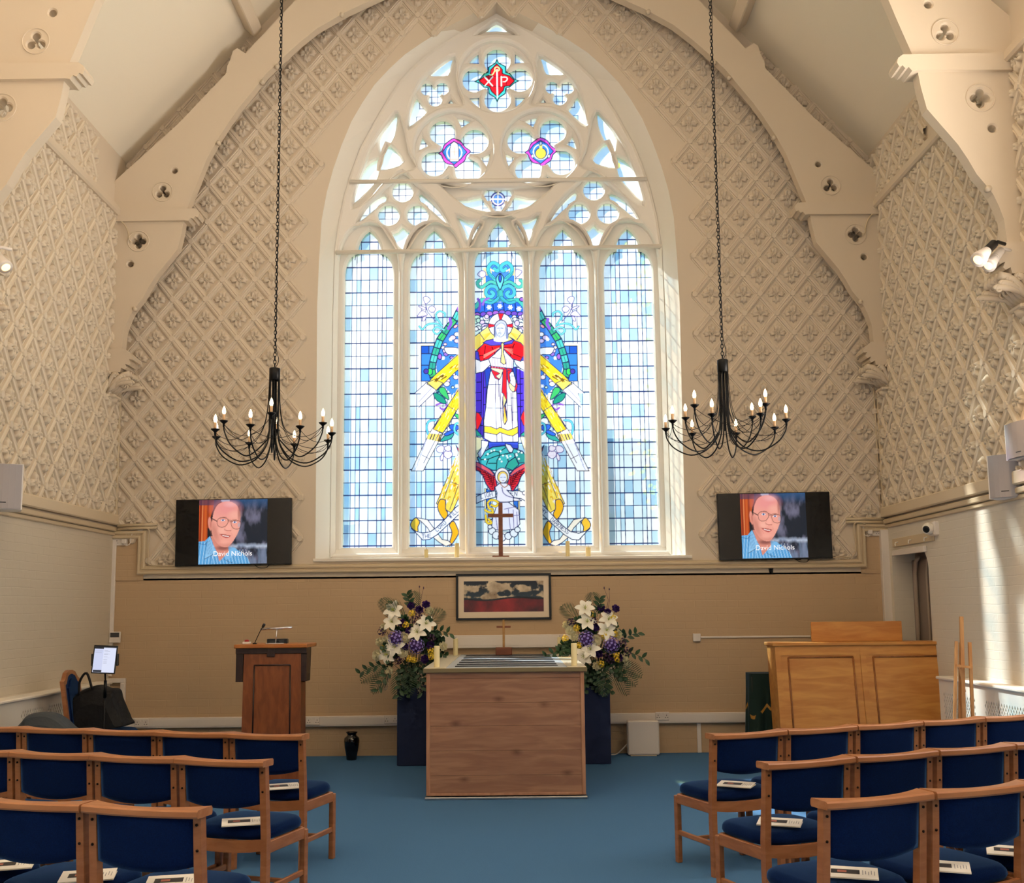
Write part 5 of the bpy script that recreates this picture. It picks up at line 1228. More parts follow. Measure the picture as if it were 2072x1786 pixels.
def frond(c,dirv,L,n=13,w=.10,droop=.15):
    mb=MB(); c=Vector(c); d=Vector(dirv).normalized(); sd=d.cross(Vector((0,1,0))); sd=sd.normalized() if sd.length>.1 else Vector((1,0,0)); P=[]
    for i in range(n+1): t=i/n; P.append(c+d*L*t+Vector((0,0,-droop*L*t*t)))
    mb.tube(P,[.003*(1-.7*i/n) for i in range(n+1)],5)
    for i in range(1,n+1):
        t=i/n; ll=w*math.sin(PI*min(1,.15+.8*t))+.012
        for s in (-1,1):
            q=(d*.75+sd*s).normalized(); X=q; Z=Vector((0,-1,0)); Yv=Z.cross(X).normalized(); M=Matrix((X,Yv,X.cross(Yv))).transposed().to_4x4(); petal(mb,Matrix.Translation(P[i])@M,ll,.0042,(.004,-.01),3)
    return mb
def leafspray(c,dirv,L,n=7,w=.018):
    mb=MB(); c=Vector(c); d=Vector(dirv).normalized(); sd=d.cross(Vector((0,1,0))).normalized(); P=[c+d*L*t/6+Vector((0,0,-.25*L*(t/6)**2)) for t in range(7)]; mb.tube(P,.0025,5)
    for i in range(n):
        t=(i+1)/n; p=c+d*L*t+Vector((0,0,-.25*L*t*t)); s=1 if i%2 else -1; X=(d*.6+sd*s*.8+Vector((0,-.3,0))).normalized(); Z=Vector((0,-1,.2)); Yv=Z.cross(X).normalized(); petal(mb,Matrix.Translation(p)@Matrix((X,Yv,X.cross(Yv))).transposed().to_4x4(),L*.30,w,(.01,-.02),4)
    return mb
def arrangement(cx,Yp,pts,side,zped):
    """pts: (kind,px,py[,dir]) in frame pixels ; built at depth Yp and in front of it"""
    r=empty('flower_arrangement',(onY(cx,1385,Yp).x,Yp,zped),0,'lilies, hydrangeas and roses in white, purple and yellow on the %s pedestal'%side,'flowers','flower arrangements'); o=Vector(r.location)
    core=onY(cx,1315,Yp)
    def bd(mb,name,m): ob=mb.build(name,m,r,fixn=False); ob.data.transform(Matrix.Translation(-o)); return ob
    mb=MB(); mb.lathe([(.06,0),(.10,.02),(.12,.09),(.10,.1)],n=20); mb.build('bowl',M_leaf,r)
    for P in pts:
        k,px,py=P[:3]; ex=P[3] if len(P)>3 else 0
        dx=(px-cx)/75; dz=(1310-py)/95; front=max(0,1-.6*(dx*dx+dz*dz))*.16
        y=Yp-.02-front
        if k in('lily','rose','hyd','mum','yel','plum','pur'): y-=.05
        p=onY(px,py,y); n=Vector((dx*.5,-1,dz*.35+.1))
        if k=='lily': bd(lily(p,n+Vector((random.uniform(-.3,.3),0,random.uniform(-.2,.4))),.102),'lily',[M_lily,M_anth])
        elif k=='rose': bd(rose(p,n,.058),'cream_rose',M_rosew)
        elif k=='mum': bd(rose(p,n,.045,.25),'white_carnation',M_rosew)
        elif k=='pur': bd(rose(p,n,.042,.2),'purple_lisianthus',M_purp)
        elif k=='plum': bd(floret_cluster(p,n,.045,16,.013),'plum_orchid',M_plum)
        elif k=='hyd': bd(hydr(p,n,.082),'hydrangea',[M_hyd,M_purp])
        elif k=='yel': bd(floret_cluster(p,n,.032,14,.014),'yellow_freesia',M_yel)
        elif k=='spike': bd(spike(p,ex,(random.uniform(-.05,.05),0,-1)),'trailing_stock',M_stock)
        elif k=='frond': bd(frond(p,ex,.26),'palm_frond',M_leaf)
        elif k=='spray': bd(leafspray(p,ex,.24),'leaf_spray',M_leaf)
        elif k=='twig':
            mb=MB(); q=Vector(p); mb.tube([q,q+Vector((.02,0,.1)),q+Vector((ex,0,.22))],[.003,.002,.0015],5); mb.lathe([(.001,-.012),(.007,0),(.001,.016)],q+Vector((ex,0,.22)),8); bd(mb,'budding_twig',M_plum)
        # stem back to the heart of the arrangement
        if k in('lily','rose','mum','pur','yel','plum','hyd'):
            mb=MB(); a=Vector(p)+Vector((0,.02,0)); b_=Vector((core.x+(p.x-core.x)*.1,Yp,zped+.08)); mb.tube([a,(a+b_)/2+Vector((0,.03,.02)),b_],.003,5); bd(mb,'stem',M_stem)
    rn=random.Random(int(cx))
    for i in range(60):
        a=rn.uniform(0,2*PI); q=rn.uniform(.15,.75); px=cx+math.cos(a)*62*q; py=1318-math.sin(a)*82*q; p=onY(px,py,Yp-.03-rn.uniform(0,.10)); bd(leafspray(p,(math.cos(a)*.8,-.5,math.sin(a)*.7),.15,6,.022),'leaf_spray',M_leaf)
lc=lambda x,y:(740+x*.12319,1200+y*.12319)
rc=lambda x,y:(1130+x*.12319,1200+y*.12319)
PL=[('lily',*lc(460,290)),('lily',*lc(445,480)),('lily',*lc(985,510)),('lily',*lc(850,650)),('lily',*lc(490,880)),('lily',*lc(365,1000)),
('rose',*lc(650,725)),('mum',*lc(300,560)),('mum',*lc(225,800)),('mum',*lc(330,770)),('rose',*lc(185,1020)),('mum',*lc(1050,290)),('rose',*lc(610,965)),('mum',*lc(1270,870)),('mum',*lc(390,1270)),
('hyd',*lc(500,740)),('hyd',*lc(830,860)),('pur',*lc(640,880)),('pur',*lc(715,610)),('pur',*lc(600,490)),('pur',*lc(880,270)),('pur',*lc(990,185)),('pur',*lc(745,200)),('pur',*lc(970,1080)),('pur',*lc(1060,850)),('plum',*lc(800,440)),('plum',*lc(880,350)),('plum',*lc(1080,730)),('plum',*lc(270,630)),('plum',*lc(540,1100)),
('yel',*lc(660,520)),('yel',*lc(290,900)),('yel',*lc(720,1080)),('yel',*lc(790,1090)),('yel',*lc(1070,950)),('yel',*lc(1080,1040)),('yel',*lc(760,330)),
('spike',*lc(880,1270),.26),('spike',*lc(920,1290),.20),('spike',*lc(330,1360),.14),
('frond',*lc(1010,560),(.6,-.1,.75)),('frond',*lc(800,340),(-.05,-.1,1)),('frond',*lc(640,420),(-.5,-.1,.6)),('frond',*lc(420,430),(-.3,-.1,.9)),('frond',*lc(700,1180),(.1,-.3,-.8)),('frond',*lc(330,1200),(-.8,-.2,-.35)),('frond',*lc(400,1230),(-.6,-.2,-.7)),('frond',*lc(520,1250),(.1,-.3,-.9)),
('spray',*lc(300,1170),(-1,-.2,-.1)),('spray',*lc(640,1200),(-.2,-.3,-.9)),('spray',*lc(450,1200),(-.5,-.3,-.6)),('spray',*lc(1020,620),(.7,-.2,.1)),('spray',*lc(760,300),(-.2,-.2,1)),('spray',*lc(850,1150),(.2,-.2,-.9)),
('twig',*lc(850,250),.02),('twig',*lc(870,270),.05)]
PRt=[('lily',*rc(440,260)),('lily',*rc(470,480)),('lily',*rc(820,440)),('lily',*rc(780,610)),('lily',*rc(530,930)),('lily',*rc(430,1030)),
('rose',*rc(205,600)),('mum',*rc(135,520)),('mum',*rc(260,710)),('rose',*rc(610,775)),('mum',*rc(920,520)),('mum',*rc(980,670)),('mum',*rc(1130,1160)),('mum',*rc(1080,1050)),('mum',*rc(630,1190)),
('hyd',*rc(460,750)),('hyd',*rc(870,850)),('pur',*rc(610,560)),('pur',*rc(700,240)),('pur',*rc(810,315)),('pur',*rc(940,250)),('pur',*rc(660,990)),('pur',*rc(1000,1060)),('plum',*rc(580,450)),('plum',*rc(210,480)),('plum',*rc(790,1050)),('plum',*rc(1050,820)),('plum',*rc(1120,960)),('plum',*rc(860,1100)),
('yel',*rc(300,570)),('yel',*rc(540,360)),('yel',*rc(900,400)),('yel',*rc(750,690)),('yel',*rc(930,670)),('yel',*rc(110,740)),('yel',*rc(950,1020)),('yel',*rc(960,1080)),('yel',*rc(700,1160)),('yel',*rc(340,860)),
('spike',*rc(690,1240),.26),('spike',*rc(730,1300),.24),('spike',*rc(870,1190),.16),
('frond',*rc(330,480),(-.6,-.1,.75)),('frond',*rc(600,360),(-.1,-.1,1)),('frond',*rc(920,1180),(.8,-.2,-.6)),('frond',*rc(900,1220),(.5,-.2,-.85)),('frond',*rc(730,1180),(.0,-.3,-1)),('frond',*rc(780,1200),(-.1,-.3,-1)),('frond',*rc(950,1150),(1,-.2,-.35)),
('spray',*rc(180,930),(-1,-.2,0)),('spray',*rc(250,960),(-.8,-.2,-.2)),('spray',*rc(640,380),(.1,-.2,1)),('spray',*rc(1010,800),(.6,-.2,.5)),('spray',*rc(1040,950),(1,-.2,-.1)),
('twig',*rc(790,270),-.02),('twig',*rc(810,290),.02)]
M_ped=mat('navy_pedestal','13244A',.75)
YP=10.82
zp_=1.55-(1386-1232)*YP/F
for cx,x0,x1,side,pts in ((838,803,882,'left',PL),(1200,1161,1237,'right',PRt)):
    X0=onY(x0,1530,YP).x; X1=onY(x1,1530,YP).x
    r=empty('flower_pedestal',((X0+X1)/2,YP+(X1-X0)/2,0),0,'tall navy pedestal %s of the catafalque under the flowers'%side,'pedestal','navy flower pedestals'); w=(X1-X0)/2
    mb=MB(); mb.box(-w,w,-w,w,0,zp_,.008); mb.build('column',M_ped,r); mb=MB(); mb.box(-w-.006,w+.006,-w-.006,w+.006,zp_-.012,zp_+.002,.003); mb.build('top_plate',M_ped,r)
    arrangement(cx,YP+.12,pts,side,zp_+.002)
# black urn
p=onZ(709,1539,0); r=empty('urn_vase',(p.x,p.y+.08,0),0,'glossy black vase standing on the carpet by the wall','vase')
mb=MB(); mb.lathe([(.052,0),(.055,.01),(.058,.05),(.075,.13),(.082,.19),(.078,.225),(.055,.245),(.046,.255),(.05,.27),(.062,.283),(.06,.287),(.045,.27)],n=36); mb.build('vase_body',mat('black_glaze','08080C',.12,coat=.6),r)
# ================================================================== LECTERN
M_lect=woodmat('red_oak','7E4526','96562F',(8,8,2.2),.4,2.6); M_lecttop=woodmat('orange_oak','B0662A','C07A38',(2,8,8),.35,2.5); M_dark=woodmat('dark_brown_wood','2A1A18','3A2420',(8,8,2),.35,2)
YL=9.8; P=lambda x,y,Y=YL:onY(x,y,Y)
lx=P(549,1304).x; zt_=P(549,1303).z
r=empty('lectern',(lx,YL+.25,0),0,'oak lectern with tapered panelled body and dark desk sides','lectern')
q=lambda x,y:(P(x,y).x-lx,P(x,y).z)
zb_=0
tl_,tr_=q(494,1317),q(609,1314); bl_,br_=q(486,1490),q(600,1488)
sl=(bl_[0]-tl_[0])/(bl_[1]-tl_[1]); sr=(br_[0]-tr_[0])/(br_[1]-tr_[1])
xl0=-.30; xr0_=.27
hw_t=(tr_[0]-tl_[0])/2; cxl=(tr_[0]+tl_[0])/2
mb=MB(); Pp=[(cxl-hw_t*1.06,0),(cxl+hw_t*1.06,0),(cxl+hw_t,zt_-.06),(cxl-hw_t,zt_-.06)]
mb.prism(Pp,lambda u,v,d:(u,d,v),-.25,-.03); mb.build('body',M_lect,r)
mb=MB(); 
for (a,b_) in (((-.17,.18),(-.165,zt_-.19)),((.17,.18),(.165,zt_-.19)),((-.165,zt_-.19),(.165,zt_-.19)),((-.17,.18),(.17,.18))):
    mb.tube([(cxl+a[0],-.252,a[1]),(cxl+b_[0],-.252,b_[1])],.007,6)
mb.build('panel_bead',M_dark,r)
w=.335
mb=MB(); mb.box(-w,w,-.29,.20,zt_-.035,zt_,.006); mb.build('desk_top',M_lecttop,r)
for s in (-1,1):
    mb=MB(); P3=[(-.24,zt_-.035),(-.02,zt_-.035),(-.06,zt_-.34),(-.24,zt_-.34)]; mb.prism(P3,lambda u,v,d:(d,u,v),s*(w-.01),s*(w-.075)); mb.build('desk_side',M_dark,r)
mb=MB(); mb.box(-w+.01,w-.01,-.262,-.24,zt_-.085,zt_-.035,.003); mb.build('desk_apron',M_dark,r)
mb=MB(); mb.box(-.035,.035,-.27,-.25,zt_-.115,zt_-.04,.003); mb.build('latch_block',M_dark,r)
# things on it
M_chrome=mat('chrome','D6D6DA',.15,metal=1)
r=empty('reading_lamp',(P(552,1298).x,YL+.12,zt_),0,'chrome bar reading lamp on top of the lectern','lamp'); y=0
mb=MB(); mb.box(-.085,.085,-.04,.04,0,.008,.003); mb.build('lamp_base',M_chrome,r)
mb=MB(); mb.tube([(0,0,.005),(.004,0,.07),(.008,0,.135)],.005,8); mb.build('lamp_stem',M_chrome,r)
mb=MB(); mb.tube([(-.145,0,.135),(.15,0,.147)],.011,12); mb.build('lamp_bar',M_chrome,r)
r=empty('control_unit',(P(552,1296).x,YL+.2,zt_),0,'black box behind the reading lamp on the lectern','box'); mb=MB(); mb.box(-.095,.095,-.03,.04,0,.045,.006); mb.build('case',M_blackpl,r); 
mb=MB(); mb.box(-.07,.07,-.032,-.03,.012,.03,.0005); mb.build('display',mat('dark_display','141820',.2),r)
r=empty('microphone',(P(510,1299).x,YL+.1,zt_),0,'black gooseneck microphone leaning on the left of the lectern','microphone')
mb=MB(); mb.lathe([(.02,0),(.02,.008),(.006,.012)],n=16); mb.build('mount',M_black,r)
mb=MB(); mb.tube([(0,0,.008),(.022,0,.06),(.05,0,.12),(.075,-.01,.158)],.0035,8); mb.build('gooseneck',M_black,r)
mb=MB(); mb.tube([(.072,-.009,.152),(.082,-.014,.168),(.092,-.02,.182)],[.010,.014,.012],12); mb.build('foam_windshield',M_rubber,r)
r=empty('push_button',(P(494,1298).x,YL+.1,zt_),0,'red push button on a white base on the lectern','button')
mb=MB(); mb.box(-.035,.035,-.03,.03,0,.022,.004); mb.build('button_base',M_plastic,r)
mb=MB(); mb.lathe([(.022,.022),(.022,.03),(.018,.037),(.008,.041)],n=20); mb.build('button_cap',mat('red_plastic','B0281E',.3),r)
# ================================================================== ORGAN CASE (seen from behind)
M_org=woodmat('organ_oak','C2803F','D6994F',(1.2,5,7),.38,2.4); M_orgd=woodmat('organ_bead','8A5228','A0642F',(8,8,8),.4,2)
YO=10.4; P=lambda x,y,Y=YO:onY(x,y,Y)
x0_,x1_=P(1567,1305).x,P(1921,1305).x; zo=P(1745,1301).z; wo=(x1_-x0_)/2
r=empty('organ_console',((x0_+x1_)/2,YO,0),0,'light oak organ console seen from behind, two panels wide','organ')
lean=lambda z:-.17*(1-z/zo)
def lean_box(mb,a,b_,d0,d1,z0,z1,mi=0):
    vs=[];
    for z in (z0,z1):
        for x in (a,b_):
            for d in (d0,d1): vs.append((x,lean(z)+d,z))
    mb.add(vs,[(0,1,3,2),(4,6,7,5),(0,4,5,1),(2,3,7,6),(0,2,6,4),(1,5,7,3)],mi)
mb=MB(); lean_box(mb,-wo+.03,wo-.03,.03,.29,0,zo-.022); mb.build('case',M_org,r)
for s in (-1,1):
    mb=MB(); a_,b__=sorted((s*wo-s*.055,s*wo)); lean_box(mb,a_,b__,-.004,.32,0,zo-.02); mb.build('end_stile',M_org,r)
mb=MB(); lean_box(mb,-.028,.028,-.004,.02,0,zo-.02); mb.build('centre_stile',M_org,r)
mb=MB(); lean_box(mb,-wo+.05,wo-.05,-.002,.02,zo-.11,zo-.02); mb.build('top_rail',M_org,r)
for s in (-1,1):
    mb=MB(); a,b_=sorted((s*.028,s*(wo-.055)))
    lean_box(mb,a,b_,.006,.02,.05,zo-.11); pn=mb.build('back_panel',M_org,r)
    m=MB(); A0,B0_=a+.07,b_-.07
    for (p_,q_) in (((A0,.2),(A0,zo-.13)),((B0_,.2),(B0_,zo-.13)),((A0,zo-.13),(B0_,zo-.13))):
        m.tube([(p_[0],lean(p_[1])+.004,p_[1]),(q_[0],lean(q_[1])+.004,q_[1])],.009,6)
    m.build('panel_moulding',M_orgd,pn)
mb=MB(); mb.box(-wo-.025,wo+.03,-.03,.33,zo-.02,zo+.012,.006); mb.build('top_board',M_org,r)
x2,x3=onY(1640,1258,YO+.22).x,onY(1823,1258,YO+.22).x; z3=onY(1730,1257,YO+.22).z
mb=MB(); mb.box(x2-r.location.x,x3-r.location.x,.20,.225,zo+.012,z3,.004); mb.build('music_desk',M_org,r)
# draped green cloth
M_green=mat('bottle_green_cloth','0E2A22',.85,sheen=.3); M_gold=mat('gold_fringe','B07A2A',.6)
Yg=10.75; xg0,xg1=onY(1519,1470,Yg).x,onY(1590,1470,Yg).x; zg=onY(1545,1363,Yg).z
r=empty('covered_table',((xg0+xg1)/2,Yg+.18,0),0,'small table draped in dark green cloth with gold fringe beside the organ','table')
def drape(mb,hx,hy,z0,z1,amp,n=72,fl=.0,mi=0,rows=10):
    R=[]
    for j in range(rows+1):
        t=j/rows; z=z1-(z1-z0)*t; o=[]
        for i in range(n):
            a=2*PI*i/n; c,s_=math.cos(a),math.sin(a); k=(abs(c)**5+abs(s_)**5)**-.2; e=amp*t*math.sin(9*a+1)+fl*t; o.append((c*k*(hx*(.86+.14*t)+e),s_*k*(hy*(.86+.14*t)+e),z+(.03*math.cos(4*a)*t)))
        R.append(o)
    for a,b_ in zip(R,R[1:]): mb.loft(a,b_,True,mi,True)
    mb.add(R[0],[tuple(range(n))]); return R
gx=(xg1-xg0)/2
mb=MB(); R=drape(mb,gx,.18,.12,zg,.014); ft=mb.build('green_cloth',M_green,r)
mb=MB(); n=len(R[-1])
rows=[[(x*1.01,y*1.01,z-.0) for x,y,z in R[-1]],[(x*1.01,y*1.01,z-.045-.01*(i%2)) for i,(x,y,z) in enumerate(R[-1])]]; mb.loft(rows[0],rows[1],True); mb.build('gold_fringe',M_gold,r)
mb=MB(); hh_=[(x*1.02,y*1.02,z) for x,y,z in R[4]]
k0=[(x,y,z-.10*abs(math.sin(2*PI*i/n*2))) for i,(x,y,z) in enumerate(hh_)]; k1=[(x,y,z-.035) for x,y,z in k0]; mb.loft(k0,k1,True); mb.build('upper_fringe',M_gold,r)
for sx in (-1,1):
    for sy in (-1,1): mb=MB(); mb.box(sx*gx*.7-.015,sx*gx*.7+.015,sy*.12-.015,sy*.12+.015,0,zg-.03,.003); mb.build('leg',M_dark,r)
# easel
M_eas=woodmat('pale_pine','C08A55','D6A570',(12,12,2),.45,2)
YE=9.04; E=lambda x,y,Y=YE:onY(x,y,Y)
o=E(1949,1597); r=empty('easel',(o.x,YE,0),0,'folded pale pine easel standing by the right wall beside the organ','easel')
def leg3(p,q,w,d,name,M_=M_eas):
    p,q=Vector(p),Vector(q); ax=(q-p).normalized(); sx=Vector((1,0,0)); sx=(sx-ax*sx.dot(ax)).normalized(); sy=ax.cross(sx); vs=[]
    for c in (p,q):
        for a,b_ in ((-1,-1),(1,-1),(1,1),(-1,1)): vs.append(c+sx*a*w/2+sy*b_*d/2)
    mb=MB(); mb.add(vs,[(0,1,2,3),(7,6,5,4),(0,4,5,1),(1,5,6,2),(2,6,7,3),(3,7,4,0)]); return mb.build(name,M_,r)
L_=lambda x,y:Vector((E(x,y).x-o.x,0,E(x,y).z))
leg3((L_(1953,1500).x,.03,.25),L_(1948,1247)+Vector((0,.03,0)),.03,.022,'mast')
leg3((L_(1930,1597).x-.01,0,0),L_(1935,1297),.022,.02,'front_leg'); leg3((L_(1974,1597).x,0,0),L_(1962,1299),.024,.022,'front_leg')
leg3((L_(1951,1597).x,.10,0),L_(1950,1300)+Vector((0,.06,0)),.026,.02,'rear_leg')
leg3(L_(1934,1346)+Vector((0,-.015,0)),L_(1965,1350)+Vector((0,-.015,0)),.02,.035,'cross_bar')
leg3((L_(1955,1400).x,.03,L_(1955,1400).z),(L_(1945,1380).x,.02,L_(1945,1380).z+.12),.018,.012,'brace')
# ================================================================== RADIATOR COVERS
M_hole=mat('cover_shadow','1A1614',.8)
def radcover(X,sg,y0,y1,zt,dp,panels,lab):
    r=empty('radiator_cover',(X,(y0+y1)/2,0),0,lab,'radiator cover','radiator covers'); yc=(y0+y1)/2; L=(y1-y0)/2
    mb=MB(); mb.box(0,sg*(dp+.03),-L,L,zt-.028,zt,.008); mb.build('shelf',M_white,r)
    # pierced front: grid of diamond holes
    rings=[];
    xx=lambda d:sg*(dp-.018+d)
    outer=[(-L,0),(L,0),(L,zt-.028),(-L,zt-.028)]; holes=[]; tot=0
    for (a,b_,z0,z1) in panels:
        a-=yc; b_-=yc; st=.046; st2=.058; j=0; z=z0
        while z<z1:
            y=a+(st/2 if j%2 else 0)
            while y<b_:
                holes.append([(y-.012,z),(y,z-.021),(y+.012,z),(y,z+.021)]); y+=st
            z+=st2/2; j+=1
    V,Fc=fillholes(outer,holes); mb=MB(); mb.add([(xx(.018),y,z) for y,z in V],Fc); mb.add([(xx(.006),y,z) for y,z in V],[f[::-1] for f in Fc])
    for h_ in holes: mb.loft([(xx(.018),y,z) for y,z in h_],[(xx(.006),y,z) for y,z in h_],True)
    mb.build('pierced_front',M_white,r)
    mb=MB(); mb.box(xx(-.06),xx(-.05),-L+.02,L-.02,.02,zt-.05,0); mb.build('radiator',M_hole,r)  # flat dark sheet standing in for the shade behind the piercings
    for e in (-L,L-.02): mb=MB(); mb.box(0,xx(.006),e,e+.02,0,zt-.028,0); mb.build('end_panel',M_white,r)
    return r
zr_=onX(1968,1379,XR-.19).z; yr1=onX(1933,1375,XR-.16).y+.5
radcover(XR,-1,6.4,min(10.0,yr1),zr_,.16,[(8.05,9.05,.15,zr_-.16),(9.25,min(9.9,yr1-.1),.15,zr_-.16),(6.8,7.85,.15,zr_-.16)],'white pierced radiator cover along the right wall by the easel')
zl_=onX(129,1396,XL+.19).z
radcover(XL,1,6.6,D-.35,zl_,.16,[(onX(44,1450,XL+.16).y,onX(86,1450,XL+.16).y,.15,zl_-.13),(onX(98,1450,XL+.16).y,onX(140,1450,XL+.16).y,.15,zl_-.13),(10.5,11.1,.15,zl_-.13),(7.6,8.7,.15,zl_-.13)],'white pierced radiator cover along the left wall behind the tall-backed chairs')
# tall-backed chairs, bags, tablet
def tall_chair(x,y,lab):
    r=empty('tall_backed_chair',(x,y,0),-PI/2+.12,lab,'chair','tall-backed blue chairs by the left wall')
    z1=1.04; w=.25
    top=[(-w,z1-.09),(-w+.05,z1-.075),(-w+.12,z1-.02),(-.05,z1-.002),(0,z1),(.05,z1-.002),(w-.12,z1-.02),(w-.05,z1-.075),(w,z1-.09)]
    out=[(w,.42),(-w,.42)][::-1]+top[::-1]; out=[(-w,.42)]+top+[(w,.42)]
    inn=[(-w+.04,.47)]+[(x_*.84,z_-.035) for x_,z_ in top]+[(w-.04,.47)]
    f=lambda u,v,d:(u,-.24-(v-.42)*.16+d,v)
    mb=MB(); V,Fc=fillholes(out,[inn])
    for dd,rv_ in ((-.018,0),(.018,1)): mb.add([f(a,b_,dd) for a,b_ in V],[t[::-1] if rv_ else t for t in Fc])
    mb.loft([f(a,b_,-.018) for a,b_ in out],[f(a,b_,.018) for a,b_ in out],True); mb.loft([f(a,b_,-.018) for a,b_ in inn],[f(a,b_,.018) for a,b_ in inn],True)
    mb.build('back_frame',M_beech,r)
    mb=MB(); mb.prism(inn,f,-.016,.016); m2=[(a*.8,.5+(b_-.5)*.93) for a,b_ in inn]; mb.prism(m2,f,-.026,.03); mb.build('back_pad',M_navy,r)
    mb=MB(); cushion(mb,-.25,.25,-.23,.27,.42,.50,.035,.015); mb.build('seat',M_navy,r)
    for sx in (-1,1):
        mb=MB(); mb.box(sx*.225-.02,sx*.225+.02,-.25,-.21,0,.43,.004); mb.build('leg',M_beech,r)
        mb=MB(); mb.box(sx*.225-.02,sx*.225+.02,.2,.24,0,.42,.004); mb.build('leg',M_beech,r)
        mb=MB(); mb.box(sx*.225-.014,sx*.225+.014,-.22,.21,.36,.42,.004); mb.build('side_rail',M_beech,r)
    return r
ta=onY(160,1465,9.75); tall_chair(ta.x+.24,9.75,'tall camel-backed blue chair in the left corner with the black holdall on it')
tb=onY(10,1470,8.75); tall_chair(tb.x+.10,8.78,'tall-backed blue chair cut off by the left edge of the picture')
M_bag=mat('black_nylon','0B0C10',.7,bump=(40,.4,.01)); M_bagg=mat('grey_fabric','3C444C',.75,bump=(40,.3,.01))
def bag(c,prof,dep,mats,lab,name,handle):
    """prof: list of (x,z) silhouette, softly inflated"""
    r=empty(name,c,0,lab,'bag'); pr=smooth(prof,4,True); n=len(pr); cx_=sum(p[0] for p in pr)/n; cz_=sum(p[1] for p in pr)/n; mb=MB(); R=[]
    for t in np.linspace(-1,1,11):
        s=max(.02,(1-abs(t)**2.6))**.5; k=.72+.28*s if abs(t)<.99 else .02
        k=max(.05,s**.5); R.append([(cx_+(x-cx_)*(.5+.5*k),t*dep,z*(.35+.65*k)) for x,z in pr])
    for a,b_ in zip(R,R[1:]): mb.loft(a,b_,True,0,True)
    mb.add(R[0],[tuple(range(n))]); mb.add(R[-1],[tuple(range(n))[::-1]]); mb.build('bag_body',mats,r,fixn=True)
    for hnd in handle: mb=MB(); mb.tube(smooth(hnd,5),.011,8); mb.build('handle',M_bag,r)
    return r
yb=9.75; bq=lambda x,y,Y=9.75:(onY(x,y,Y).x,onY(x,y,Y).z)
bo=onY(205,1468,yb); S=[bq(x,y) for x,y in ((152,1467),(147,1440),(151,1415),(163,1400),(180,1391),(203,1385),(222,1391),(238,1393),(243,1410),(252,1432),(260,1452),(259,1467))]
bag((bo.x,yb,.515),[(a-bo.x,max(0,b_-.515)) for a,b_ in S],.17,M_bag,'large black holdall slumped on the tall-backed chair','holdall_bag',[[(-.16,-.12,.28),(-.16,-.13,.42),(-.10,-.13,.50),(-.05,-.12,.36)]])
yb=8.85; bo=onY(100,1477,yb); S=[bq(x,y,yb) for x,y in ((48,1474),(52,1455),(66,1443),(100,1440),(126,1450),(148,1470),(150,1477))]
bag((bo.x,yb,.515),[(a-bo.x,max(0,b_-.515)) for a,b_ in S],.13,M_bagg,'grey and black bag with a loop handle on the left chair seat','shoulder_bag',[[(-.09,-.05,.13),(-.08,-.06,.20),(-.0,-.06,.205),(.03,-.05,.15)]])
# tablet on stand
yt=9.3; o=onY(207,1475,yt); r=empty('tablet_stand',(o.x,yt,0),0,'black floor stand holding the tablet in front of the left corner','stand')
zt2=onY(208,1360,yt).z
mb=MB(); mb.tube([(0,.03,.02),(0,.03,zt2-.1)],.009,10); mb.tube([(0,.03,zt2-.22),(0,.03,zt2-.07)],.014,10); mb.tube([(0,.03,zt2-.08),(0,.01,zt2+.02)],.008,8); mb.build('pole',M_black,r)
for k_ in range(3):
    a=k_*2*PI/3+.3; mb=MB(); mb.tube([(0,.03,.10),(math.cos(a)*.2,.03+math.sin(a)*.2,.012)],.009,8); mb.build('foot',M_black,r)
zc_=onY(208,1334,yt).z
mb=MB(); mb.box(-.115,.105,.006,.02,zc_-.02,zc_+.03,.004)
for s in (-1,1): mb.box(s*.108-.01,s*.108+.01,-.012,.02,zc_-.055,zc_+.05,.005)
mb.build('clamp',M_blackpl,r)
r2=empty('tablet',(o.x,yt-.005,zc_),0,'tablet showing a white page, held on the black floor stand','tablet'); r2.rotation_euler=(math.radians(-6),math.radians(2.5),0)
mb=MB(); mb.box(-.105,.105,-.006,.004,-.122,.122,.005); mb.build('tablet_body',M_blackpl,r2)
T_=Ras(0,0,80,96,2,'DDE2F8'); T_.fill([(0,0),(80,0),(80,4),(0,4)],'20242C'); T_.fill([(0,0),(34,0),(34,9),(0,9)],'1C2028'); T_.fill([(2,88),(34,88),(34,95),(2,95)],'20242C'); T_.fill([(0,9),(34,9),(34,88),(0,88)],'CDD3F0')
for y_ in (16,20,23): T_.line([(4,y_),(30-(y_%5),y_)],.8,'8A90A8')
for y_ in (14,17,24,27,30,38,41,48,50,54,58,62): T_.line([(37,y_),(50+(y_*7)%14,y_)],.8,'9AA0B8')
picpanel('tablet_screen',T_,-.094,.094,-.111,.111,.003,attmat('tablet_glow','tint',.2,.95),r2,-.0065)
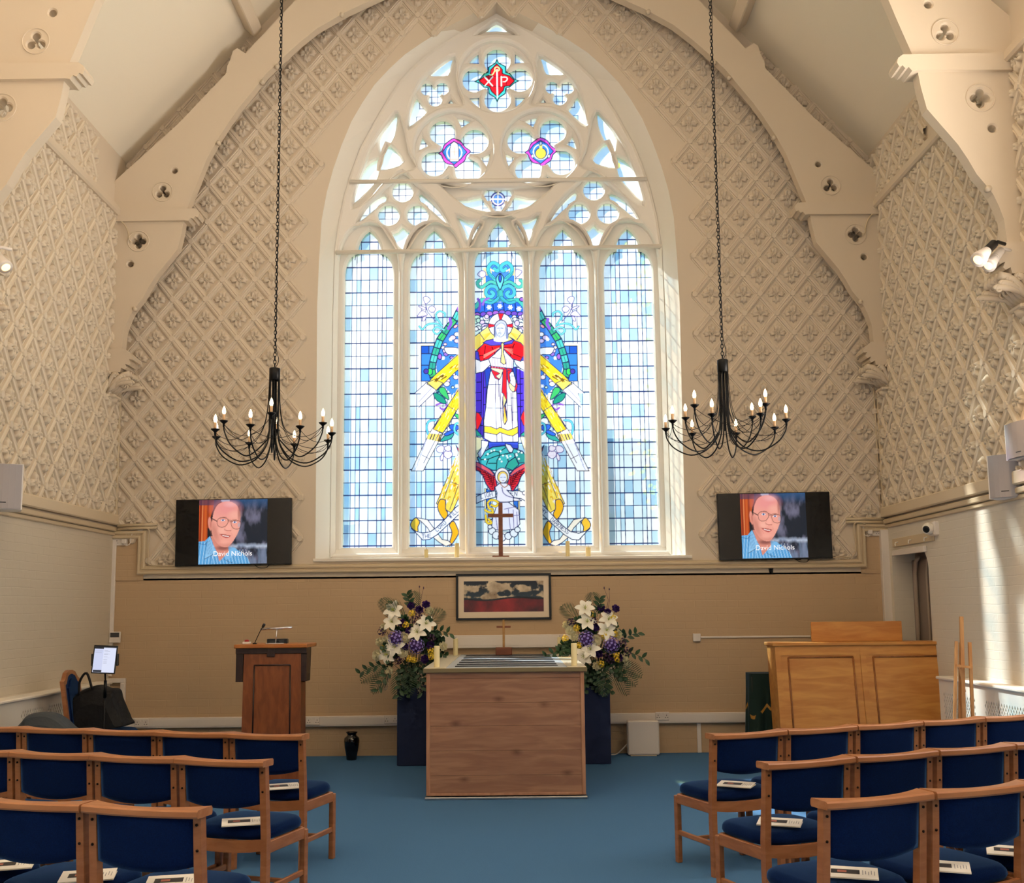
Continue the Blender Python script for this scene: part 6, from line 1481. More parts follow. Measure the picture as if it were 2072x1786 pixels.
# ================================================================== CHANDELIERS
M_iron=mat('black_iron','0B0A0C',.4,metal=.5); M_sleeve=mat('candle_sleeve','D9B288',.5)
M_bulb=mat('lit_bulb','FFF2D0',.3,emit='FFDFA8',est=9.0)
def link_chain(mb,x,y,z0,z1,pitch=.030,r=.0032,lw=.0105,ll=.020):
    n=int((z1-z0)/pitch)
    for i in range(n):
        z=z0+(i+.5)*pitch; pts=[]
        for k in range(11):
            a=2*PI*k/10; u=lw*math.cos(a); v=ll*math.sin(a); pts.append((x+(u if i%2 else 0),y+(0 if i%2 else u),z+v))
        mb.tube(pts,r,5,cap=False)
YCH=Y2
def zin(xw):   # underside of the truss arch at x
    P=sorted((p for p in iW),key=lambda p:p[0]); xw=XC-abs(xw-XC); return interp(xw,[p[0] for p in P],[p[1] for p in P])
def chandelier(px,pyc,pytop,ph8,ph4,lab):
    c=onY(px,pyc,YCH); ztop=onY(px,pytop,YCH).z-c.z
    r=empty('chandelier',tuple(c),0,lab,'chandelier','candle chandeliers')
    R8=.475;R4=.382;up4=.105; hb=ztop-.095
    mb=MB(); mb.lathe([(.012,ztop+.012),(.040,ztop+.004),(.043,ztop),(.043,hb),(.036,hb-.004)],n=28); mb.build('hub',M_iron,r)
    mb=MB(); mb.tube([(0,0,hb),(0,0,-.05)],.010,8); mb.build('centre_rod',M_iron,r)
    cups=[(math.radians(ph8+45*k),R8,0) for k in range(8)]+[(math.radians(ph4+90*k),R4,up4) for k in range(4)]
    for (a,R,u) in cups:
        ca,sa=math.cos(a),math.sin(a); Q=lambda q,z:(ca*q,sa*q,z)
        mb=MB(); mb.tube(smooth([Q(.034,hb+.01),Q(.034,.18),Q(.038,.0),Q(.07,-.10+u*.4),Q(.15,-.19+u*.5),Q(R*.58,-.225+u*.6),Q(R*.85,-.165+u*.8),Q(R*.98,-.085+u),Q(R,-.02+u)],5),.0055,7)
        mb.tube(smooth([Q(.040,hb+.005),Q(.05,.22),Q(.085,.06),Q(.17,-.06+u*.6),Q(R*.65,-.11+u*.7),Q(R*.9,-.085+u*.9),Q(R,-.035+u)],4),.0024,5)
        arm=mb.build('arm',M_iron,r,fixn=False)
        mb=MB(); mb.lathe([(.007,-.045),(.009,-.02),(.014,-.014),(.026,-.004),(.034,.004),(.033,.007),(.012,.004)],Q(R,u),18); mb.build('drip_cup',M_iron,arm)
        mb=MB(); mb.lathe([(.0105,.003),(.0108,.055),(.009,.058)],Q(R,u),14); mb.build('candle_sleeve',M_sleeve,arm)
        mb=MB(); mb.lathe([(.007,.057),(.012,.066),(.0145,.078),(.012,.096),(.006,.112),(.001,.122)],Q(R,u),14); mb.build('bulb',M_bulb,arm)
    def drape(A,B,s):
        mb=MB(); P=[]
        for i in range(13):
            t=i/12; P.append((A[0]*(1-t)+B[0]*t,A[1]*(1-t)+B[1]*t,A[2]*(1-t)+B[2]*t-s*4*t*(1-t)))
        mb.tube(P,.0022,5); mb.build('drape_wire',M_iron,r,fixn=False)
    pt=lambda a,R,u:(math.cos(a)*R,math.sin(a)*R,u-.02)
    for k in range(8): drape(pt(*cups[k]),pt(*cups[(k+1)%8]),.07)
    for k in range(4): drape(pt(*cups[8+k]),pt(*cups[8+(k+1)%4]),.12)
    zt=zin(c.x)-c.z+.02
    mb=MB(); link_chain(mb,0,0,ztop+.01,zt); mb.build('chain',M_iron,r,fixn=False)
    mb=MB(); rn=random.Random(int(px)); P=[(.0,0,ztop)]; z=ztop+.08
    P.append((.03,.0,ztop+.07))
    while z<zt-.25: P.append((.006+rn.uniform(-.004,.008),-.006,z+.1)); z+=.25
    P.append((0,0,zt)); mb.tube(smooth(P,4),.0028,5); mb.build('power_cord',M_iron,r,fixn=False)
    mb=MB(); mb.lathe([(.03,0),(.05,.01),(.02,-.03)][::-1],(0,0,zt),16); mb.build('ceiling_hook_plate',M_iron,r)
chandelier(553.5,881,746,-8,-80,'black iron candle chandelier hanging left of the window')
chandelier(1466.5,859,729,22.5,43,'black iron candle chandelier hanging right of the window')
# ================================================================== TELEVISIONS
TVR=Ras(0,0,1135,1060,.26,'1E2836'); R_=TVR
hh,ww=R_.h,R_.w; yy=np.linspace(0,1,hh)[:,None]*np.ones((1,ww)); n1=fbm(hh,ww,7,1.2,21); n2=fbm(hh,ww,6,2.4,8)
k=np.clip((n1-.52)*3,0,1)[...,None]; R_.a=(np.array(lin('18202C'))*(1-k)+np.array(lin('6C6A80'))*k).astype(np.float32)
k=(np.clip(1-yy*6,0,1)*.7)[...,None]; R_.a=R_.a*(1-k)+np.array(lin('2A5A8C'))*k
m=np.clip(1-np.abs(yy-.73-(n2-.5)*.06)/.05,0,1)[...,None]; R_.a=R_.a*(1-m)+(np.array(lin('6E80A0'))*(1-n2[...,None])+np.array(lin('D8E0EE'))*n2[...,None])*m
m=(yy>.77)[...,None]*.6*np.clip((n2-.45)*5,0,1)[...,None]; R_.a=R_.a*(1-m)+np.array(lin('7A8CA8'))*m; R_.a=R_.a.astype(np.float32)
o_=lambda P:[(x-455,y-105) for x,y in P]
R_.fill([(0,0),(250,0),(200,500),(150,700),(0,700)],'B8481C')
for x,w_c,c in ((30,26,'8A2E12'),(60,10,'E89A60'),(110,30,'C85A22'),(150,20,'8E3414'),(190,26,'C0541E')): R_.line([(x,0),(x-8,690)],w_c,c)
R_.fill([(0,0),(360,0),(330,50),(240,90),(0,85)],'3A3450',.75); R_.fill(o_([(600,560),(680,600),(650,760),(600,740)]),'141820')
R_.fill(o_([(820,100),(960,100),(960,140),(820,150)]),'9AB0CC')
# shirt
R_.fill(o_([(440,790),(560,780),(640,700),(700,830),(760,960),(960,940),(960,880),(1130,950),(1260,1060),(1320,1170),(430,1170)]),'5EA8DC')
for i in range(34):
    x=440+i*26; R_.line(o_([(x+ (40 if x<700 else -60),800 if x<700 else 930),(x,1170)]),6,['1F4A86','CFE4F6','2F7CC4','DCEEFA'][i%4],.8)
R_.line(o_([(440,815),(560,840),(660,720)]),7,'1F4A86'); R_.fill(o_([(640,700),(600,800),(560,1070),(700,1010),(760,970),(690,850)]),'8CC4EC'); 
for i in range(5): R_.line(o_([(640-i*14,740+i*20),(690-i*22,1000)]),5,'2A5C9C',.8)
R_.line(o_([(560,1075),(700,1000)]),7,'142A50'); R_.fill(o_([(960,880),(1060,900),(1120,960),(960,1080),(890,1100)]),'7AB8E6'); R_.line(o_([(880,1080),(960,1130),(1020,1140)]),6,'142A50')
# neck, ear, head
R_.fill(o_([(650,700),(700,840),(760,960),(800,1120),(860,1060),(960,960),(940,880),(700,700)]),'D98A78'); R_.ell(*o_([(860,900)])[0],110,36,'6E3A3A',.75,.5)
R_.ell(*o_([(642,500)])[0],34,110,'E89684',1,.12,rot=-.12); R_.ell(*o_([(648,505)])[0],14,60,'C06A5C',.7,.5)
R_.fill(o_([(650,380),(700,240),(760,170),(840,140),(760,330),(700,420),(690,560),(665,470)]),'1E1A22',sm=3)
R_.fill(o_([(700,300),(770,180),(880,135),(980,140),(1070,190),(1120,280),(1140,400),(1135,560),(1090,680),(1020,800),(940,880),(850,880),(770,830),(700,730),(672,640),(670,480)]),'EFA190',sm=4)
R_.ell(*o_([(900,250)])[0],200,120,'E88C90',.6,.6); R_.ell(*o_([(980,180)])[0],90,40,'F8C0C4',.5,.7); R_.ell(*o_([(1040,360)])[0],90,60,'F6B4A0',.6,.6); R_.ell(*o_([(1120,330)])[0],22,120,'9A5A52',.7,.6)
R_.ell(*o_([(720,640)])[0],50,170,'C07868',.65,.6,rot=-.3); R_.ell(*o_([(840,620)])[0],60,50,'F8B8A4',.7,.6); R_.ell(*o_([(1040,640)])[0],50,60,'F6B09C',.6,.6); R_.ell(*o_([(900,850)])[0],90,30,'C87868',.6,.6); R_.ell(*o_([(890,810)])[0],60,40,'F4AC9A',.6,.6)
R_.ell(*o_([(940,560)])[0],48,66,'F8AE9C',.9,.35); R_.line(o_([(880,600),(930,620),(990,620)]),8,'A0483E'); R_.line(o_([(915,500),(880,590)]),5,'C87466',.8)
R_.fill(o_([(810,675),(880,680),(980,700),(930,740),(860,720)]),'B84A46',sm=3); R_.line(o_([(850,692),(900,705),(950,712)]),14,'F4E8E4'); R_.line(o_([(805,672),(880,680),(985,702)]),6,'7A2A2A'); R_.line(o_([(790,640),(800,690),(840,760)]),4,'C87466',.8); R_.line(o_([(1000,660),(1005,700)]),4,'C87466',.8)
for x,y in ((852,445),(1048,480)):
    R_.ell(*o_([(x,y)])[0],34,16,'E8E4EC'); R_.ell(*o_([(x,y)])[0],15,15,'34589C'); R_.ell(*o_([(x,y)])[0],6,6,'101428'); R_.line(o_([(x-40,y-12),(x,y-22),(x+38,y-10)]),5,'8A4A40')
R_.line(o_([(800,410),(860,392),(910,400)]),8,'9A6050'); R_.line(o_([(1010,440),(1070,440),(1100,460)]),8,'9A6050')
for P in ([(755,450),(790,410),(860,400),(935,430),(930,500),(880,550),(810,555),(765,520)],[(990,470),(1040,450),(1110,455),(1152,490),(1145,560),(1100,592),(1030,580),(995,530)]):
    R_.line(o_(P+[P[0]]),7,'4A2A28',sm=3); 
R_.line(o_([(930,440),(1000,452)]),8,'4A2A28'); R_.line(o_([(935,462),(995,470)]),6,'5A3530'); R_.line(o_([(650,400),(755,460)]),14,'241A1C')
R_.ell(*o_([(1120,525)])[0],20,36,'9AA6B8',.6,.4)
R_.a=np.clip(R_.a,0,1)
M_tvpic=attmat('tv_picture','tint',.35,.95,.3); M_tvblk=mat('tv_screen','04060C',.18,spec=.5)
def television(tl,br,lab,pic,noteglow=False):
    Y=D-.10; a,b_=onY(*tl,Y),onY(*br,Y); cx_,cz_=(a.x+b_.x)/2,(a.z+b_.z)/2; w,h=(b_.x-a.x)/2,(a.z-b_.z)/2
    r=empty('television',(cx_,Y,cz_),0,lab,'television','wall-mounted televisions'); r.rotation_euler=(0,math.radians(-.5),0)
    mb=MB(); mb.box(-w,w,0,.045,-h,h,.004); mb.build('cabinet',M_blackpl,r)
    mb=MB(); mb.box(-w+.006,w-.006,-.003,.001,-h+.014,h-.006,.0005); sc=mb.build('screen',M_tvblk,r)
    mb=MB(); mb.box(-.2,.2,.045,.095,-.12,.12,.003); mb.build('wall_mount',M_black,r)
    x0,x1=pic[0]*w,pic[1]*w
    picpanel('picture',TVR,x0,x1,-h+.016,h-.009,.0055,M_tvpic,sc,-.0045)
    cu=bpy.data.curves.new('t','FONT'); cu.body='David Nichols'; cu.size=.075; cu.align_x='CENTER'; cu.offset=-.0004
    t=bpy.data.objects.new('t',cu); COL.objects.link(t); me=bpy.data.meshes.new_from_object(t); bpy.data.objects.remove(t); bpy.data.curves.remove(cu)
    me.transform(Matrix.Translation((x0+(x1-x0)*.50,-.0065,-h+.105))@Matrix.Rotation(PI/2,4,'X')); me.materials.clear(); me.materials.append(mat('caption_white','F4F6FC',.4,emit='F4F6FC',est=.8)); link('caption',me,sc)
    mb=MB(); mb.tube(smooth([(w*.35,.05,-h+.01),(w*.42,.04,-h-.025),(w*.55,.04,-h-.03),(w*.60,.05,-h+.0)],5),.004,6); mb.build('hanging_lead',M_blackpl,r)
    return r
television((357,1010),(588.5,1142.5),'wall television left of the window showing a bald man in glasses','x' and (-.595,.585))
tv2=television((1451,997.5),(1685,1130.5),'wall television right of the window showing a bald man in glasses',(-.595,.565))
# ================================================================== FITTINGS ON THE WALLS
M_pin=mat('socket_slot','3A342F',.6)
def socket(px,py,Y,wpx,lab,loc=None,zmid=None):
    p=onY(px,py,Y); r=empty('double_socket',(p.x,Y,p.z),0,lab,'socket','double sockets')
    mb=MB(); mb.box(-.073,.073,-.012,0,-.043,.043,.004); f_=mb.build('faceplate',M_plastic,r)
    for s in (-1,1):
        mb=MB(); mb.box(s*.02-.007,s*.02+.007,-.016,-.011,.012,.03,.002); mb.build('rocker_switch',M_plastic,r)
        for (dx,dz,a,b_) in ((0,.012,.003,.006),(-.012,-.012,.005,.003),(.012,-.012,.005,.003)):
            mb=MB(); mb.box(s*.045+dx-a,s*.045+dx+a,-.0128,-.0118,dz-b_-.004,dz+b_-.004,.0003); mb.build('pin_slot',M_pin,f_)
    return r
# dado trunking low on the wall
zA=onY(640,1449,D-.05).z; zB=onY(640,1470,D-.05).z
xq0,xq1=XL+.13,onY(1560,1440,D-.05).x
r=empty('dado_trunking',((xq0+xq1)/2,D,0),0,'long white cable trunking low along the window wall','trunking'); w=(xq1-xq0)/2
mb=MB(); mb.box(-w,w,-.05,0,zB,zA,.006); mb.build('trunking_body',M_plastic,r); mb=MB(); mb.box(-w,w,-.054,-.05,zB+.018,zA-.018,.001); mb.build('lid',M_plastic,r)
for px,py,t in ((287,1462,'behind the seat of the tall-backed chair'),(633.5,1458,'just right of the lectern'),(791,1455,'left of the left flower pedestal'),(1340,1448,'above the white heater')): socket(px,py,D-.054,28,'double socket on the low trunking %s'%t)
r=empty('upper_trunking',(onY(1029,1297,D-.04).x,D,onY(1029,1297,D-.04).z),0,'short wide white trunking on the wall behind the catafalque','trunking'); w=(onY(1168,1297,D).x-onY(890,1297,D).x)/2
mb=MB(); mb.box(-w,w,-.055,0,-.07,.07,.006); mb.build('trunking_body',M_plastic,r); mb=MB(); mb.box(-w,w,-.059,-.055,-.045,.045,.001); mb.build('lid',M_plastic,r)
# white heater box
a,b_=onZ(1271,1530,0),onZ(1336,1530,0); zt_=onY(1300,1458,a.y).z
r=empty('heater_box',((a.x+b_.x)/2,a.y,0),0,'plain white metal casing standing on the carpet right of the pedestals','casing'); w=(b_.x-a.x)/2
mb=MB(); mb.box(-w,w,0,.12,.012,zt_,.012); mb.build('casing',M_plastic,r); mb=MB(); mb.box(-w+.03,w-.03,.01,.11,0,.014,.002); mb.build('foot_plate',M_trim,r)
mb=MB(); mb.tube(smooth([(-w-.0,.06,.12),(-w-.06,.07,.06),(-w-.12,.09,.01),(-w-.2,.10,.008)],5),.006,6); mb.build('flex',M_plastic,r)
p=onY(1415,1490,D-.02); o=MB().box(-.022,.022,-.02,0,0,zB-.002,.004).build('vertical_conduit',M_plastic,None,(p.x,D,0)); tag(o,'short white vertical conduit from the low trunking to the floor','conduit')
p=onY(1410,1289.5,D-.02); r=empty('wall_junction_box',(p.x,D,p.z),0,'small square white junction box in the middle of the right wall panel','box')
mb=MB(); mb.box(-.042,.042,-.03,0,-.042,.042,.005); mb.build('box',M_plastic,r)
q2=onY(1640,1287,D-.01); mb=MB(); mb.box(.042,q2.x-p.x,-.014,0,-.008,.012,.003); mb.build('conduit_strip',M_plastic,r)
# corner trunkings
def strip(x0,y0,x1,y1,wd,lab,name='wall_trunking',dp=.05,m=M_plastic):
    a,b_=onY(x0,y0,D-dp),onY(x1,y1,D-dp); o=MB().box(-wd/2,wd/2,-dp,0,0,a.z-b_.z,.005).build(name,m,None,((a.x+b_.x)/2,D,b_.z)); tag(o,lab,'trunking'); return o
strip(1797,1071,1805,1330,.135,'wide white vertical trunking in the right corner by the doorway','wall_trunking',.07)
strip(229,1090,222,1368,.05,'narrow white vertical trunking in the left corner above the thermostat','wall_trunking',.03)
p=onY(229,1289,D-.04); r=empty('thermostat',(p.x+.02,D-.03,p.z),0,'white wall controller with a grey display in the left corner','controller')
mb=MB(); mb.box(-.06,.06,-.022,0,-.06,.06,.005); mb.build('controller_body',M_plastic,r); mb=MB(); mb.box(-.048,.048,-.024,-.021,-.0,.05,.001); mb.build('display',mat('lcd_grey','4A4A4C',.3),r)
p=onY(247,1372,D-.05); r=empty('conduit_elbow',(p.x,D,0),0,'white trunking elbow dropping to the skirting in the left corner','trunking')
mb=MB(); mb.box(-.17,.03,-.05,0,p.z-.05,p.z,.005); mb.build('horizontal_run',M_plastic,r); mb=MB(); mb.box(-.02,.03,-.05,0,zA,p.z-.05,.005); mb.build('vertical_run',M_plastic,r)
s1=socket(245.5,1095.5,D-.014,30,'double socket with a white plug under the ledge in the left corner'); s2=socket(1766.5,1076.5,D-.014,27,'double socket with a white plug under the ledge in the right corner')
for s_,sg in ((s1,1),(s2,-1)):
    x=s_.location.x; z=s_.location.z
    r=empty('plug',(x+sg*.040,D-.028,z),0,'white plug and lead in the %s corner socket'%('left' if sg>0 else 'right'),'plug')
    mb=MB(); mb.box(-.026,.026,-.03,0,-.026,.026,.008); mb.build('plug_body',M_plastic,r); mb=MB(); mb.tube(smooth([(0,-.02,-.025),(.03*sg,-.02,-.045),(.07*sg,-.02,-.02),(.075*sg,-.01,.06),(.11*sg,-.01,.10),(.2*sg,-.01,.125)],5),.005,6); mb.build('lead',M_plastic,r)
for sg,pts,t in ((1,[(290,1069),(301,1071),(303,1085),(301,1100),(299,1130),(299,1138),(305,1143),(330,1144.5),(356,1144.5)],'left'),(-1,[(1752,1060),(1738,1056),(1729,1060),(1728,1075),(1731,1100),(1730,1118),(1722,1126),(1700,1127),(1686,1128)],'right')):
    P=[onY(x,y,D-.062) for x,y in pts]; mb=MB(); mb.tube(smooth([tuple(p) for p in P],4),.006,6); o=mb.build('cable',M_trim); tag(o,'cream cable clipped round the ledge step beside the %s television'%t,'cable')
for a,b_,t in (((238,1064),(318,1061),'left'),((1712,1050),(1788,1050),'right')):
    r=empty('pipe_pair',(0,0,0),0,'pair of short cream pipes across the relief in the %s corner'%t,'pipe','cream pipe pairs')
    for dz in (0,-.035):
        mb=MB(); A,B_=onY(*a,D-.05),onY(*b_,D-.05); mb.tube([A+Vector((0,0,dz)),(A+B_)/2+Vector((0,0,dz+.004)),B_+Vector((0,0,dz))],.016,8); mb.build('pipe',M_trim,r)
# W-shaped bracket
p=onY(1560,1153,D-.01); k=.0054
o=MB()
for A,B_ in (((-4,7),(-2.2,-7)),((-2.2,-7),(0,4)),((0,4),(2.2,-7)),((2.2,-7),(4,7)),((-4.6,7),(4.6,7))): o.tube([(A[0]*k,0,A[1]*k),(B_[0]*k,0,B_[1]*k)],.0065,6)
o=o.build('w_bracket',M_blackpl,None,(p.x,D-.010,p.z)); tag(o,'small black W-shaped bracket on the wall under the right television','bracket')
# camera, coat rail, door head strip on the right wall
p=onX(1882,1069,XR-.07); r=empty('dome_camera',(XR-.055,p.y,p.z),0,'white ball security camera under the ledge above the doorway','camera')
dirc=Vector((-.75,-.62,-.2)).normalized(); B=frame_to(dirc)
mb=MB(); mb.box(-.002,.055,-.07,.07,-.07,.07,.01); mb.build('mount_box',M_plastic,r)
mb=MB(); mb.lathe([(.001,-.06),(.035,-.05),(.055,-.02),(.06,0),(.055,.025),(.042,.045),(.038,.046)],n=24,M=Matrix.Translation((-.03,0,0))@B); mb.build('camera_ball',M_white,r)
mb=MB(); mb.lathe([(.036,.042),(.034,.05),(.018,.052),(.001,.05)],n=20,M=Matrix.Translation((-.03,0,0))@B); mb.build('lens',M_blackpl,r)
pa,pb=onX(1890,1086,XR-.02),onX(1808,1097,XR-.02)
r=empty('coat_rail',(XR-.012,(pa.y+pb.y)/2,(pa.z+pb.z)/2),0,'cream coat rail with small hooks above the doorway','rail'); L=(pb.y-pa.y)/2
mb=MB(); mb.box(-.022,0,-L,L,-.045,.045,.004); mb.build('board',M_trim,r)
for t in (-.75,0,.7): mb=MB(); mb.tube([(-.02,t*L,0),(-.05,t*L,-.005),(-.055,t*L,-.03),(-.05,t*L,-.04)],.006,6); mb.build('hook',M_white,r)
pa,pb=onX(1872,1110,XR-.03),onX(1808,1113,XR-.03); o=MB().box(-.04,0,-(pb.y-pa.y)/2,(pb.y-pa.y)/2,-.03,.03,.005).build('door_head_strip',M_plastic,None,(XR-.012,(pa.y+pb.y)/2,pa.z-.0)); tag(o,'white cable strip across the head of the doorway','trunking')
# loudspeakers
M_spk=mat('speaker_white','E4E2E2',.45); M_gr=mat('speaker_grille','9C9AA0',.6,bump=(900,.5,.001))
def speaker(loc,rz,w,h,dp,lab,rx=0):
    r=empty('loudspeaker',loc,rz,lab,'loudspeaker','wall loudspeakers'); r.rotation_euler=(rx,0,rz)
    mb=MB(); P=[(-w/2,0),(w/2,0),(w*.42,dp),(-w*.42,dp)]; mb.prism(P,lambda u,v,d:(u,v,d),-h/2,h/2); mb.build('cabinet',M_spk,r)
    mb=MB(); R=[]
    for i in range(9): t=-1+i/4; R.append([(-w/2*.93,-.004-.0*(1-t*t),h/2*.97*t),(w/2*.93,-.004,h/2*.97*t)])
    n=8; rows=[]
    for j in range(7):
        u=-1+2*j/6; rows.append([(u*w/2*.93,-.006-.035*(1-u*u),h/2*.97*(-1+2*i/n)) for i in range(n+1)])
    for a,b_ in zip(rows,rows[1:]): mb.loft(a,b_,False,0,True)
    mb.build('curved_grille',M_gr,r); mb=MB(); mb.box(-.03,.03,-.042,-.036,-h*.36,-h*.34,.001); mb.build('badge',M_blackpl,r)
    mb=MB(); mb.tube([(0,dp,0),(.01,dp+.04,0)],.03,10); mb.build('wall_arm',M_spk,r); return r
Ys=8.55; p=onY(2022,963,Ys); speaker((p.x+.05,Ys,p.z),math.radians(-38),.27,.36,.18,'lower loudspeaker on the right wall above the ledge')
Ys=8.2; p=onY(2068,888,Ys); speaker((p.x+.0,Ys,p.z),math.radians(-80),.42,.29,.12,'upper loudspeaker at the right edge, just above the other one')
Ys=8.6; p=onY(6,984,Ys); speaker((p.x,Ys,p.z),math.radians(22),.30,.38,.22,'loudspeaker on the left wall cut by the picture edge')
# spotlights
M_spot=mat('spot_lens','FFE2B0',.3,emit='FFC98A',est=2.5)
def spot(pf,pb,r0,m,lab,energy,Y):
    a,b_=onY(*pf,Y-.06),onY(*pb,Y+.02); ax=(Vector(a)-Vector(b_)); L=ax.length; ax.normalize(); B=frame_to(ax)
    r=empty('spotlight',tuple(b_),0,lab,'spotlight','adjustable spotlights')
    mb=MB(); mb.lathe([(.02,-.02),(.034,-.01),(.036,L*.45),(.04,L*.5)],n=20,M=B); mb.build('lamp_holder',m,r)
    mb=MB(); mb.lathe([(.036,L*.42),(r0*.8,L*.7),(r0,L*.9),(r0,L)],n=24,M=B); mb.build('reflector',M_plastic,r)
    mb=MB(); mb.lathe([(.001,L+.004),(r0*.93,L-.002),(r0*.95,L-.008)],n=24,M=B); mb.build('lens',M_spot,r)
    mb=MB(); mb.tube([(0,0,0),(.05,.03,.03),(.12,.06,.02)],.014,8); mb.build('bracket',m,r)
    ld=bpy.data.lights.new('spot','SPOT'); ld.energy=energy; ld.color=(1,.62,.32); ld.spot_size=math.radians(75); ld.spot_blend=.6; ld.shadow_soft_size=.05
    lo=bpy.data.objects.new('spotlight_beam',ld); COL.objects.link(lo); lo.parent=r; lo.location=ax*(L+.03); lo.rotation_euler=(ax+Vector((.75 if b_.x>0 else -.75,.1,-1.1))).to_track_quat('-Z','Y').to_euler()
spot((1979,526),(2010,494),.062,M_blackpl,'black-bodied spotlight with a lit lamp on the right corbel',90,7.9)
spot((2000,538),(2024,508),.055,M_plastic,'white spotlight tucked behind the black one on the right corbel',60,8.0)
spot((12,541),(-14,505),.055,M_plastic,'white spotlight cut by the left edge, lit warm',60,8.0)
# ================================================================== OUTSIDE THE WINDOW
def outmat(n,c,c2,sc=3):
    return mat(n,c,.9,var=(c2,sc,(1,1,1)))
M_hill=outmat('hazy_distant_wood','1C4478','386CA6',.35); M_lawn=outmat('garden_grass','5A7A50','7A9A6A',2); M_hedge=outmat('hazy_hedge_leaves','163C6C','30609A',.9)  # blue haze is painted into the wood and hedge colours
g=MB().box(-60,60,D+.6,160,-.6,-.5,0).build('garden_lawn',M_lawn); g['kind']='structure'
rn=random.Random(12)
def ridge(name,y,x0,x1,hfun,m,lab,cat,seed):
    mb=MB(); n=90; a=[];b=[];c=[]
    rs=random.Random(seed); j=0
    for i in range(n+1):
        x=x0+(x1-x0)*i/n; j=j*.6+rs.uniform(-1,1)*.4; z=hfun(x)+j*.35; a.append((x,y,-.5)); b.append((x,y+1,z*.6)); c.append((x,y+4,z))
    d=[(x,y+9,-.5) for x,_,_ in a]
    for p,q in ((a,b),(b,c),(c,d)): mb.loft(p,q)
    o=mb.build(name,m); tag(o,lab,cat); return o
# heights chosen so the wooded slope tops out about where the glass darkens
ridge('wooded_hill',48,-45,45,lambda x:6.4+3.2*math.exp(-((x-4)/7)**2)+1.5*math.exp(-((x+1.5)/2.5)**2)+1.6*math.exp(-((x-14)/7)**2)-.9*math.exp(-((x+9)/3.5)**2),M_hill,'distant wooded hillside painted hazy blue behind the lower panes','hill',3)
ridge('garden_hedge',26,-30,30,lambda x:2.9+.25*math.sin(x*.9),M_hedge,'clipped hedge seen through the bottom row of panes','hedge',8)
# leafy tree beside the right-hand light
M_lv=mat('autumn_leaf','C9C93A',.6,var=('8FB02E',3,(1,1,1))); M_br=mat('bark','5A4A3A',.9)
tr_=empty('leafy_tree',(2.6,D+2.2,-.5),0,'yellow-green leafy tree showing at the edge of the right-hand light','tree')
mb=MB(); mb.tube([(.2,0,0),(.15,.05,3),(0,0,6),(-.1,0,8.4)],[.12,.1,.06,.02],8)
rn=random.Random(5); br=[]
for i in range(26):
    z=1.5+i*.27; a=rn.uniform(1.8,4.4); L=rn.uniform(.4,.85); e=(math.cos(a)*L,math.sin(a)*L*.5,z+.35); br.append(e); mb.tube([(.08,0,z),(e[0]*.5,e[1]*.5,z+.22),e],[.02,.012,.005],5)
mb.build('trunk',M_br,tr_)
mb=MB()
for e in br:
    for k in range(26):
        p=Vector(e)+Vector((rn.gauss(0,.20),rn.gauss(0,.16),rn.gauss(0,.2))); n_=Vector((rn.gauss(0,1),-1.5,rn.gauss(0,1))); C=Matrix.Translation(p)@frame_to(n_)@Matrix.Rotation(rn.uniform(0,6),4,'Z'); petal(mb,C,.075,.026,(.008,-.01),3)
o=mb.build('foliage',M_lv,tr_,fixn=False)
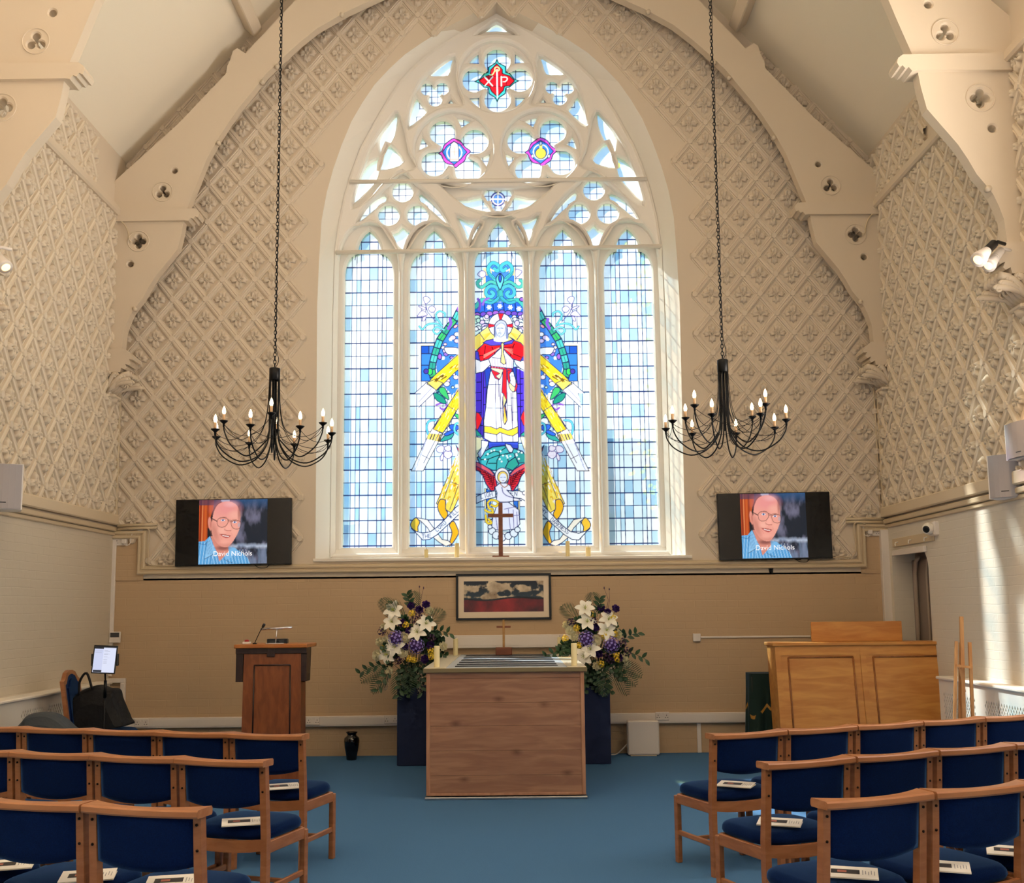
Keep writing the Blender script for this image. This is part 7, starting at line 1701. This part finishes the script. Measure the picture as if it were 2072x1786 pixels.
# ================================================================== OUTSIDE AND LIGHT
w=bpy.data.worlds.new('sky'); SC.world=w; w.use_nodes=True; nt=w.node_tree; bg=nt.nodes['Background']
tc=nt.nodes.new('ShaderNodeTexCoord'); mp=nt.nodes.new('ShaderNodeMapping'); mp.inputs['Scale'].default_value=(1,1,2.2)
n=nt.nodes.new('ShaderNodeTexNoise'); n.inputs['Scale'].default_value=3.2; n.inputs['Detail'].default_value=6
cr=nt.nodes.new('ShaderNodeValToRGB'); e=cr.color_ramp.elements; e[0].position=.40; e[0].color=(.36,.62,.95,1); e[1].position=.58; e[1].color=(1.0,1.03,1.06,1)
nt.links.new(tc.outputs['Generated'],mp.inputs[0]); nt.links.new(mp.outputs[0],n.inputs['Vector']); nt.links.new(n.outputs[0],cr.inputs[0])
# sky towards +Y; elsewhere an added warm fill glow, strongest below the horizon
sp=nt.nodes.new('ShaderNodeSeparateXYZ'); nt.links.new(tc.outputs['Generated'],sp.inputs[0])
mr=nt.nodes.new('ShaderNodeMapRange'); mr.inputs['From Min'].default_value=.2; mr.inputs['From Max'].default_value=.5
nt.links.new(sp.outputs['Y'],mr.inputs['Value']); m3=nt.nodes.new('ShaderNodeMix'); m3.data_type='FLOAT'; nt.links.new(mr.outputs[0],m3.inputs[0]); m3.inputs[3].default_value=WF
gz=nt.nodes.new('ShaderNodeMapRange'); gz.inputs['From Min'].default_value=-.22; gz.inputs['From Max'].default_value=.12; gz.inputs['To Min'].default_value=WG; gz.inputs['To Max'].default_value=WB
nt.links.new(sp.outputs['Z'],gz.inputs['Value']); rf=nt.nodes.new('ShaderNodeMapRange'); rf.inputs['From Min'].default_value=-.75; rf.inputs['From Max'].default_value=-.45; rf.inputs['To Min'].default_value=RB; rf.inputs['To Max'].default_value=1
nt.links.new(sp.outputs['Y'],rf.inputs['Value']); ml=nt.nodes.new('ShaderNodeMath'); ml.operation='MULTIPLY'; nt.links.new(gz.outputs[0],ml.inputs[0]); nt.links.new(rf.outputs[0],ml.inputs[1]); nt.links.new(ml.outputs[0],m3.inputs[2])
mc=nt.nodes.new('ShaderNodeMix'); mc.data_type='RGBA'; nt.links.new(mr.outputs[0],mc.inputs[0]); mc.inputs[6].default_value=(*REARC,1); nt.links.new(cr.outputs[0],mc.inputs[7])
nt.links.new(mc.outputs[2],bg.inputs['Color']); nt.links.new(m3.outputs[0],bg.inputs['Strength'])
sun=bpy.data.lights.new('sun','SUN'); sun.energy=SUNE; sun.angle=math.radians(1.5); sun.color=(1,.93,.82)
so=bpy.data.objects.new('sun',sun); COL.objects.link(so); so.rotation_euler=Vector((-1,1.05,1.25)).to_track_quat('Z','Y').to_euler()
SC.view_settings.exposure=EXPO
